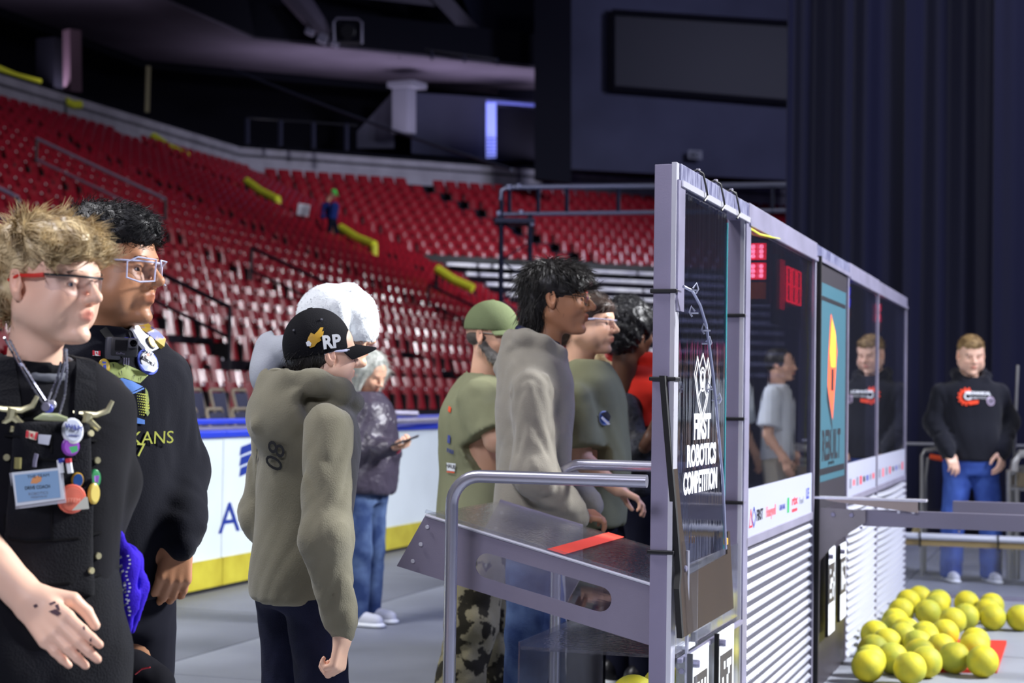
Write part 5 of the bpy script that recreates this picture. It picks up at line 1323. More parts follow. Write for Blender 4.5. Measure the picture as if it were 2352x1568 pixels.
def make_pants(Pn, name, m, H, h=.013, waist=.56, bw=.155, bd=.11, legr=(.092, .068, .060), feet=None, fold=.004, seed=4, ff=24, short=None, extra=None):
    feet = feet or [(.0, .10, 0), (.0, -.10, 0)]
    f = Fld((-.26, -.30, .0), (.34, .30, waist * H + .04), h)
    f.loft([(.44 * H, 0, 0, bd * .9, bw * 1.0), (.50 * H, 0, 0, bd, bw * 1.05), (waist * H, 0, 0, bd * .92, bw * .95)], 0)
    for (x, y, kf) in feet:
        s = 1 if y > 0 else -1; hp = Vector((0, s * .085, .49 * H)); kn = Vector((x * .5 + kf + .01, y * .95, .27 * H)); an = Vector((x, y, .06))
        if short: kn2 = hp + (kn - hp) * short; f.rc(hp, kn2, legr[0], legr[0] * .9, k=.03); continue
        f.rc(hp, kn, legr[0], legr[1], k=.03, ring=(.006, 34, seed)); f.rc(kn, an, legr[1], legr[2], k=.03, ring=(.009, 44, seed + 1))
    if fold: f.warp(-fold, ff, seed, (1, 1, .5))
    f.cutz(.03)
    if short: pass
    if extra: extra(f)
    return Pn.cloth(name, f, m)
def make_shoes(Pn, m, feet, H, h=.012, msole=None, yaw=None):
    for (x, y, kf) in feet:
        f = Fld((x - .14, y - .08, 0), (x + .24, y + .08, .13), h)
        f.rc((x - .05, y, .055), (x + .13, y * 1.05, .038), .045, .036, k=.02); f.ell((x - .04, y, .075), (.05, .04, .05), .02); f.cutz(.018)
        o = Pn.cloth('shoe', f, m)
        f = Fld((x - .14, y - .08, -.01), (x + .24, y + .08, .05), h * .8); f.rc((x - .055, y, .016), (x + .14, y * 1.05, .016), .050, .043, k=.01, sq=((0, 0, 1), 2.6)); f.cutz(.001)
        V, Q = f.mesh(1); mesh_obj('sole', [(xf(V, Pn.R, Pn.loc), Q)], msole or M_white, o)
def core(Pn, H, f_h=.024, w_=.12, d=.07, feet=None, lean=0.0):
    f = Fld((-.25, -.28, .0), (.28, .28, H * .86), f_h)
    f.loft([(.46 * H, 0, 0, d, w_ * .95), (.62 * H, lean * .12 * H, 0, d, w_ * .9), (.76 * H, lean * .26 * H, 0, d * 1.05, w_ * 1.15), (.81 * H, lean * .31 * H, 0, d * .7, w_ * .9), (.845 * H, lean * .34 * H, 0, .045, .05)], 0)
    for (x, y, kf) in (feet or [(.0, .10, 0), (.0, -.10, 0)]):
        s = 1 if y > 0 else -1; kn = (x * .5 + kf + .01, y * .95, .27 * H); f.rc((0, s * .08, .48 * H), kn, .050, .036, k=.02); f.rc(kn, (x, y, .07), .036, .026, k=.02)
    V, Q = f.mesh(0); Pn.addskin(V, Q)
def upper_arm(Pn, S, E, h=.012, r=(.038, .032)):
    f = limb_field([S, E], h, .07); f.rc(S, E, r[0], r[1]); V, Q = f.mesh(0); Pn.addskin(V, Q)

S_fair = skin_mat('skin_fair', '#efc3aa'); S_tan = skin_mat('skin_tan', '#b98360'); S_brown = skin_mat('skin_brown', '#7d5136'); S_lt = skin_mat('skin_light', '#e3b396'); S_dk = skin_mat('skin_deep', '#5f3d2b')
m_blackcloth = mat('black_jersey', '#0a0a12', .9, sheen=.06, bump=.15, bscale=300, var=.15, vscale=6)
m_denimblk = mat('black_denim', '#101118', .85, bump=.35, bscale=260, var=.25, vscale=9, sheen=.05)
m_navy_sw = mat('navy_sweatshirt', '#090b18', .9, sheen=.06, bump=.15, bscale=260)
m_olive = mat('olive_fleece', '#7b7765', .92, sheen=.2, bump=.2, bscale=240, var=.07, vscale=8)
m_grey_h = mat('greige_fleece', '#8a857a', .92, sheen=.2, bump=.2, bscale=240, var=.06, vscale=8)
m_tee = mat('olive_tee', '#85876a', .9, bump=.15, bscale=260, var=.06, vscale=7)
m_jean = mat('blue_denim', '#2b3d66', .85, col2='#5b7096', vscale=9, bump=.3, bscale=280, cramp=(.38, .72))
m_jeand = mat('dark_denim', '#14172b', .85, bump=.3, bscale=280, col2='#23263e', vscale=8)
m_hblond = mat('blond_hair', '#8b7350', .45, spec=.5, col2='#dcc79c', vscale=26, cramp=(.32, .62))
m_hblack = mat('black_hair', '#09080d', .5, spec=.45)
m_hdark = mat('dark_brown_hair', '#120e0d', .45, spec=.5)
m_hbrown = mat('brown_hair', '#3a2a22', .5, spec=.5)
m_lens = glass_mat('spectacle_lens', (.92, .93, .96, 1), .03, 0, haze=.03)
m_lensd = glass_mat('tinted_lens', (.62, .66, .85, 1), .03, 0, haze=.05)

# ================================================================== 1 blond person in overalls
Z1 = 3.33
P1 = Person('blond person in black overalls with chains, badges and red templed safety glasses', (PX(84, 900, Z1).x, Z1 + .02, 0), math.radians(-62))
H1 = 1.60
P1.head(PX(112, 652, Z1), math.radians(-25), pitch=-.02, h=.0028, jaw=.9, fat=.002, neck=.049, necklen=.15, tintk=dict(blush=.30, lipc=(.86, .50, .50)), lips=.95, nose=1.0)
wr = PX(66, 1376, 3.16); el_ = PX(-70, 1235, 3.20)
P1.hand(wr, PX(160, 1475, 3.10) - wr, (-fw * .85 + rt * .42 + up * .3), (rt * .75 + up * .55), forearm=el_, curls=(.10, .14, .18, .24), spread=.10, thumb=1.0, elbow_r=.047, wrist_r=.030, h=.003, sc=1.12, k=.004)
arms1 = [tuple(prel(P1, [(228, 935), (242, 1110), (222, 1225)], [3.42, 3.46, 3.46])), tuple(prel(P1, [(-60, 935), (-110, 1120), (-75, 1232)], [3.30, 3.30, 3.22]))]
core(P1, H1)
upper_arm(P1, arms1[1][0], arms1[1][1])
P1.finish(S_fair)
add_eyes(P1.body, P1.HR, P1.Ht, '#50677f', (-.15, -.05)); brows(P1.body, P1.HR, P1.Ht, m_hbrown, .0028)
sw1 = make_top(P1, 'sweatshirt', m_blackcloth, H1, arms1, bw=.160, bd=.120, sh=.190, hem=.50, h=.0085, slr=(.062, .058, .048), fold=.006, ff=18, seed=11, neckr=.066, neck=.10, ring=.008)
# neckline: grey shirt band
f = Fld((-.12, -.12, .80 * H1), (.14, .12, .92 * H1), .006); nb = Vector((0, 0, .852 * H1))
f.chain([nb + Vector((.068 * math.cos(a) + .012, .064 * math.sin(a), -.022 - .024 * math.cos(a))) for a in [2 * PI * i / 16 for i in range(17)]], [.009] * 17, k=.004)
P1.cloth('shirt_collar', f, mat('grey_knit_band', '#6d7078', .9))
ov1 = make_pants(P1, 'overalls', m_denimblk, H1, h=.010, waist=.60, bw=.164, bd=.124, legr=(.100, .085, .08), fold=.006, seed=12, extra=lambda f: None)
# bib panel: shell of the front torso
f = Fld((-.02, -.17, .56 * H1), (.22, .17, .79 * H1), .0075)
kk = torso_keys(H1, .160, .120, .190, .5 * H1); f.loft([(z, cx, cy, a + .012, b + .010) for z, cx, cy, a, b in kk], 0); f.cutz(.57 * H1); f.cutz(.772 * H1, 'below')
f.cut((0, .132, 0), (0, 1, .05)); f.cut((0, -.132, 0), (0, -1, .05)); f.cut((.02, 0, 0), (-1, 0, 0)); f.warp(-.002, 26, 5)
bib = P1.cloth('bib', f, m_denimblk)
bv1 = bvh_of(sw1, bib, ov1)
def cloth_strip(Pn, parent, bv, path, wd, m, name, th=.004):
    """ribbon laid over the cloth through photo spots"""
    C_ = [hit(bv, x, y) for x, y in path]; C_ = [c for c in C_ if c[0] is not None]
    if len(C_) < 2: return None
    mb = MB(); vs = []
    for i, (p, n) in enumerate(C_):
        d = (C_[min(i + 1, len(C_) - 1)][0] - C_[max(i - 1, 0)][0]).normalized(); s_ = d.cross(n).normalized() * wd / 2
        vs += [p + s_ - n * .002, p + s_ + n * th, p - s_ + n * th, p - s_ - n * .002]
    fs = [(i * 4 + j, (i + 1) * 4 + j, (i + 1) * 4 + (j + 1) % 4, i * 4 + (j + 1) % 4) for i in range(len(C_) - 1) for j in range(4)]; fs += [(0, 1, 2, 3), tuple(len(vs) - 4 + q for q in (3, 2, 1, 0))]
    mb.add(vs, fs); return mb.build(name, m, parent, False)
cloth_strip(P1, P1.root, bv1, [(196, 830 + i * 22) for i in range(7)], .042, m_denimblk, 'shoulder_strap')
cloth_strip(P1, P1.root, bv1, [(8 + i * 3, 830 + i * 22) for i in range(7)], .042, m_denimblk, 'shoulder_strap')
m_brass = mat('pale_brass', '#d9d2a8', .3, .7)
for x, y in ((30, 940), (200, 950)):
    p, n = hit(bv1, x, y)
    if p is None: continue
    p = p + n * .008; mb = MB(); e = rt; u_ = up; s_ = .9
    mb.tube([p - e * .052 * s_ + u_ * .004, p - e * .020 * s_ - u_ * .002, p + e * .018 * s_ - u_ * .004, p + e * .040 * s_ + u_ * .004, p + e * .050 * s_ + u_ * .022], [.005, .0055, .0060, .0055, .004], 8)
    mb.tube([p, p - u_ * .018 - e * .004, p - u_ * .030 - e * .022], [.011, .009, .005], 8); mb.tube([p - u_ * .016, p - u_ * .032 + e * .020], [.008, .005], 8); mb.build('buckle', m_brass, bib, True)
# pocket flaps, seams
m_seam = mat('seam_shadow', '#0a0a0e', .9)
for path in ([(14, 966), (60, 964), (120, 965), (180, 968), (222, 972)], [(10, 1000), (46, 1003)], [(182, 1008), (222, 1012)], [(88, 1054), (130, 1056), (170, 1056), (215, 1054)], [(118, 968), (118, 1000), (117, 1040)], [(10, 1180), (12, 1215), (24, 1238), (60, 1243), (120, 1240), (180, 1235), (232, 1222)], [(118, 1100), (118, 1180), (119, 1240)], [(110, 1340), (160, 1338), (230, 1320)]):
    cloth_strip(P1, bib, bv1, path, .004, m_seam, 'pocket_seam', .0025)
for x, y in ((30, 986), (207, 995), (16, 1050), (222, 1057), (224, 1276), (208, 1310)): badge(bib, bv1, x, y, .0065, m_brass, 'brass_button')
B = lambda nm, c, r=.4: mat(nm, c, r)
def pins(parent, bv, L_):
    for x, y, r, c1, c2, ry in L_:
        q = badge(parent, bv, x, y, r, B('pin_' + c1[1:], c1, .3), 'badge_pin', B('pinface_' + c2[1:], c2, .35), ry)
pins(bib, bv1, [(166, 990, .0205, '#e6e8ee', '#c9d0e2', .025), (161, 1025, .017, '#8a3fb0', '#9a55bf', .018), (216, 1099, .0125, '#2f8c55', '#49a068', .018), (214, 1133, .0135, '#c9b04a', '#d9c468', .020), (177, 1102, .0115, '#c79a30', '#2c5aa0', .0145)])
for (x, y, t_, s_, c) in ((166, 984, 'W&M', .014, P_blu), (166, 1000, 'robotics', .006, P_blu)): px_text(bib, bv1, t_, x, y, (1, 0), s_, c, lift=.0085)
px_decal(bib, bv1, [(157, 1026), (176, 1022), (178, 1034), (164, 1040)], B('pin_green', '#4fb070'), .009)
px_decal(bib, bv1, [(210, 1092), (222, 1090), (219, 1108), (211, 1105)], B('pin_violet', '#8a5ab0'), .009)
q = badge(bib, bv1, 163, 1145, .0270, B('salmon_pin', '#e8705c', .3), 'salmon_badge_pin', B('salmon_face', '#e67a66', .35), .0275, .009)
px_text(bib, bv1, 'STEM', 165, 1148, (1, .05), .011, B('pale_pink', '#f2b09c'), lift=.0125)
px_decal(bib, bv1, [(62, 988), (88, 993), (84, 1011), (60, 1005)], B('white_enamel', '#e8dcc8', .3), .004, 'flag_pin'); px_decal(bib, bv1, [(62, 989), (68, 990), (66, 1006), (60, 1004)], P_red, .006); px_decal(bib, bv1, [(83, 993), (88, 994), (84, 1010), (79, 1009)], P_red, .006); px_decal(bib, bv1, [(71, 995), (78, 996), (76, 1005), (70, 1003)], P_red, .006)
px_decal(bib, bv1, [(88, 997), (118, 999), (112, 1022), (88, 1018)], B('pale_enamel', '#b9bccb', .3), .004, 'lettered_pin')
for k_, w_ in enumerate(('STAY', 'COOL', 'TEAM')): px_text(bib, bv1, w_, 102, 1003 + k_ * 7, (1, .1), .0065, P_blk, lift=.006, width=.019)
# name card, note pad, pens
t_ = Vector(); c0 = PX(88, 1119, 3.16); 
def card(parent, pts, Z, th, m, name):
    P = [PX(x, y, Z) for x, y in pts]; nn = -fw; mb = MB(); mb.add(P + [p + nn * th for p in P], [(0, 1, 2, 3), (7, 6, 5, 4), (0, 4, 5, 1), (1, 5, 6, 2), (2, 6, 7, 3), (3, 7, 4, 0)]); return mb.build(name, m, parent)
pz, _ = hit(bv1, 88, 1119); Zc = (pz - EYE).dot(fw) - .012 if pz is not None else 3.15
ho = card(bib, [(22, 1086), (143, 1072), (152, 1154), (35, 1169)], Zc, .002, glass_mat('card_sleeve', (.9, .92, .95, 1), .05, 0, haze=.35), 'name_card_holder')
cd = card(ho, [(27, 1085), (138, 1074), (148, 1146), (37, 1162)], Zc - .003, .0012, B('card_white', '#dfe6ee', .4), 'name_card')
card(cd, [(33, 1091), (133, 1080), (139, 1142), (40, 1154)], Zc - .0045, .0006, B('card_blue', '#8fb2d6', .4), 'printed_field')
def flat_text(parent, s_, x, y, Z, size, m, ang=0.0, width=None, off=0.0):
    ex = (rt * math.cos(ang) + up * math.sin(ang)); ey = (up * math.cos(ang) - rt * math.sin(ang)); return text_mesh(s_, size, m, 'lettering', parent, PX(x, y, Z), ex, ey, width=width, offset=off, extrude=.0001)
zt_ = Zc - .0054
flat_text(cd, 'THE TEAM', 88, 1093, zt_, .008, P_blk, .10, .040); flat_text(cd, 'DRIVE COACH', 86, 1119, zt_, .0085, P_blk, .08, .046, .0002); flat_text(cd, 'ROBOTICS', 88, 1133, zt_, .0075, P_gry, .08, .036); flat_text(cd, 'PRESENTED BY', 90, 1141, zt_, .005, P_gry, .08, .030)
mb = MB(); mb.add([PX(*q, zt_) for q in ((70, 1110), (74, 1098), (86, 1092), (96, 1096), (94, 1105), (84, 1110))], [(0, 1, 2, 3, 4, 5)]); mb.build('printed_shape', B('card_peach', '#e8a068'), cd)
card(bib, [(165, 1172), (204, 1168), (201, 1142), (196, 1140), (172, 1142)][:4], Zc + .004, .001, B('cream_card', '#d9dccc', .5), 'paper_slip')
mb = MB(); mb.tube([PX(141, 1086, Zc), PX(138, 1066, Zc), PX(137, 1056, Zc)], .0055, 8); mb.build('pen', M_white, bib, True)
for x, c in ((141, P_blu), (158, P_red)):
    mb = MB(); mb.tube([PX(x, 1062, Zc - .003), PX(x - 1, 1053, Zc - .003)], .0058, 8); mb.build('pen_cap', c, bib, True)
mb = MB(); mb.tube([PX(162, 1086, Zc - .001), PX(158, 1060, Zc - .001)], .0055, 8); mb.build('pen', M_white, bib, True)
mb = MB(); mb.tube([PX(41, 1076, Zc), PX(42, 1050, Zc)], .0068, 10); mb.build('brass_clip', B('olive_brass', '#8c8656', .35), bib, True)
mb = MB(); mb.tube([PX(79, 1072, Zc), PX(80, 1058, Zc), PX(84, 1042, Zc)], .004, 8); mb.build('badge_clip', M_alu, bib, True)
mb = MB(); mb.tube([PX(78, 962, Zc + .004), PX(100, 957, Zc + .0), PX(130, 958, Zc + .0), PX(155, 963, Zc + .004)], [.001, .0075, .0075, .004], 10); mb.build('green_pen', B('pale_green_metal', '#a8b088', .35), bib, True)
# chains
m_chain = mat('silver_chain', '#b9bac8', .25, .9)
def necklace(pts, Zs, r=.0022, bead=.0032, name='neck_chain', parent=None):
    P = [PX(x, y, z) for (x, y), z in zip(pts, Zs)]
    # resample and string beads
    V_ = [P[0]]; 
    for a, b in zip(P[:-1], P[1:]):
        k = max(2, int((b - a).length / .004))
        for i in range(1, k + 1): V_.append(a.lerp(b, i / k))
    mb = MB(); mb.tube(V_, [r * (1.35 if i % 2 else .8) for i in range(len(V_))], 6); return mb.build(name, m_chain, parent, True)
for path in ([(10, 775), (30, 812), (52, 850), (75, 890), (98, 925), (112, 934)], [(22, 780), (48, 830), (80, 880), (106, 920)], [(146, 800), (150, 830), (140, 870), (128, 905), (118, 925)], [(152, 800), (154, 850), (148, 910), (135, 955)], [(140, 830), (132, 868), (118, 900), (110, 922)]):
    Zs_ = []
    for x, y in path:
        p, n = hit(bv1, x, y); Zs_.append(((p - EYE).dot(fw) - .010) if p is not None else 3.24)
    Zs_ = [min(3.27, z) for z in Zs_]
    necklace(path, Zs_, parent=P1.root)
for x, y, c in ((106, 934, M_alu), (119, 929, M_bright_edge), (112, 938, B('blue_metal', '#5a62c0', .3))):
    p, n = hit(bv1, x, y); Zq = ((p - EYE).dot(fw) - .014) if p is not None else 3.2
    mb = MB(); mb.disc(PX(x, y, Zq), -fw, .009, .005, 12); mb.build('pendant', c, P1.root, True)
glasses(P1.root, P1.HR, P1.Ht, mat('black_frame', '#12121a', .35), m_lens, 'wrap', mat('red_temple', '#d0281c', .35))
# hair: fluffy dome
f = Fld((-.14, -.12, -.10), (.15, .12, .17), .0045)
f.ell((-.022, 0, .046), (.104, .084, .086), 0); f.ell((.040, 0, .074), (.062, .072, .044), .03); f.ell((.055, -.045, .060), (.040, .036, .030), .02); f.ell((.055, .040, .055), (.045, .040, .030), .02); f.ell((-.062, 0, -.010), (.052, .071, .065), .02)
f.ell((.088, 0, -.02), (.075, .105, .062), .012, 's'); f.ell((.018, -.100, -.035), (.050, .052, .062), .01, 's'); f.ell((.018, .100, -.035), (.050, .052, .062), .01, 's'); f.warp(-.007, 75, 3)
def flow1(p, n):
    c = np.array([-.05, 0, .10]); d = p - c; d[:, 2] *= .2; d[:, 0] += .02; return d / (np.linalg.norm(d, axis=1, keepdims=True) + 1e-6) + np.array([.3, 0, .05])
hair_mesh(f, P1.HR, P1.Ht, m_hblond, P1.root, n=7500, ln=(.026, .052), flow=flow1, out=.30, wid=.0012, seed=5, curl=.10, clump=.55, fc=.045)
# blue bandana hanging from the pocket
f = Fld(list(P1.L(PX(285, 1350, 3.5)) - Vector((.14, .14, .16))), list(P1.L(PX(285, 1350, 3.5)) + Vector((.14, .14, .16))), .005)
q = prel(P1, [(262, 1240), (275, 1300), (283, 1370), (285, 1440)], 3.40); f.chain(q, [.022, .032, .026, .016], k=.02, sq=(P1.R.transposed() @ fw, 2.2)); q = prel(P1, [(262, 1245), (300, 1290), (314, 1350), (300, 1440)], 3.43); f.chain(q, [.016, .022, .018, .012], k=.02, sq=(P1.R.transposed() @ fw, 1.8)); f.warp(-.004, 60, 9, (1, 1, .25))
bd_ = P1.cloth('bandana', f, mat('purple_blue_cotton', '#3b22c8', .85, bump=.2, bscale=250))
bvb = bvh_of(bd_); r_ = random.Random(4)
for i in range(34):
    t = i / 34; x = 262 + 22 * t + r_.uniform(-12, 12); y = 1262 + 150 * t + r_.uniform(-6, 6)
    px_decal(bd_, bvb, [(x, y), (x + 6, y - 3), (x + 7, y + 2), (x + 1, y + 4)], P_gry if i % 3 else M_white, .002, 'printed_mark', 0)
for i in range(16):
    x = 292 + 4 * math.sin(i); y = 1275 + i * 9; px_decal(bd_, bvb, [(x, y), (x + 5, y - 1), (x + 5, y + 3), (x, y + 3)], M_white, .002, 'printed_mark', 0)
# ink marks on the hand
bvh_h = bvh_of(P1.body); m_ink = mat('ink_mark', '#4d3440', .7)
for pts_ in ([(112, 1386), (126, 1380), (130, 1384), (116, 1390)], [(126, 1390), (134, 1386), (138, 1400), (132, 1402)], [(112, 1404), (128, 1398), (142, 1408), (132, 1414)], [(76, 1390), (84, 1386), (88, 1392), (80, 1396)], [(190, 1440), (194, 1436), (196, 1444), (192, 1447)], [(206, 1468), (210, 1464), (211, 1472), (207, 1474)]):
    px_decal(P1.body, bvh_h, pts_, m_ink, .0006, 'ink_mark', 0)
# ================================================================== 2 dark haired person in goggles
Z2 = 3.92
P2 = Person('dark haired person in navy printed sweatshirt with clear goggles and a chest camera', (PX(238, 900, Z2).x, Z2 + .02, 0), math.radians(-48))
H2 = 1.70
P2.head(PX(250, 618, Z2), math.radians(-16), pitch=0, h=.0032, sc=1.10, jaw=1.1, fat=.009, neck=.062, necklen=.13, tintk=dict(blush=.05, lipc=(.86, .62, .58), beard=.35), nose=1.0)
w2 = PX(412, 1236, 3.90)
P2.hand(w2, PX(408, 1330, 3.88) - w2 - rt * .01, (-fw * .55 + rt * .8), (-rt * .75 - fw * .4), curls=(.75, .70, .65, .55), spread=.15, thumb=.45, sc=1.12, k=.004, h=.0035)
arms2 = [tuple(prel(P2, [(364, 880), (398, 1080), (412, 1218)], [4.0, 4.05, 3.92])), tuple(prel(P2, [(150, 890), (95, 1080), (140, 1200)], [3.98, 4.05, 3.95]))]
core(P2, H2, w_=.13, d=.09)
f = limb_field([prel(P2, [(300, 1440)], 3.95)[0], prel(P2, [(318, 1600)], 3.9)[0]], .008); q_ = prel(P2, [(292, 1400), (302, 1500), (318, 1640)], 3.94); f.chain(q_, [.062, .054, .05], k=.03); V, Q = f.mesh(1); P2.addskin(V, Q)
P2.finish(S_tan)
add_eyes(P2.body, P2.HR, P2.Ht, '#2a1a12'); brows(P2.body, P2.HR, P2.Ht, m_hblack, .0040)
top2 = make_top(P2, 'sweatshirt', m_navy_sw, H2, arms2, bw=.158, bd=.130, sh=.198, hem=.485, h=.009, slr=(.072, .070, .058), fold=.007, seed=21, belly=.015, neckr=.068, neck=.10, ring=.010)
pt2 = make_pants(P2, 'shorts', mat('navy_shorts', '#0e0f1c', .9), H2, h=.012, waist=.56, bw=.150, bd=.12, legr=(.095, .085, .08), seed=22, short=.48)
f = limb_field([prel(P2, [(330, 1540)], 3.9)[0]], .006, .13); q_ = prel(P2, [(300, 1548), (352, 1575)], 3.88); f.rc(q_[0], q_[1], .055, .05); f.warp(-.003, 60, 3); kb = P2.cloth('knee_brace', f, M_ydark)
mb = MB(); mb.tube([PX(311, 1548, 3.80), PX(326, 1536, 3.79), PX(345, 1532, 3.79)], .002, 5); mb.build('red_piping', P_red, kb)
bv2 = bvh_of(top2)
f = Fld((-.12, -.12, .80 * H2), (.14, .12, .92 * H2), .006); nb = Vector((0, 0, .852 * H2)); f.chain([nb + Vector((.066 * math.cos(a) + .015, .062 * math.sin(a), -.020 - .022 * math.cos(a))) for a in [2 * PI * i / 16 for i in range(17)]], [.010] * 17, k=.004)
P2.cloth('shirt_collar', f, mat('blue_knit_band', '#1f2370', .9))
glasses(P2.root, P2.HR, P2.Ht, mat('clear_frame', '#c9cbe8', .15, spec=.8), m_lens, 'wrap', mat('clear_frame', '#c9cbe8', .15))
m_gf = MATS['clear_frame']
mb = MB()
for s in (-1, 1):
    pp_ = []
    for (a, b, c) in ((.112, .010, .018), (.098, .062, .019), (.082, .074, .010), (.080, .072, -.022), (.100, .055, -.030), (.112, .016, -.026)): pp_.append(P2.HR @ Vector((a, s * b, c)) + P2.Ht)
    mb.tube(pp_, .0022, 7, close=True)
mb.build('goggle_rim', m_gf, P2.root, True)
f = Fld((-.14, -.12, -.09), (.13, .12, .17), .0045)
f.ell((-.018, 0, .050), (.102, .084, .086), 0); f.ell((.030, 0, .088), (.068, .070, .036), .02); f.ell((.058, 0, .070), (.040, .062, .028), .02)
f.ell((-.060, 0, -.01), (.050, .070, .060), .02); f.ell((.095, 0, -.015), (.070, .105, .062), .01, 's'); f.ell((.015, -.095, -.035), (.034, .045, .060), .01, 's'); f.ell((.015, .095, -.035), (.034, .045, .060), .01, 's'); f.warp(-.008, 80, 8)
hair_mesh(f, P2.HR, P2.Ht, m_hblack, P2.root, n=4800, ln=(.018, .035), flow=lambda p, n: np.stack([p[:, 0] * .5 + .06, p[:, 1], np.abs(p[:, 2]) * .2], 1), out=.6, wid=.0010, seed=6, curl=.7)
# print on the chest
m_pg = B('print_moss', '#8c9a55', .7); m_pb = B('print_sky', '#4f7fd0', .7); m_py = B('print_lime', '#b3b84a', .7)
px_decal(top2, bv2, [(232, 835), (262, 832), (290, 838), (318, 850), (340, 862), (322, 880), (312, 878), (285, 868), (255, 868), (238, 868)], m_pg, .002)
px_decal(top2, bv2, [(262, 874), (280, 868), (305, 876), (328, 888), (305, 900), (286, 904)], m_pb, .002)
px_decal(top2, bv2, [(288, 906), (310, 899), (330, 890), (331, 893), (310, 903), (289, 911)], m_pb, .0022)
for i in range(9):
    for j in range(6):
        x = 314 + j * 4.5 + i * .8; y = 903 + i * 6 + j * .8; r = .8 + j * .28
        if (x - 322) ** 2 / 20 ** 2 + (y - 925) ** 2 / 34 ** 2 < 1: px_decal(top2, bv2, [(x - r, y - r), (x + r, y - r), (x + r, y + r), (x - r, y + r)], m_py, .0022, 'printed_dot', 0)
px_decal(top2, bv2, [(333, 890), (339, 900), (342, 920), (338, 932), (343, 948), (338, 956), (333, 945), (334, 915)], m_pg, .0022)
px_decal(top2, bv2, [(290, 934), (300, 950), (313, 958), (332, 964), (332, 974), (312, 972), (300, 968), (294, 955)], m_pb, .002)
m_pk = B('print_outline', '#12142a', .8)
for x0, y0, x1, y1 in ((258, 836, 261, 850), (283, 836, 282, 846), (291, 838, 292, 852), (277, 852, 279, 866), (272, 858, 276, 866), (306, 862, 304, 874), (322, 866, 320, 878)): px_decal(top2, bv2, [(x0, y0), (x0 + 2, y0), (x1 + 1, y1)], m_pk, .0035, 'printed_line', 0)
px_text(top2, bv2, 'STRYKANS', 302, 1007, (1, .05), .040, m_py, width=.215, lift=.004)
px_text(top2, bv2, '77', 310, 1034, (1, .05), .042, m_py, width=.045, lift=.004)
bvv = bv2
def flagpin(parent, bv, x, y, s=1.0):
    px_decal(parent, bv, [(x - 9 * s, y - 6 * s), (x + 9 * s, y - 5 * s), (x + 9 * s, y + 6 * s), (x - 9 * s, y + 5 * s)], M_white, .003, 'flag_pin')
    px_decal(parent, bv, [(x - 9 * s, y - 6 * s), (x - 4 * s, y - 6 * s), (x - 4 * s, y + 5 * s), (x - 9 * s, y + 5 * s)], P_red, .005); px_decal(parent, bv, [(x + 4 * s, y - 5 * s), (x + 9 * s, y - 5 * s), (x + 9 * s, y + 6 * s), (x + 4 * s, y + 5 * s)], P_red, .005)
    px_decal(parent, bv, [(x - 2 * s, y), (x, y - 4 * s), (x + 2 * s, y), (x, y + 3 * s)], P_red, .005)
flagpin(top2, bv2, 222, 813)
pins(top2, bv2, [(239, 841, .0125, '#c9a63a', '#d8c060', .017), (338, 832, .0275, '#5a6cc8', '#3a3f58', .031)])
px_decal(top2, bv2, [(236, 842), (243, 840), (244, 850), (238, 852)], P_blu, .009); px_decal(top2, bv2, [(234, 833), (243, 834), (243, 838), (235, 838)], P_blu, .009)
px_text(top2, bv2, '4277', 336, 813, (1, .1), .011, M_white, lift=.0105, width=.024); px_text(top2, bv2, 'REBUILT', 339, 830, (1, .2), .012, M_white, lift=.0105, width=.036, offset=.0004)
px_decal(top2, bv2, [(332, 817), (338, 816), (340, 822), (334, 823)], m_or, .0105)
px_decal(top2, bv2, [(318, 840), (360, 848), (350, 858), (330, 855)], B('print_periwinkle', '#7a8ae0'), .0095)
# white towel on the shoulder
tw_ = cloth_strip(P2, P2.root, bv2, [(308, 752), (318, 765), (328, 778), (338, 792), (348, 808)], .046, mat('white_towel', '#d9dde6', .95), 'shoulder_towel', .007)
if tw_ is None: tw_ = top2
bvt = bvh_of(tw_, top2)
cloth_strip(P2, P2.root, bv2, [(326, 752), (340, 764), (355, 776), (372, 792)], .030, mat('yellow_blue_silk', '#b39a35', .5, col2='#2f3fa8', vscale=16, cramp=(.47, .53)), 'neck_scarf', .010)
badge(tw_, bvt, 345, 787, .012, B('pin_black', '#1c1a20', .3), 'badge_pin', B('pin_gold', '#c0a040', .4), .016)
# chest camera with mount and strap
ch = bpy.data.objects.new('x', None); bpy.data.objects.remove(ch)
pc, nc = hit(bv2, 292, 797)
if pc is None: pc = PX(292, 797, 3.7)
RC = Matrix((rt, -fw, up)).transposed() @ Matrix.Rotation(.06, 3, 'Y') @ Matrix.Rotation(-.35, 3, 'Z')
cc = pc - fw * .035; m_cam = mat('camera_body', '#2a2b31', .5)
mb = MB(); mb.box(cc, (.060, .026, .042), RC, .005); cb_ = mb.build('chest_camera', m_cam, P2.root, True)
def lc(a, b, c): return cc + RC @ Vector((a, b, c))
mb = MB(); mb.box(lc(-.022, -.004, -.004), (.034, .030, .050), RC, .006); mb.build('camera_cage', mat('cage_grey', '#4a4b55', .5), cb_, True)
mb = MB(); mb.box(lc(-.008, .014, .004), (.026, .002, .024), RC, .001); mb.build('front_screen', M_black, cb_)
mb = MB(); mb.box(lc(.018, .016, .010), (.022, .008, .022), RC, .003); ln_ = mb.build('lens_housing', mat('cage_grey', '#4a4b55', .5), cb_, True)
mb = MB(); mb.disc(lc(.018, .020, .010), RC @ Vector((0, 1, 0)), .008, .002, 18); mb.disc(lc(.018, .022, .010), RC @ Vector((0, 1, 0)), .004, .001, 12); mb.build('lens_glass', mat('lens_black', '#050508', .05), ln_)
for k in range(3): mb = MB(); mb.box(lc(.002 + k * .005, .002, -.031), (.0025, .012, .016), RC, .001); mb.build('mount_finger', M_alu, cb_)
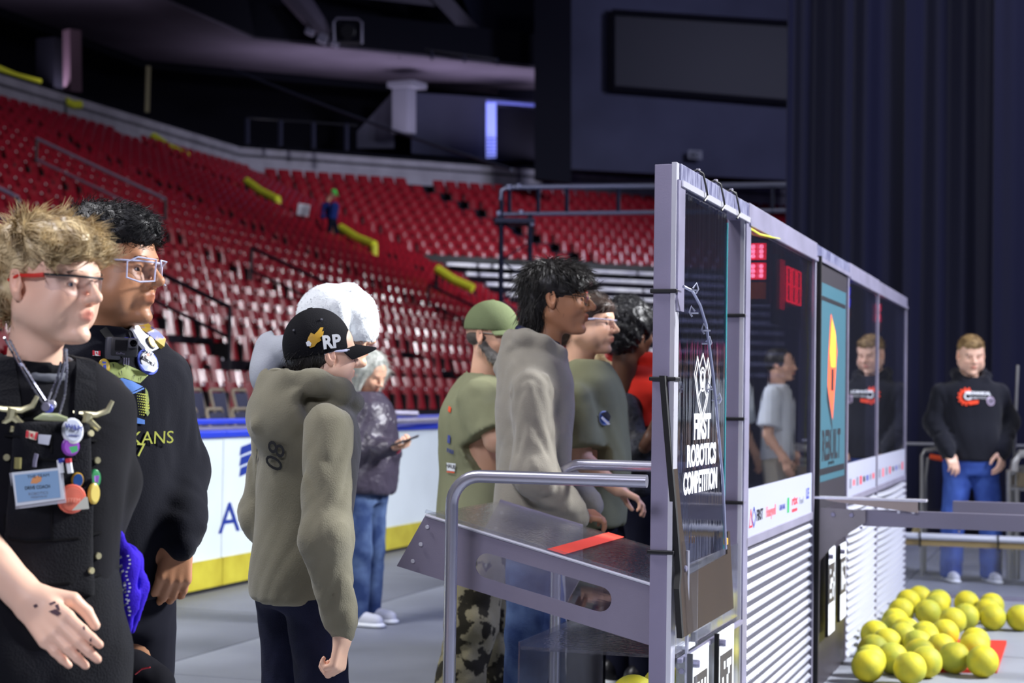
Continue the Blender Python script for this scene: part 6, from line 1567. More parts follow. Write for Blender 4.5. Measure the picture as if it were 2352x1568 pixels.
mb = MB(); mb.disc(lc(-.004, .0, -.029), RC @ Vector((-1, .5, 0)), .008, .006, 14); mb.build('thumb_screw', m_cam, cb_)
text_mesh('GoPro', .007, M_alu, 'lettering', cb_, lc(-.008, .0145, -.014), RC @ Vector((1, 0, 0)), RC @ Vector((0, 0, 1)))
cloth_strip(P2, cb_, bv2, [(262, 790), (248, 772), (236, 756)], .018, M_rubber, 'camera_strap'); cloth_strip(P2, cb_, bv2, [(296, 772), (297, 750), (300, 735)], .018, M_rubber, 'camera_strap')

# ================================================================== 3 cap wearer in the olive hoodie, seen from behind
Z3 = 5.06
P3_ = Person('boy in a black flat brimmed cap and olive hoodie, seen from behind', (PX(693, 1000, Z3).x, Z3, 0), math.radians(38))
H3 = 1.53
P3_.head(PX(743, 815, Z3), math.radians(28), pitch=.03, h=.003, sc=.93, jaw=.8, fat=.004, neck=.046, necklen=.14, tintk=dict(blush=.30), nose=.85)
w3 = PX(787, 1462, 4.78)
P3_.hand(w3, PX(776, 1520, 4.77) - w3, (rt * .9 - fw * .5), (rt * .4 + fw * .9), curls=(1.15, 1.2, 1.25, 1.3), spread=.05, thumb=.9, sc=1.0, k=.005, h=.0032)
arms3 = [tuple(prel(P3_, [(752, 985), (750, 1235), (782, 1425)], [4.86, 4.76, 4.78])), tuple(prel(P3_, [(640, 960), (600, 1180), (660, 1300)], [5.25, 5.30, 5.22]))]
core(P3_, H3, w_=.10)
P3_.finish(S_fair)
add_eyes(P3_.body, P3_.HR, P3_.Ht, '#4a3526')
top3 = make_top(P3_, 'hoodie', m_olive, H3, arms3, bw=.158, bd=.128, sh=.168, hem=.455, h=.0085, slr=(.066, .062, .042), fold=.009, seed=31, hood=True, lean=0.08, ring=.014, ff=15, neckr=.05, hoodR=1.22)
bv3 = bvh_of(top3)
feet3 = [(.02, .11, .02), (.0, -.10, .02)]
make_pants(P3_, 'jeans', m_jeand, H3, h=.011, waist=.53, bw=.140, bd=.110, legr=(.084, .074, .072), feet=feet3, seed=33)
make_shoes(P3_, M_black, feet3, H3)
px_text(top3, bv3, '08', 640, 1045, (.45, -1), .085, B('black_print', '#15151a', .7), width=.085, lift=.012); px_text(top3, bv3, '2', 594, 1046, (1, .2), .055, B('black_print', '#15151a', .7), offset=.003, lift=.006)
RCk = P3_.HR @ Matrix.Rotation(-.20, 3, 'Y'); ck = cap(None, RCk, P3_.Ht + RCk @ Vector((-.004, 0, -.012)), mat('black_cap_cloth', '#0b0b11', .85, bump=.3, bscale=350), P3_.root, brim_len=.078, h=.004, tall=.026, brim_down=.030)
bvc = bvh_of(ck)
px_decal(ck, bvc, [(704, 787), (708, 775), (714, 764), (722, 768), (730, 760), (736, 752), (743, 752), (739, 762), (744, 760), (742, 770), (735, 776), (738, 782), (728, 788), (722, 796), (712, 799)], B('gold_thread', '#c79a2a', .5), .003, 'flame_patch')
px_decal(ck, bvc, [(703, 786), (710, 782), (716, 788), (714, 795), (706, 795)], M_white, .005, 'embroidered_ball')
px_text(ck, bvc, 'RP', 760, 786, (1, -.12), .052, B('silver_thread', '#c9ccd2', .4), width=.058, offset=.002, lift=.004)
px_text(ck, bvc, 'Sugar', 803, 748, (.25, -1), .020, M_white, width=.05, lift=.004)
for x, y in ((676, 759), (738, 735)): badge(ck, bvc, x, y, .0035, MATS['cage_grey'], 'eyelet')
f = Fld((-.13, -.10, -.09), (.06, .10, .05), .0045); f.ell((-.030, 0, .0), (.088, .079, .058), 0); f.ell((-.062, 0, -.035), (.050, .062, .045), .02); f.ell((.075, 0, -.03), (.085, .12, .06), .008, 's'); f.ell((.010, -.085, -.030), (.030, .03, .045), .008, 's'); f.ell((.010, .085, -.030), (.030, .03, .045), .008, 's')
hair_mesh(f, P3_.HR, P3_.Ht, m_hdark, P3_.root, n=2200, ln=(.02, .04), flow=(-.3, 0, -1), out=.25, wid=.0011, seed=7, curl=.5)
glasses(P3_.root, P3_.HR, P3_.Ht, m_gf, m_lens, 'wrap', m_gf)

# ================================================================== 4 person in a white plush hat behind him
Z4 = 5.75
P4 = Person('person in a white plush hat and dark jacket behind the boy with the cap', (PX(700, 1000, Z4).x, Z4, 0), math.radians(10))
H4 = 1.62
P4.head(PX(776, 765, Z4), math.radians(5), h=.005, sc=1.0, tintk=dict(blush=.1))
arms4 = [((.02, -.17, 1.30), (-.06, -.19, 1.06), (-.04, -.17, .86)), ((.02, .17, 1.30), (-.06, .19, 1.06), (-.04, .17, .86))]
arms4 = [tuple(Vector(p) for p in a) for a in arms4]
for a, s in zip(arms4, (-1, 1)): P4.hand(P4.P(a[2]), P4.R @ Vector((.2, 0, -1)), P4.R @ Vector((0, s, .1)), P4.R @ Vector((1, -s * .2, 0)), h=.006, curls=(.7, .7, .7, .7))
core(P4, H4); P4.finish(S_lt)
t4 = make_top(P4, 'black_jacket', mat('black_jacket_cloth', '#1f212b', .8, bump=.2, bscale=200), H4, arms4, bw=.165, bd=.135, sh=.185, hem=.50, h=.011, slr=(.068, .06, .045), seed=41, lean=-.02, neckr=.07)
f = Fld((-.26, -.18, 1.20), (.24, .18, 1.62), .009); nb = Vector((0, 0, .86 * H4))
f.chain([nb + Vector(p) for p in [(.11, .05, -.16), (.09, .085, -.05), (.02, .10, .01), (-.06, .09, .04), (-.11, 0, .05), (-.06, -.09, .04), (.02, -.10, .01), (.09, -.085, -.05), (.11, -.05, -.16)]], [.022, .03, .038, .044, .048, .044, .038, .03, .022], k=.025, ring=(.006, 50, 3)); f.ell(nb + Vector((-.13, 0, -.03)), (.055, .09, .085), .035); f.ell(nb + Vector((-.07, 0, .08)), (.04, .07, .05), .01, 's')
P4.cloth('grey_hood', f, mat('light_grey_fleece', '#a9adb6', .92, bump=.2, bscale=200))
f = Fld((-.0, -.13, 1.0), (.22, .13, 1.40), .009); kk = torso_keys(H4, .165, .135, .185, .5 * H4, -.02); f.loft([(z, cx, cy, a + .008, b) for z, cx, cy, a, b in kk], 0); f.cutz(1.05); f.cutz(1.36, 'below'); f.cut((.03, 0, 0), (-1, 0, 0)); f.cut((0, .10, 0), (0, 1, 0)); f.cut((0, -.10, 0), (0, -1, 0)); P4.cloth('white_shirt_front', f, mat('white_cotton', '#dfe6ea', .9))
make_pants(P4, 'trousers', mat('dark_grey_trousers', '#23242f', .9), H4, seed=43); make_shoes(P4, M_black, [(0, .10, 0), (0, -.10, 0)], H4)
bv4 = bvh_of(t4)
for i, w_ in enumerate(('FIRST ROBOTICS', 'MACHINE', 'BUILDERS', 'CLUB')): px_text(t4, bv4, w_, 578 + i * 3, 1010 + i * 12, (1, .02), .030, M_white, width=.10, lift=.004, offset=.0008)
px_text(t4, bv4, '4S', 600, 880, (.6, -1), .035, M_white, lift=.004); px_text(t4, bv4, 'ROBOTICS', 576, 930, (.35, -1), .026, M_white, lift=.004, width=.14)
f = Fld((-.17, -.15, -.03), (.17, .15, .22), .005)
f.ell((-.025, 0, .055), (.112, .105, .108), 0); f.ell((.060, 0, .040), (.075, .098, .088), .03); f.rc((.085, -.06, -.01), (.085, .06, -.01), .042, .042, k=.03); f.rc((.075, 0, .10), (.040, -.02, .135), .030, .030, k=.04); f.rc((.0, -.10, .09), (.02, -.115, -.0), .022, .018, k=.02); f.ell((-.01, 0, -.03), (.098, .082, .075), .01, 's'); f.ell((.115, 0, -.04), (.06, .075, .032), .01, 's'); f.warp(-.0025, 60, 5); f.warp(-.001, 260, 6)
hair_mesh(f, P4.HR, P4.Ht, mat('white_plush', '#e2e7ea', .98, sheen=.4, bump=.3, bscale=220), P4.root, n=5000, ln=(.004, .009), flow=(0, 0, -1), out=.9, wid=.0012, seed=44, curl=.4, name='plush_hat', fc=-9, ec=False)
f = Fld((-.12, -.10, -.10), (.13, .10, .06), .006); f.ell((-.02, 0, .0), (.10, .082, .08), 0); f.ell((.09, 0, -.045), (.07, .12, .055), .008, 's')
hair_mesh(f, P4.HR, P4.Ht, m_hblack, P4.root, n=900, ln=(.02, .04), flow=(.2, 0, -1), out=.2, wid=.0014, seed=9)
# ================================================================== 5 grey haired person with the phone
Z5 = 9.8
P5 = Person('grey haired person in a dark puffer jacket looking down at a phone', (PX(836, 1200, Z5).x, Z5, 0), math.radians(-25))
H5 = 1.54
P5.head(PX(848, 856, Z5), math.radians(-38), pitch=-.45, h=.006, sc=1.0, tintk=dict(blush=.2))
w5 = PX(905, 1028, 9.55); 
P5.hand(w5, PX(935, 1022, 9.5) - w5, -up * 1.0 + fw * .3, -fw * .8 + rt * .2, h=.006, curls=(.9, .9, .9, .9), sc=1.0)
arms5 = [tuple(prel(P5, [(800, 955), (815, 1040), (893, 1028)], [9.75, 9.65, 9.56])), tuple(prel(P5, [(868, 960), (890, 1030), (900, 1040)], [10.0, 10.0, 9.75]))]
core(P5, H5); P5.finish(S_lt)
m_puf = mat('purple_puffer', '#3d3746', .38, spec=.6, bump=.6, bscale=40)
t5 = make_top(P5, 'puffer_jacket', m_puf, H5, arms5, bw=.19, bd=.165, sh=.175, hem=.475, h=.012, slr=(.068, .066, .050), fold=.012, ff=40, seed=51, belly=.02, ring=.012, neckr=.06)
f = limb_field([P5.L(w5)], .008, .09); d_ = prel(P5, [(898, 1028), (908, 1028)], 9.55); f.rc(d_[0], d_[1], .036, .036); P5.cloth('pink_cuff', f, mat('pink_band', '#e0405a', .7))
make_pants(P5, 'jeans', m_jean, H5, h=.015, waist=.52, bw=.165, bd=.12, seed=53, feet=[(.0, .09, .0), (.02, -.09, 0)], legr=(.09, .07, .06))
make_shoes(P5, mat('white_shoe', '#c9ccd6', .6), [(.0, .09, .0), (.02, -.09, 0)], H5)
f = Fld((-.14, -.13, -.16), (.12, .13, .16), .007); f.ell((-.02, 0, .035), (.110, .096, .098), 0); f.ell((-.05, 0, -.06), (.065, .09, .08), .03); f.rc((.03, -.085, .03), (.03, -.082, -.10), .028, .020, k=.02); f.rc((.03, .085, .03), (.03, .082, -.10), .028, .020, k=.02); f.ell((.105, 0, -.04), (.075, .072, .085), .01, 's')
hair_mesh(f, P5.HR, P5.Ht, mat('grey_hair', '#8f938c', .6, col2='#c4c6be', vscale=30), P5.root, n=1600, ln=(.03, .06), flow=(0, 0, -1), out=.15, wid=.0018, seed=10, curl=.3, ec=False)
mb = MB(); cph = PX(930, 1012, 9.45); mb.box(cph, (.150, .075, .009), Matrix((rt + up * .35, fw, up)).transposed(), .003); ph = mb.build('mobile_phone', M_black, None, True); tag(ph, 'black mobile phone held flat by the grey haired person', 'phone')
mb = MB(); mb.box(cph + up * .0055 + rt * .001, (.138, .066, .001), Matrix((rt + up * .35, fw, up)).transposed()); mb.build('screen', mat('dark_screen', '#1a2430', .1), ph)
# ================================================================== 6 bearded person in the green cap
Z6 = 6.7
P6 = Person('grey bearded person in an olive cap and tee with camouflage trousers', (PX(1098, 1000, Z6).x, Z6, 0), math.radians(22))
H6 = 1.62
P6.head(PX(1132, 772, Z6), math.radians(-30), pitch=-.05, h=.0042, sc=1.0, jaw=1.1, neck=.052, necklen=.15, tintk=dict(blush=.25))
S, E, Wt = [PX(*p[:2], p[2]) for p in ((1098, 915, 6.55), (1138, 1010, 6.5), (1230, 1055, 6.6))]
P6.hand(Wt, rt + up * .1, up - fw * .3, -fw, forearm=E, h=.005, elbow_r=.048, wrist_r=.032)
arms6 = [tuple(P6.L(q) for q in (S, E, Wt)), tuple(prel(P6, [(1085, 920), (1120, 1040), (1200, 1060)], [6.95, 7.0, 6.9]))]
feet6 = [(.10, .13, .05), (-.14, -.13, 0)]
core(P6, H6, w_=.13, d=.09, feet=feet6); upper_arm(P6, arms6[0][0], arms6[0][1], r=(.05, .045)); upper_arm(P6, arms6[1][0], arms6[1][1], r=(.05, .045))
P6.finish(S_lt); add_eyes(P6.body, P6.HR, P6.Ht)
t6 = make_top(P6, 'tee_shirt', m_tee, H6, arms6, bw=.175, bd=.145, sh=.195, hem=.455, h=.010, slr=(.075, .078, .05), short=True, fold=.010, ff=15, seed=61, lean=.03, belly=.02, band=False, neckr=.058)
bv6 = bvh_of(t6)
px_decal(t6, bv6, [(1027, 1062), (1048, 1064), (1046, 1082), (1028, 1080)], M_white, .003, 'printed_patch'); px_decal(t6, bv6, [(1028, 1081), (1046, 1083), (1046, 1086), (1028, 1084)], m_or, .004)
px_text(t6, bv6, 'HAUL', 1038, 1071, (1, .08), .022, P_blk, lift=.006); px_text(t6, bv6, 'SPONSOR', 1036, 1036, (1, .05), .022, P_blu, lift=.004, width=.05)
px_decal(t6, bv6, [(1030, 998), (1036, 1000), (1035, 1018), (1029, 1016)], P_blu, .003); px_decal(t6, bv6, [(1032, 932), (1038, 936), (1036, 948), (1030, 944)], m_or, .003)
feet6 = [(.10, .13, .05), (-.14, -.13, 0)]
m_camo = mat('camouflage_cloth', '#8d866b', .9, col2='#2e2b22', vscale=14, cramp=(.52, .56), bump=.2, bscale=200)
make_pants(P6, 'camouflage_trousers', m_camo, H6, h=.011, waist=.52, bw=.17, bd=.14, legr=(.105, .092, .090), feet=feet6, fold=.008, seed=63)
make_shoes(P6, M_black, feet6, H6)
cap(None, P6.HR, P6.Ht, mat('olive_cap_cloth', '#6f7a58', .9, bump=.3, bscale=300), P6.root, brim_len=.070, h=.0045, tall=.010, brim_down=.012)
glasses(P6.root, P6.HR, P6.Ht, M_black, m_lens, 'square', M_black, name='spectacles')
f = Fld((-.02, -.085, -.17), (.135, .085, -.02), .0045)
for s in (-1, 1): f.rc((.0, s * .066, -.035), (.045, s * .048, -.085), .016, .022, k=.02)
f.ell((.070, 0, -.100), (.042, .040, .045), .03); f.rc((.095, -.024, -.050), (.106, 0, -.044), .009, .010, k=.01); f.rc((.095, .024, -.050), (.106, 0, -.044), .009, .010, k=.01)
hair_mesh(f, P6.HR, P6.Ht, mat('grey_beard', '#55504c', .7, col2='#a5a39e', vscale=30), P6.root, n=1800, ln=(.015, .03), flow=(.2, 0, -1), out=.3, wid=.0012, seed=12, curl=.4, name='beard')
f = Fld((-.13, -.10, -.07), (.03, .10, .05), .006); f.ell((-.025, 0, -.005), (.082, .077, .045), 0); hair_mesh(f, P6.HR, P6.Ht, mat('short_grey_hair', '#4a423c', .7), P6.root, n=600, ln=(.005, .01), out=.4, wid=.001, seed=13, name='hair')

# ================================================================== 7 tall person in the greige hoodie
Z7 = 6.2
P7 = Person('tall dark haired person in a grey hoodie and blue jeans with thin glasses', (PX(1228, 1000, Z7).x, Z7, 0), math.radians(-4))
H7 = 1.76
P7.head(PX(1279, 686, Z7), math.radians(-7), pitch=-.02, h=.0028, sc=1.10, jaw=1.05, neck=.044, necklen=.15, tintk=dict(blush=.10, lipc=(.85, .55, .52), beard=.1), nose=1.25)
S7_, E7, W7 = [PX(*p[:2], p[2]) for p in ((1222, 900, 6.0), (1228, 1085, 5.96), (1310, 1172, 6.02))]
P7.hand(PX(1325, 1180, 6.08), rt * .9 + fw * .5 - up * .15, -fw * .5 + rt * .2 + up * .8, up * .3 + fw, h=.005, curls=(.6, .6, .6, .6))
arms7 = [tuple(P7.L(q) for q in (S7_, E7, W7)), tuple(prel(P7, [(1240, 900), (1255, 1080), (1345, 1150)], [6.42, 6.46, 6.4]))]
core(P7, H7, w_=.11); P7.finish(S_tan); add_eyes(P7.body, P7.HR, P7.Ht, '#2a1a12'); brows(P7.body, P7.HR, P7.Ht, m_hblack, .0036)
t7 = make_top(P7, 'hoodie', m_grey_h, H7, arms7, bw=.18, bd=.135, sh=.19, hem=.475, h=.009, slr=(.074, .074, .055), fold=.009, seed=71, hood=(.015, 0, .838 * H7), ring=.014, ff=15, hoodR=.98, lean=.0, neckr=.055)
f = Fld((-.16, -.14, .82 * H7), (.14, .14, .94 * H7), .007); nb = Vector((.012, 0, .852 * H7)); f.chain([nb + Vector((.070 * math.cos(a) - .004, .074 * math.sin(a), .004 - .030 * math.cos(a))) for a in [2 * PI * i / 16 for i in range(17)]], [.014] * 17, k=.006)
P7.cloth('hood_lining', f, mat('navy_lining', '#262a48', .95))
feet7 = [(.05, .10, .0), (-.03, -.10, 0)]
make_pants(P7, 'jeans', m_jean, H7, h=.010, waist=.52, bw=.145, bd=.11, legr=(.088, .078, .072), feet=feet7, fold=.006, seed=73); make_shoes(P7, M_white, feet7, H7)
glasses(P7.root, P7.HR, P7.Ht, mat('thin_gold_frame', '#b9a98c', .25, .8), m_lens, 'square', M_black, name='spectacles')
f = Fld((-.15, -.12, -.16), (.13, .12, .16), .004)
f.ell((-.018, 0, .042), (.106, .088, .086), 0); f.ell((.045, 0, .060), (.064, .078, .050), .03); f.ell((-.065, 0, -.035), (.050, .066, .070), .03); f.ell((-.068, 0, -.085), (.034, .054, .055), .03); f.ell((.075, 0, .035), (.034, .070, .025), .02)
f.ell((.100, 0, -.030), (.075, .11, .068), .006, 's'); f.ell((.012, -.10, -.032), (.030, .045, .036), .006, 's'); f.ell((.012, .10, -.032), (.030, .045, .036), .006, 's'); f.ell((.03, 0, -.12), (.062, .12, .075), .01, 's'); f.warp(-.005, 70, 4, (1, 1, .3))
def flow7(p, n):
    c = np.array([-.04, 0, .14]); d = p - c; d[:, 2] = d[:, 2] * .8 - .05; return d / (np.linalg.norm(d, axis=1, keepdims=True) + 1e-6)
hair_mesh(f, P7.HR, P7.Ht, m_hdark, P7.root, n=5200, ln=(.035, .065), flow=flow7, out=.10, wid=.0014, seed=14, curl=.05)

# ================================================================== 8 person in the olive tee with a round pin
Z8 = 7.0
P8 = Person('brown haired person in an olive tee with safety glasses and a round pin', (PX(1352, 1000, Z8).x, Z8, 0), math.radians(-12))
H8 = 1.70
P8.head(PX(1350, 741, Z8), math.radians(-19), pitch=-.03, h=.0035, sc=1.07, jaw=.85, fat=.008, neck=.054, necklen=.16, tintk=dict(blush=.2), nose=.95)
S8, E8, W8 = [PX(*p[:2], p[2]) for p in ((1322, 920, 6.82), (1335, 1055, 6.78), (1418, 1122, 6.72))]
P8.hand(W8, rt * .85 - up * .45 + fw * .1, up * .6 + rt * .3 - fw * .5, -up * .1 + fw * .9, forearm=E8, h=.0045, curls=(.35, .5, .6, .7), elbow_r=.044, wrist_r=.028, spread=.2)
arms8 = [tuple(P8.L(q) for q in (S8, E8, W8)), tuple(prel(P8, [(1362, 900), (1385, 1040), (1440, 1090)], [7.28, 7.35, 7.15]))]
core(P8, H8, w_=.13, d=.09); upper_arm(P8, arms8[0][0], arms8[0][1], r=(.05, .045)); P8.finish(S_lt); add_eyes(P8.body, P8.HR, P8.Ht); brows(P8.body, P8.HR, P8.Ht, m_hbrown)
t8 = make_top(P8, 'tee_shirt', m_tee, H8, arms8, bw=.185, bd=.15, sh=.19, hem=.46, h=.010, slr=(.068, .072, .05), short=True, fold=.009, ff=15, seed=81, belly=.02, band=False, neckr=.064, neck=.095)
bv8 = bvh_of(t8)
pins(t8, bv8, [(1387, 960, .024, '#9fb4e6', '#4a6fc8', .029)]); px_decal(t8, bv8, [(1376, 950), (1392, 944), (1400, 956), (1396, 968), (1384, 958)], P_blk, .0095); px_decal(t8, bv8, [(1376, 960), (1380, 956), (1398, 974), (1392, 976)], M_white, .0105)
make_pants(P8, 'trousers', mat('dark_navy_trousers', '#101225', .9), H8, h=.014, waist=.52, bw=.165, bd=.13, seed=83); make_shoes(P8, M_black, [(0, .10, 0), (0, -.10, 0)], H8)
glasses(P8.root, P8.HR, P8.Ht, m_gf, m_lens, 'wrap', m_gf)
f = Fld((-.15, -.12, -.12), (.12, .12, .15), .0045); f.ell((-.016, 0, .038), (.105, .086, .084), 0); f.ell((-.075, 0, -.02), (.055, .065, .065), .03); f.ell((.055, -.01, .062), (.046, .070, .030), .02); f.ell((.100, 0, -.025), (.070, .11, .062), .006, 's'); f.ell((.030, -.10, -.05), (.050, .045, .060), .008, 's'); f.ell((.030, .10, -.05), (.050, .045, .060), .008, 's')
hair_mesh(f, P8.HR, P8.Ht, m_hbrown, P8.root, n=3200, ln=(.03, .05), flow=lambda p, n: np.stack([-.8 + 0 * p[:, 0], p[:, 1] * 3, -.3 + 0 * p[:, 0]], 1), out=.15, wid=.0013, seed=15, curl=.3)

# ================================================================== 9 person in red vest, half hidden by the post
Z9 = 7.7
P9 = Person('curly haired person in a red vest over dark sleeves, half hidden by the post', (PX(1458, 1000, Z9).x, Z9 + .1, 0), math.radians(30))
H9 = 1.70
P9.head(PX(1446, 765, Z9), math.radians(38), sc=1.08, h=.006, neck=.05)
arms9 = [tuple(prel(P9, [(1440, 935), (1462, 1060), (1495, 1010)], [7.6, 7.5, 7.45])), tuple(prel(P9, [(1480, 935), (1500, 1060), (1540, 1000)], [8.0, 8.0, 7.9]))]
P9.hand(PX(1490, 1012, 7.42), rt * .5 + up * .8, -fw, rt, h=.006, curls=(.8, .8, .8, .8))
core(P9, H9, w_=.13); P9.finish(S_dk)
t9 = make_top(P9, 'dark_sweater', mat('sparkly_navy', '#15161f', .6, bump=.6, bscale=60, col2='#2c2e3c', vscale=30), H9, arms9, bw=.17, bd=.145, sh=.19, hem=.50, h=.011, slr=(.064, .06, .045), fold=.006, seed=91)
f = Fld((-.26, -.27, 1.12), (.22, .27, 1.50), .010); kk = torso_keys(H9, .17, .145, .20, .5 * H9); f.loft([(z, cx, cy, a + .020, b + .022) for z, cx, cy, a, b in kk], 0); f.cutz(1.17); nb = Vector((0, 0, .86 * H9))
f.chain([nb + Vector(p) for p in [(.08, .05, -.06), (.02, .10, 0), (-.06, .08, .03), (-.10, 0, .04), (-.06, -.08, .03), (.02, -.10, 0), (.08, -.05, -.06)]], [.025, .03, .035, .038, .035, .03, .025], k=.02); f.rc((0, 0, 1.30), (0, 0, 1.6), .055, .06, k=.01, op='s'); f.rc((.02, .20, 1.34), (.02, .20, 1.34), .07, k=.04); f.rc((.02, -.20, 1.34), (.02, -.20, 1.34), .07, k=.04); f.warp(-.005, 26, 92)
P9.cloth('red_vest', f, mat('red_fleece', '#d22a1c', .85, sheen=.2))
make_pants(P9, 'trousers', MATS['dark_navy_trousers'], H9, h=.016, seed=93); make_shoes(P9, M_black, [(0, .10, 0), (0, -.10, 0)], H9)
f = Fld((-.15, -.14, -.12), (.14, .14, .18), .006); f.ell((-.018, 0, .045), (.120, .108, .105), 0); f.ell((-.05, 0, -.02), (.075, .088, .07), .03); f.ell((.105, 0, -.03), (.070, .11, .070), .01, 's'); f.ell((.01, -.10, -.03), (.03, .04, .04), .01, 's'); f.warp(-.010, 90, 7)
hair_mesh(f, P9.HR, P9.Ht, m_hblack, P9.root, n=2600, ln=(.02, .035), flow=(0, 0, 1), out=.8, wid=.0013, seed=16, curl=1.0)
# blond person glimpsed between
P12 = Person('fair haired person with a yellow tag glimpsed between the olive tee and red vest', (PX(1402, 1000, 8.6).x, 8.6, 0), math.radians(120))
P12.head(PX(1400, 838, 8.6), math.radians(120), pitch=-.2, h=.008); a12 = [tuple(Vector(p) for p in a) for a in (((0, -.16, 1.15), (0, -.2, .95), (.15, -.15, .9)), ((0, .16, 1.15), (0, .2, .95), (.15, .15, .9)))]
for a, s in zip(a12, (-1, 1)): P12.hand(P12.P(a[2]), P12.R @ Vector((1, 0, -.4)), P12.R @ Vector((0, s, .6)), P12.R @ Vector((.2, -s, .9)), h=.009, curls=(.7, .7, .7, .7))
core(P12, 1.50); P12.finish(S_lt)
make_top(P12, 'shirt', mat('violet_shirt', '#4a3a66', .9), 1.50, a12, h=.016, seed=121); make_pants(P12, 'trousers', MATS['dark_navy_trousers'], 1.5, h=.02); make_shoes(P12, M_black, [(0, .10, 0), (0, -.10, 0)], 1.5)
f = Fld((-.14, -.12, -.15), (.12, .12, .15), .009); f.ell((-.02, 0, .02), (.108, .092, .105), 0); f.ell((-.05, 0, -.08), (.06, .08, .07), .03); f.ell((.10, 0, -.03), (.07, .1, .07), .01, 's')
hair_mesh(f, P12.HR, P12.Ht, m_hblond, P12.root, n=600, ln=(.03, .05), out=.15, wid=.002, seed=17)
mb = MB(); mb.disc(PX(1374, 848, 8.35), -fw, .022, .006, 14, .03); mb.build('yellow_tag', B('yellow_tag', '#e0b428', .4), P12.root)

# ================================================================== 10 standing person facing us on the right
Z10 = 12.6
P10 = Person('person in a dark hoodie with an orange logo and blue jeans facing the camera', (PX(2228, 1100, Z10).x, Z10, 0), math.radians(-88))
H10 = 1.74
P10.head(PX(2230, 815, Z10 - .05), math.radians(-92), pitch=-.22, h=.005, sc=1.16, fat=.006, tintk=dict(blush=.2), neck=.055)
def arm10(p): return [PX(x, y, z) for x, y, z in p]
AL = arm10([(2166, 905, 12.6), (2150, 968, 12.62), (2176, 1034, 12.42)]); AR = arm10([(2292, 905, 12.6), (2313, 968, 12.65), (2302, 1038, 12.48)])
P10.hand(AL[2], PX(2190, 1066, 12.38) - AL[2], -fw + up * .2, rt - up * .3 + fw * .2, h=.006, curls=(.35, .4, .45, .5), sc=1.2)
P10.hand(AR[2], PX(2298, 1075, 12.42) - AR[2], rt * .6 - fw * .6, -rt * .5 - fw * .6, h=.006, curls=(.4, .45, .5, .5), sc=1.2)
arms10 = [tuple(P10.L(q) for q in AL), tuple(P10.L(q) for q in AR)]
core(P10, H10, w_=.14); P10.finish(S_fair); add_eyes(P10.body, P10.HR, P10.Ht, '#3a4a5a'); brows(P10.body, P10.HR, P10.Ht, m_hbrown, .004)
t10 = make_top(P10, 'hoodie', mat('charcoal_fleece', '#1b1d26', .92, sheen=.12, bump=.15, bscale=200), H10, arms10, bw=.205, bd=.16, sh=.225, hem=.50, h=.010, slr=(.080, .080, .058), fold=.009, ff=14, seed=101, hood=True, belly=.03, ring=.014, neckr=.06, hoodR=1.1)
bv10 = bvh_of(t10)
def gear(cx, cy, r, m, lift):
    N = 26
    for i in range(N):
        a = -2.6 + 4.0 * 0 + i / N * 2 * PI
        if -1.0 < math.atan2(math.sin(a), math.cos(a)) < .9: continue
        a2 = a + .20; rr = r * (1.25 if i % 2 else 1.05); px_decal(t10, bv10, [(cx + r * .62 * math.cos(a), cy + r * .62 * math.sin(a)), (cx + rr * math.cos(a), cy + rr * math.sin(a)), (cx + rr * math.cos(a2), cy + rr * math.sin(a2)), (cx + r * .62 * math.cos(a2 + .05), cy + r * .62 * math.sin(a2 + .05))], m, lift, 'printed_gear', 0)
gear(2220, 911, 17, B('logo_orange', '#ff4a1e', .6), .004)
px_text(t10, bv10, 'MECHANICAL', 2245, 904, (1, -.0), .030, M_white, width=.185, lift=.010, offset=.0015); px_text(t10, bv10, 'C', 2222, 911, (1, 0), .075, M_white, lift=.010, offset=.002)
px_decal(t10, bv10, [(2222, 921), (2247, 919), (2246, 927), (2226, 930)], B('logo_orange', '#ff4a1e', .6), .007)
px_text(t10, bv10, 'ROBOTICS', 2245, 914, (1, -.0), .022, M_white, width=.12, lift=.010)
pins(t10, bv10, [(2275, 921, .034, '#b9a8c0', '#8c8296', .034)]); px_text(t10, bv10, '5587', 2275, 921, (1, 0), .02, P_blk, lift=.012)
feet10 = [(.03, .14, .02), (.0, -.14, .02)]
make_pants(P10, 'jeans', mat('blue_jeans_plain', '#2b4288', .85, col2='#4562b0', vscale=7, bump=.2, bscale=200), H10, h=.012, waist=.53, bw=.185, bd=.14, legr=(.105, .085, .075), feet=feet10, seed=103); make_shoes(P10, mat('white_shoe', '#c9ccd6', .6), feet10, H10)
f = Fld((-.13, -.12, -.02), (.13, .12, .16), .005); f.ell((-.015, 0, .045), (.102, .079, .082), 0); f.ell((.045, 0, .078), (.052, .060, .032), .02); f.ell((.100, 0, -.012), (.066, .10, .068), .008, 's'); f.ell((.02, .09, -.0), (.05, .03, .045), .008, 's'); f.ell((.02, -.09, -.0), (.05, .03, .045), .008, 's'); f.warp(-.004, 80, 9)
hair_mesh(f, P10.HR, P10.Ht, mat('sandy_hair', '#6e5638', .55, col2='#a88c5e', vscale=24), P10.root, n=1800, ln=(.010, .022), flow=(1, .2, .6), out=.6, wid=.0014, seed=18, curl=.3, fc=.05)

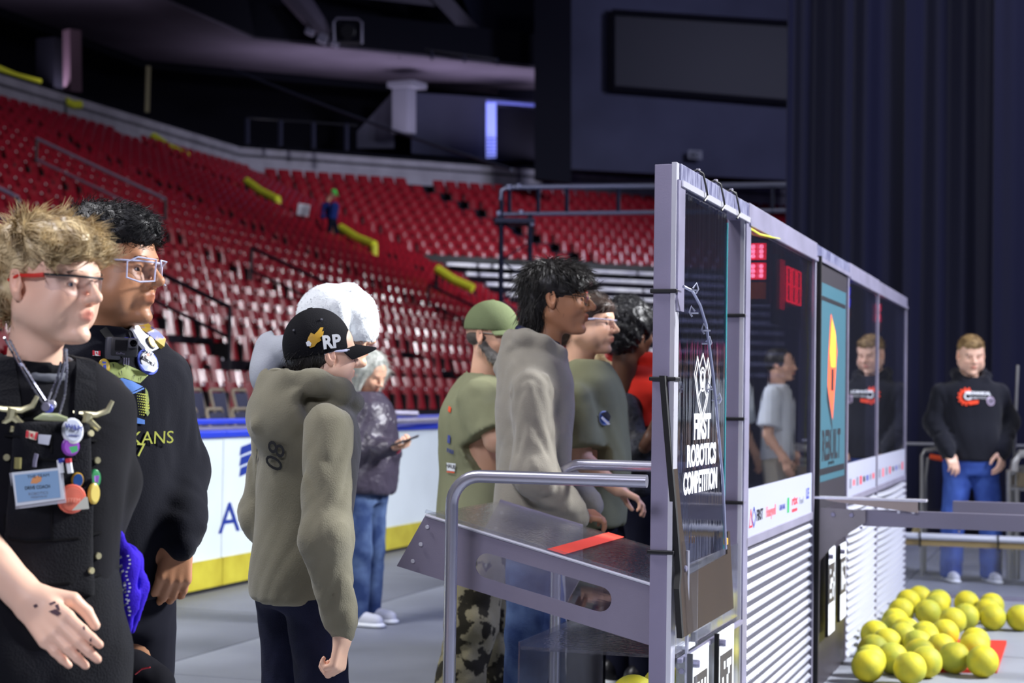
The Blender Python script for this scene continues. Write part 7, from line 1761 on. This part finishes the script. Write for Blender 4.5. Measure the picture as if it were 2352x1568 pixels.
# ================================================================== 11 person climbing the stand
Zs_ = 52.5
base = PX(762, 556, Zs_)
P11 = Person('person in a bright green cap and navy clothes on the stand stairs', (base.x, base.y, base.z), math.radians(-20))
P11.head(PX(766, 444, Zs_), math.radians(-20), pitch=-.6, h=.012, sc=1.05)
a11 = [tuple(P11.L(PX(x, y, Zs_)) for x, y in ((744, 470), (740, 498), (758, 494))), tuple(P11.L(PX(x, y, Zs_ + .3)) for x, y in ((752, 468), (752, 496), (764, 494)))]
P11.hand(PX(758, 494, Zs_), rt - up * .2, up, fw, h=.01, sc=1.2); core(P11, 1.42); P11.finish(S_lt)
make_top(P11, 'sweater', mat('navy_knit', '#1d2f6e', .9), 1.42, a11, h=.018, seed=111, lean=.16, hem=.48, bw=.17, bd=.13); make_pants(P11, 'trousers', MATS['dark_navy_trousers'], 1.42, h=.02, seed=112, feet=[(.10, .12, .03), (-.06, -.12, 0)]); make_shoes(P11, M_black, [(.10, .12, .03), (-.06, -.12, 0)], 1.42, h=.018)
cap(None, P11.HR, P11.Ht, mat('green_cap', '#4fe060', .8), P11.root, h=.010)

# ================================================================== two people just outside the frame, seen in the clear panels
def bystander(u, v, hd, label, hair_m, top_m, pants_m, skin_m, H=1.72):
    p = W(u, v); Pn = Person(label, (p.x, p.y, 0), hd); Pn.head(Pn.P((.02, 0, H * .93)), hd, h=.007)
    arms = [tuple(Vector(q) for q in a) for a in (((.0, -.185, .80 * H), (-.02, -.24, .62 * H), (.10, -.22, .52 * H)), ((.0, .185, .80 * H), (-.02, .24, .62 * H), (.10, .22, .52 * H)))]
    for a, s in zip(arms, (-1, 1)): Pn.hand(Pn.P(a[2]), Pn.R @ Vector((.4, 0, -1)), Pn.R @ Vector((0, s, .2)), Pn.R @ Vector((1, -s * .2, 0)), forearm=Pn.P(a[1]), h=.007, curls=(.4, .4, .4, .4)); upper_arm(Pn, a[0], a[1], r=(.048, .042))
    core(Pn, H, w_=.12); Pn.finish(skin_m); add_eyes(Pn.body, Pn.HR, Pn.Ht)
    make_top(Pn, 'tee_shirt', top_m, H, arms, h=.013, short=True, slr=(.07, .075, .05), seed=int(u * 10), band=False, sh=.20); make_pants(Pn, 'trousers', pants_m, H, h=.016); make_shoes(Pn, M_black, [(0, .10, 0), (0, -.10, 0)], H)
    f = Fld((-.14, -.12, -.12), (.12, .12, .15), .007); f.ell((-.02, 0, .035), (.106, .086, .090), 0); f.ell((.10, 0, -.03), (.07, .1, .066), .008, 's'); f.ell((.01, 0, -.09), (.09, .12, .05), .01, 's')
    hair_mesh(f, Pn.HR, Pn.Ht, hair_m, Pn.root, n=900, ln=(.02, .04), out=.3, wid=.0018, seed=19); return Pn
wt = MATS['white_cotton']
bystander(12.9, .10, math.radians(165), 'person in a white tee reflected in the second clear panel', m_hdark, wt, mat('pale_trousers', '#b9b4a4', .9), S_lt, 1.66)
bystander(12.75, -.25, math.radians(190), 'pink haired person in a white tee reflected beside the second post', mat('pink_hair', '#e8489a', .6), wt, MATS['dark_navy_trousers'], S_lt, 1.70)
